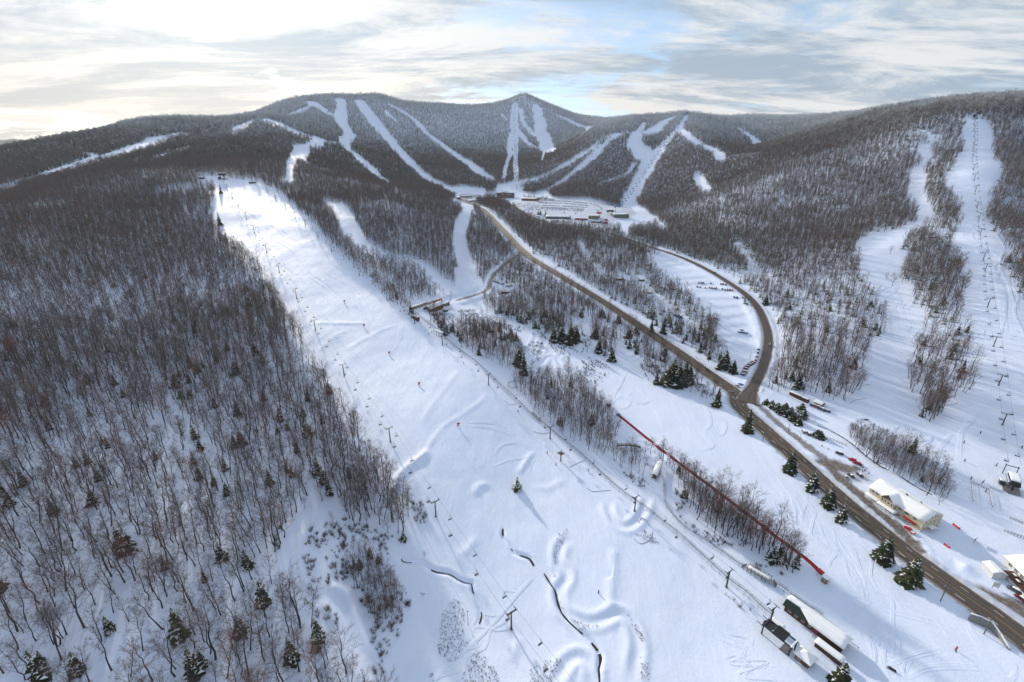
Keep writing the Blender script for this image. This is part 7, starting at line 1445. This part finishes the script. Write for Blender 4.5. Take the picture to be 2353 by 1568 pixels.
for i, (x, y) in enumerate(((460, 525), (467, 533), (475, 542), (483, 550), (500, 520), (507, 528), (515, 537))): car('suv', gp(cg, x, y), 2.0, CC[('black', 'grey', 'black')[i % 3]], 'dark car pulled up beside the upper main road, in the short double queue', 'cars beside the upper main road', True)
for i, (x, y) in enumerate(((820, 45), (850, 55), (875, 68), (890, 75), (920, 85))): car('suv', gp(c9, x, y), -.6, CC[('black', 'red', 'blue', 'grey', 'blue')[i]], 'snow topped vehicle in the line below the red cabin, %s' % tone[i], None, False, .35)

# ------------------------------------------------------------------ people
def person(A, rz, jacket, label, lean=.25, skis=True, s=1.0):
    me = bpy.data.meshes.new('body'); bm = bmesh.new(); sk = []
    J = {'pel': (0, 0, .92, .15, .12), 'spi': (0, -.06 * lean * 4, 1.15, .15, .11), 'chs': (0, -.12 * lean * 4, 1.38, .18, .12), 'nek': (0, -.15 * lean * 4, 1.52, .06, .06), 'hed': (0, -.17 * lean * 4, 1.62, .09, .10), 'crn': (0, -.17 * lean * 4, 1.74, .08, .09),
         'hl': (.10, 0, .88, .11, .11), 'kl': (.13, -.16, .50, .075, .08), 'al': (.13, .0, .10, .055, .06), 'tl': (.13, -.2, .06, .05, .05), 'hr': (-.10, 0, .88, .11, .11), 'kr': (-.13, -.10, .50, .075, .08), 'ar': (-.13, .05, .10, .055, .06), 'tr': (-.13, -.15, .06, .05, .05),
         'sl': (.21, -.12 * lean * 4, 1.40, .07, .07), 'el': (.34, -.18 * lean * 4, 1.16, .055, .055), 'wl': (.30, -.32 - .1 * lean, 1.02, .04, .04), 'fl': (.30, -.42 - .1 * lean, 1.0, .045, .03), 'sr': (-.21, -.12 * lean * 4, 1.40, .07, .07), 'er': (-.34, -.18 * lean * 4, 1.16, .055, .055), 'wr': (-.30, -.32 - .1 * lean, 1.02, .04, .04), 'fr': (-.30, -.42 - .1 * lean, 1.0, .045, .03)}
    idx = {k: bm.verts.new(v[:3]) for k, v in J.items()}
    for a, b in (('pel', 'spi'), ('spi', 'chs'), ('chs', 'nek'), ('nek', 'hed'), ('hed', 'crn'), ('pel', 'hl'), ('hl', 'kl'), ('kl', 'al'), ('al', 'tl'), ('pel', 'hr'), ('hr', 'kr'), ('kr', 'ar'), ('ar', 'tr'), ('chs', 'sl'), ('sl', 'el'), ('el', 'wl'), ('wl', 'fl'), ('chs', 'sr'), ('sr', 'er'), ('er', 'wr'), ('wr', 'fr')): bm.edges.new((idx[a], idx[b]))
    bm.verts.index_update(); order = list(J); bm.to_mesh(me); bm.free(); me.materials.append(jacket); o = bpy.data.objects.new('body', me); COL.objects.link(o); m = o.modifiers.new('skin', 'SKIN'); 
    if not me.skin_vertices: pass
    r = empty('person', A, rz); r.scale = (s,) * 3; o.parent = r; tag(r, label, 'person')
    try:
        for i, k in enumerate(order): d = me.skin_vertices[0].data[i]; d.radius = (J[k][3], J[k][4]); d.use_root = (k == 'pel')
    except Exception as ex: print('skin', ex)
    ss = o.modifiers.new('sub', 'SUBSURF'); ss.levels = 1; ss.render_levels = 1
    MB().tube((0, -.17 * lean * 4, 1.60), (0, -.17 * lean * 4, 1.84), .125, .07, 10).build('helmet', mat('black helmet', (.02, .02, .022), .3), r)
    MB().box((0, -.17 * lean * 4 - .1, 1.66), (.18, .05, .08)).build('goggles', GLASS, r); MB().tube((0, 0, .5), (0, 0, .95), .2, .17, 8).build('trousers', mat('dark trousers', (.03, .03, .04), .8), r)
    if skis:
        for s_ in (-1, 1): MB().box((.13 * s_, -.15, .03), (.10, 1.75, .03)).build('ski', STEEL, r); MB().tube((.30 * s_, -.45, 1.05), (.42 * s_, .25, .05), .015, n=4).build('ski_pole', STEEL, r)
JR, JB, JK = mat('red jacket', (.55, .03, .02), .7), mat('blue jacket', (.03, .10, .35), .7), mat('dark jacket', (.03, .03, .035), .7)
person(gp(cf, 1815, 1185), 2.4, JR, 'skier in a red jacket gliding over the snow below the road', s=1.25)
person(gp(c9, 2072, 668), .4, JB, 'person in a blue jacket standing at the lift queue fence', 0.05, s=1.2); person(gp(c9, 2150, 478), 1.2, JK, 'skier in dark clothes just above the lift queue', s=1.2)
for i, (x, y) in enumerate(((575, 1160), (500, 1190), (520, 1190), (540, 1185), (470, 1115), (600, 1225))): person(gp(c3, x, y), i, (JK, JR, JB)[i % 3], 'tiny skier in %s clothes by the far blue lift, %s of six' % (('dark', 'red', 'blue')[i % 3], tone[i]), s=1.3)
# snowmobiles
def sled(A, rz, label, col):
    o = empty('snowmobile', A, rz); tag(o, label, 'snowmobile'); MB().prism([(-1.3, .25), (-1.0, .75), (-.3, .85), (.2, .65), (1.2, .7), (1.4, .3)], -.35, .35).build('body', col, o); MB().box((.6, 0, .75), (1.2, .4, .2)).build('seat', BLACKR, o); MB().box((.5, 0, .15), (1.9, .45, .3)).build('track', BLACKR, o)
    for s in (-1, 1): MB().box((-1.0, .45 * s, .06), (1.2, .16, .06)).build('ski', STEEL, o)
    MB().tube((-.5, -.4, 1.1), (-.5, .4, 1.1), .04, n=4).build('handlebar', STEEL, o)
sled(gp(cf, 1310, 1335), -.8, 'dark snowmobile leaving tracks on the snow below the barn', mat('dark cowl', (.03, .03, .035), .4)); sled(gp(c9, 1207, 145), -.3, 'dark snowmobile standing alone above the creek trees', mat('dark cowl', (.03, .03, .035), .4))

# ------------------------------------------------------------------ single trees and shrubs
CW = [conifer(201 + i, 14, 27, 17, (.25, .23, .27, .21)[i], (.12, .22, .16, .08)[i], irregular=.28, base=.03) for i in range(4)]
CWm = [(mesh_from('trunk', [tuple(v) for v in t[0]], t[1], [BARK], None, True), mesh_from('crown', [tuple(v) for v in c_[0]], c_[1], [NEEDLE, CLING], c_[2])) for t, c_ in CW]
snowy = conifer(230, 14, 20, 12, .24, .62); SNm = (mesh_from('trunk', [tuple(v) for v in snowy[0][0]], snowy[0][1], [BARK]), mesh_from('crown', [tuple(v) for v in snowy[1][0]], snowy[1][1], [NEEDLE, CLING], snowy[1][2]))
for f, b, t, mi, lb, wd in ((c9, (340, 228), (335, 65), 3, 'tall pointed dark spruce beside the road just below the junction', .95), (c9, (650, 520), (630, 362), 0, 'spruce beside the road opposite the inn car park entrance', 1.0), (c9, (810, 660), (815, 510), 1, 'snow flecked spruce beside the road opposite the parked cars', 1.0), (c9, (930, 770), (950, 635), 2, 'bushy spruce beside the road, left of the touching pair', 1.05), (c9, (1020, 880), (990, 730), 1, 'snow flecked spruce of the touching pair, next to the pole', 1.0), (c9, (1325, 1165), (1310, 970), 2, 'broad spruce on the road bank opposite the red pickup', 1.0), (c9, (1520, 1315), (1510, 1112), 2, 'largest broad dark spruce on the road bank', 1.1), (cf, (900, 1450), (865, 1235), 2, 'broad dark spruce at the bottom edge beside the barn', 1.05),
                            (ca, (1895, 440), (1900, 300), 3, 'narrow spruce beside the road above the junction', .95), (ca, (1420, 265), (1412, 178), 3, 'small spruce below the big evergreen clump', 1.1), (ca, (1545, 250), (1565, 60), 0, 'left rear evergreen of the big clump beside the road', .9), (ca, (1510, 270), (1510, 130), 2, 'yellowish green broad evergreen at the front of the big clump', 1.4), (ca, (1590, 285), (1600, 110), 0, 'tall front evergreen in the big clump', 1.0), (ca, (1640, 270), (1625, 85), 3, 'tall evergreen in the middle of the big clump', 1.0), (ca, (1675, 260), (1665, 115), 0, 'right hand evergreen of the big clump', 1.0), (ca, (1485, 90), (1480, 30), 3, 'small dark spruce on the verge above the big clump', 1.0),
                            (cb, (1400, 715), (1395, 610), 0, 'dark evergreen at the left of the bike park clump', 1.2), (cb, (1460, 720), (1455, 590), 2, 'dark evergreen in the middle of the bike park clump', 1.1), (cb, (1530, 735), (1545, 580), 0, 'tallest dark evergreen of the bike park clump', 1.0), (cb, (1575, 720), (1575, 590), 2, 'dark evergreen at the right of the bike park clump', 1.0), (cb, (1165, 975), (1160, 815), 3, 'narrow dark spruce at the end of the upper tree stand', .85), (cb, (1125, 910), (1130, 755), 2, 'round dark evergreen beside the narrow spruce', .9), (cb, (1725, 690), (1720, 590), 2, 'dark evergreen at the top of the small grove by the road', 1.1), (cb, (1750, 800), (1745, 710), 0, 'dark evergreen in the middle of the small grove by the road', 1.2), (cb, (1855, 870), (1850, 770), 0, 'dark evergreen at the foot of the small grove by the road', 1.1),
                            (cd, (205, 835), (203, 745), 3, 'pointed spruce beside the main road below the blue ramp', 1.0), (cd, (295, 850), (295, 740), 3, 'second pointed spruce beside the main road below the blue ramp', 1.0), (cd, (780, 1120), (785, 985), 2, 'largest dark spruce of the clump by the parked row', 1.1), (cd, (845, 1160), (848, 1060), 0, 'dark spruce at the right of the clump by the parked row', 1.1), (cd, (740, 1130), (735, 1040), 0, 'dark spruce at the left of the clump by the parked row', 1.0), (cd, (30, 880), (30, 805), 2, 'dark spruce on the main road verge by the orange hut', 1.2),
                            (cd, (1355, 1280), (1350, 1150), 0, 'dark evergreen in the wood right of the junction', .9), (cd, (1290, 660), (1300, 620), 2, 'round dark evergreen at the left edge of the right hand wood', 1.2), (cd, (1100, 620), (1075, 540), 2, 'dark evergreen at the top of the wood by the side road', 1.1), (cg, (945, 520), (945, 470), 3, 'dark spruce at the end of the long blue grey building', 1.0), (cg, (905, 505), (903, 470), 0, 'dark spruce pair in the base car park, right one', 1.2), (cg, (888, 505), (888, 472), 0, 'dark spruce pair in the base car park, left one', 1.2), (c1, (1487, 1300), (1487, 1245), 3, 'small dark spruce at the head of the wide slope', 1.0), (c1, (1480, 1515), (1465, 1425), 2, 'slim leaning tree at the left edge of the upper slope', .7)):
    h = min(max(top_height(f(*b), f(*t)), 3.0), 22.0); A = gp(f, *b); tree('spruce_tree', CWm[mi], A, h / 13.0, rng.uniform(0, 6.28), lb, 'tree', None, (0, 0), wd)
h = top_height(cc(1460, 264), cc(1460, 178)); tree('snowy_spruce', SNm, gp(cc, 1460, 264), h / 14, 1.0, 'lone snow laden spruce on the open slope with a long shadow', 'tree', None, (0, 0), 1.25)
hk = 0
for x, y in [(480, 30), (520, 55), (560, 75), (590, 95), (640, 120), (680, 150), (715, 175), (735, 80), (745, 130), (850, 260), (870, 275), (620, 60), (660, 90)]:
    A = gp(c9, x, y); tree('evergreen_tree', CWm[rng.integers(0, 3)], A, rng.uniform(.36, .55), rng.uniform(0, 6.28), 'dense green evergreen in the hedge between ploughed lane and creek', 'tree', 'evergreen hedge by the ploughed lane', (0, 0), 2.0)
for k in range(16):
    A = gp(cg, 775 + 12.0 * k, 372 + (k % 3) * 4 + k * .6); tree('evergreen_tree', CNm[k % 4], A, rng.uniform(.75, 1.0), rng.uniform(0, 6.28), 'dark spruce in the row behind the brick building at the base', 'tree', 'spruce row at the base', (0, 0), 1.0)
for k in range(9):
    A = gp(cg, 470 + 11.0 * k, 362 - (k % 3) * 5); tree('evergreen_tree', CNm[k % 4], A, rng.uniform(.8, 1.1), rng.uniform(0, 6.28), 'dark spruce beside the base lodge, in the loose group on its left', 'tree', 'spruces left of the base lodge', (0, 0), 1.0)
LONE = [bare_tree(301 + i, 15, 13, 7, 5, .03, wide=1.25, low=.2) for i in range(3)]; LNm = [(mesh_from('trunk', [tuple(v) for v in t[0]], t[1], [BARK]), mesh_from('crown', [tuple(v) for v in c_[0]], c_[1], [TWIG])) for t, c_ in LONE]
for i, (f, b, t, lb) in enumerate(((cy, (1165, 420), (1160, 250), 'lone bare tree beside the winding trail near the pump yard'), (cy, (800, 420), (795, 250), 'bare tree in front of the pump house'), (c7, (405, 965), (400, 900), 'lone bare tree on the run above the pair'), (c7, (385, 1130), (385, 1070), 'smaller bare tree of the pair on the right hand run'), (c7, (422, 1165), (425, 1060), 'larger bare tree of the pair on the right hand run'), (c7, (485, 1140), (492, 1060), 'bare tree right of the pair at the wood edge'), (c9, (1640, 690), (1740, 500), 'spreading leaning bare tree behind the inn roof'), (c9, (1730, 760), (1830, 690), 'low spreading bare tree behind the end of the inn'), (c9, (1110, 215), (1105, 150), 'small bare tree on the open snow above the creek'), (cc, (840, 720), (840, 670), 'small bare bush tree beside the thin brook'), (cf, (720, 600), (715, 570), 'snowy bush at the foot of the conveyor'))):
    h = min(max(top_height(f(*b), f(*t)), 2.0), 18); tree('bare_tree', LNm[i % 3], gp(f, *b), h / 17.0, i * 1.3, lb, 'tree', None, (0, 0), 1.2)
SHR = [shrub(400 + i, 2.2, 22, .035) for i in range(4)]
SHM = varied('shrub stems', [(0, (.070, .058, .062)), (.5, (.10, .080, .080)), (.88, (.14, .088, .076)), (1, (.19, .145, .10))])
def scrub(polys, dens, smin, smax, nm, label, gap=-.2):
    P = []
    for f, pts in polys:
        Q = GLf(f, pts); lo, hi = Q.min(0), Q.max(0); n = int((hi[0] - lo[0]) * (hi[1] - lo[1]) * dens); x = rng.uniform(lo[0], hi[0], n); y = rng.uniform(lo[1], hi[1], n); k = in_poly(x, y, Q) & (vnoise(x, y, 9, 131) + .5 * vnoise(x, y, 4, 132) > gap); P.append(np.stack([x[k], y[k]], 1))
    P = np.vstack(P); n = len(P); sc = rng.uniform(smin, smax, n)[:, None] * np.ones((1, 3)); forest(nm, [(v, f_, [0] * len(f_)) for v, f_ in SHR], [SHM], np.stack([P[:, 0], P[:, 1], height(P[:, 0], P[:, 1])], 1), np.stack([np.zeros(n), np.zeros(n), rng.uniform(0, 6.28, n)], 1), sc, rng.integers(0, 4, n), label); print(nm, n)
scrub([(cc, [(50, 420), (130, 420), (150, 620), (100, 760), (60, 860), (30, 740)]), (cc, [(-150, 480), (-110, 520), (-130, 700), (-190, 640)]), (cc, [(-20, 1010), (100, 1040), (200, 1040), (280, 1180), (200, 1180), (60, 1090)]), (cc, [(150, 500), (260, 500), (330, 640), (320, 900), (200, 900), (60, 940), (60, 880), (180, 850)]), (cc, [(260, 440), (460, 520), (720, 620), (700, 700), (520, 700), (380, 640)]), (cc, [(340, 900), (520, 960), (720, 960), (740, 1040), (650, 1280), (560, 1560), (480, 1560), (470, 1300), (400, 1150)]), (cc, [(740, 320), (830, 360), (860, 480), (800, 520), (740, 420)])], .26, .5, 1.3, 'undergrowth', 'tangled leafless scrub round the winding trail below the slope', -.45)
scrub([(cb, [(640, 480), (760, 540), (840, 480), (800, 460)]), (cb, [(800, 560), (1180, 590), (1160, 640), (1060, 640), (800, 650)]), (cb, [(1180, 700), (1260, 640), (1340, 640), (1380, 720), (1600, 760), (1640, 660), (1700, 700), (1680, 800), (1500, 830), (1340, 780), (1280, 880), (1220, 900)]), (cb, [(1460, 860), (1700, 840), (1860, 930), (1760, 1060), (1620, 1060), (1560, 960)]), (cb, [(2080, 850), (2250, 920), (2300, 1080), (2160, 1040), (2080, 960)]), (cb, [(430, 500), (640, 560), (620, 660), (520, 640)]), (ca, [(1290, 100), (1500, 130), (1480, 300), (1330, 200)]), (ca, [(1700, 180), (1850, 330), (1900, 440), (1760, 360)])], .20, .4, 1.0, 'scrub', 'low brown scrub scattered over the bike park mounds')
scrub([(cc, [(950, 1090), (1020, 1000), (1080, 1020), (1170, 1260), (1060, 1400), (900, 1560), (870, 1520), (930, 1300)]), (cc, [(1080, 1520), (1180, 1340), (1280, 1420), (1360, 1560), (1120, 1620)]), (cc, [(1540, 1480), (1640, 1420), (1760, 1400), (1700, 1560), (1540, 1580)]), (cc, [(1690, 760), (1740, 560), (1810, 520), (1780, 600), (1720, 720), (1720, 900)]), (cc, [(1700, 900), (1760, 1080), (1900, 1240), (2050, 1180), (1960, 1180), (1800, 1130)]), (cc, [(2200, 1100), (2300, 1220), (2352, 1400), (2352, 1560), (2290, 1560), (2280, 1300)]), (cc, [(790, 950), (880, 980), (860, 1060), (780, 1080)]), (ca, [(1200, 1400), (1320, 1300), (1400, 1400), (1500, 1500), (1380, 1520), (1250, 1440)])], 1.5, .14, .34, 'weeds', 'brown weed stalks poking through the snow in the foreground')
scrub([(ca, [(1150, 960), (1350, 1010), (1420, 1080), (1260, 1080)]), (ca, [(1560, 1060), (1640, 1200), (1800, 1300), (1990, 1430), (2200, 1540), (1900, 1540), (1700, 1420), (1580, 1300)]), (cf, [(120, 560), (250, 480), (420, 560), (560, 620), (520, 660), (330, 560)]), (cf, [(0, 740), (100, 780), (200, 870), (250, 950), (120, 880)]), (c9, [(870, 330), (960, 370), (1180, 480), (1260, 560), (1200, 540), (1000, 420)])], .28, .4, 1.1, 'underbrush', 'leafless underbrush along the coaster and the conveyor strip')

# ------------------------------------------------------------------ the winter air between here and the summits
def haze():
    m = bpy.data.materials.new('thin winter haze'); m.use_nodes = True; nt = m.node_tree; nt.nodes.clear(); out = nd(nt, 'ShaderNodeOutputMaterial'); v = nd(nt, 'ShaderNodeVolumePrincipled')
    v.inputs['Color'].default_value = (.70, .86, 1.0, 1); v.inputs['Density'].default_value = HAZE; v.inputs['Anisotropy'].default_value = .1; nt.links.new(v.outputs[0], out.inputs['Volume'])
    zt = float(max(GZ.max() + 40, CAMZ + 30)); zb = float(GZ.min()) - 1.0
    o = MB().box((0, 0, (zt + zb) / 2), (11400, 11400, zt - zb)).build('haze', m); tag(o, 'thin blue winter haze in the valley air', None, None, 'stuff')
HAZE = 0.00005
haze()
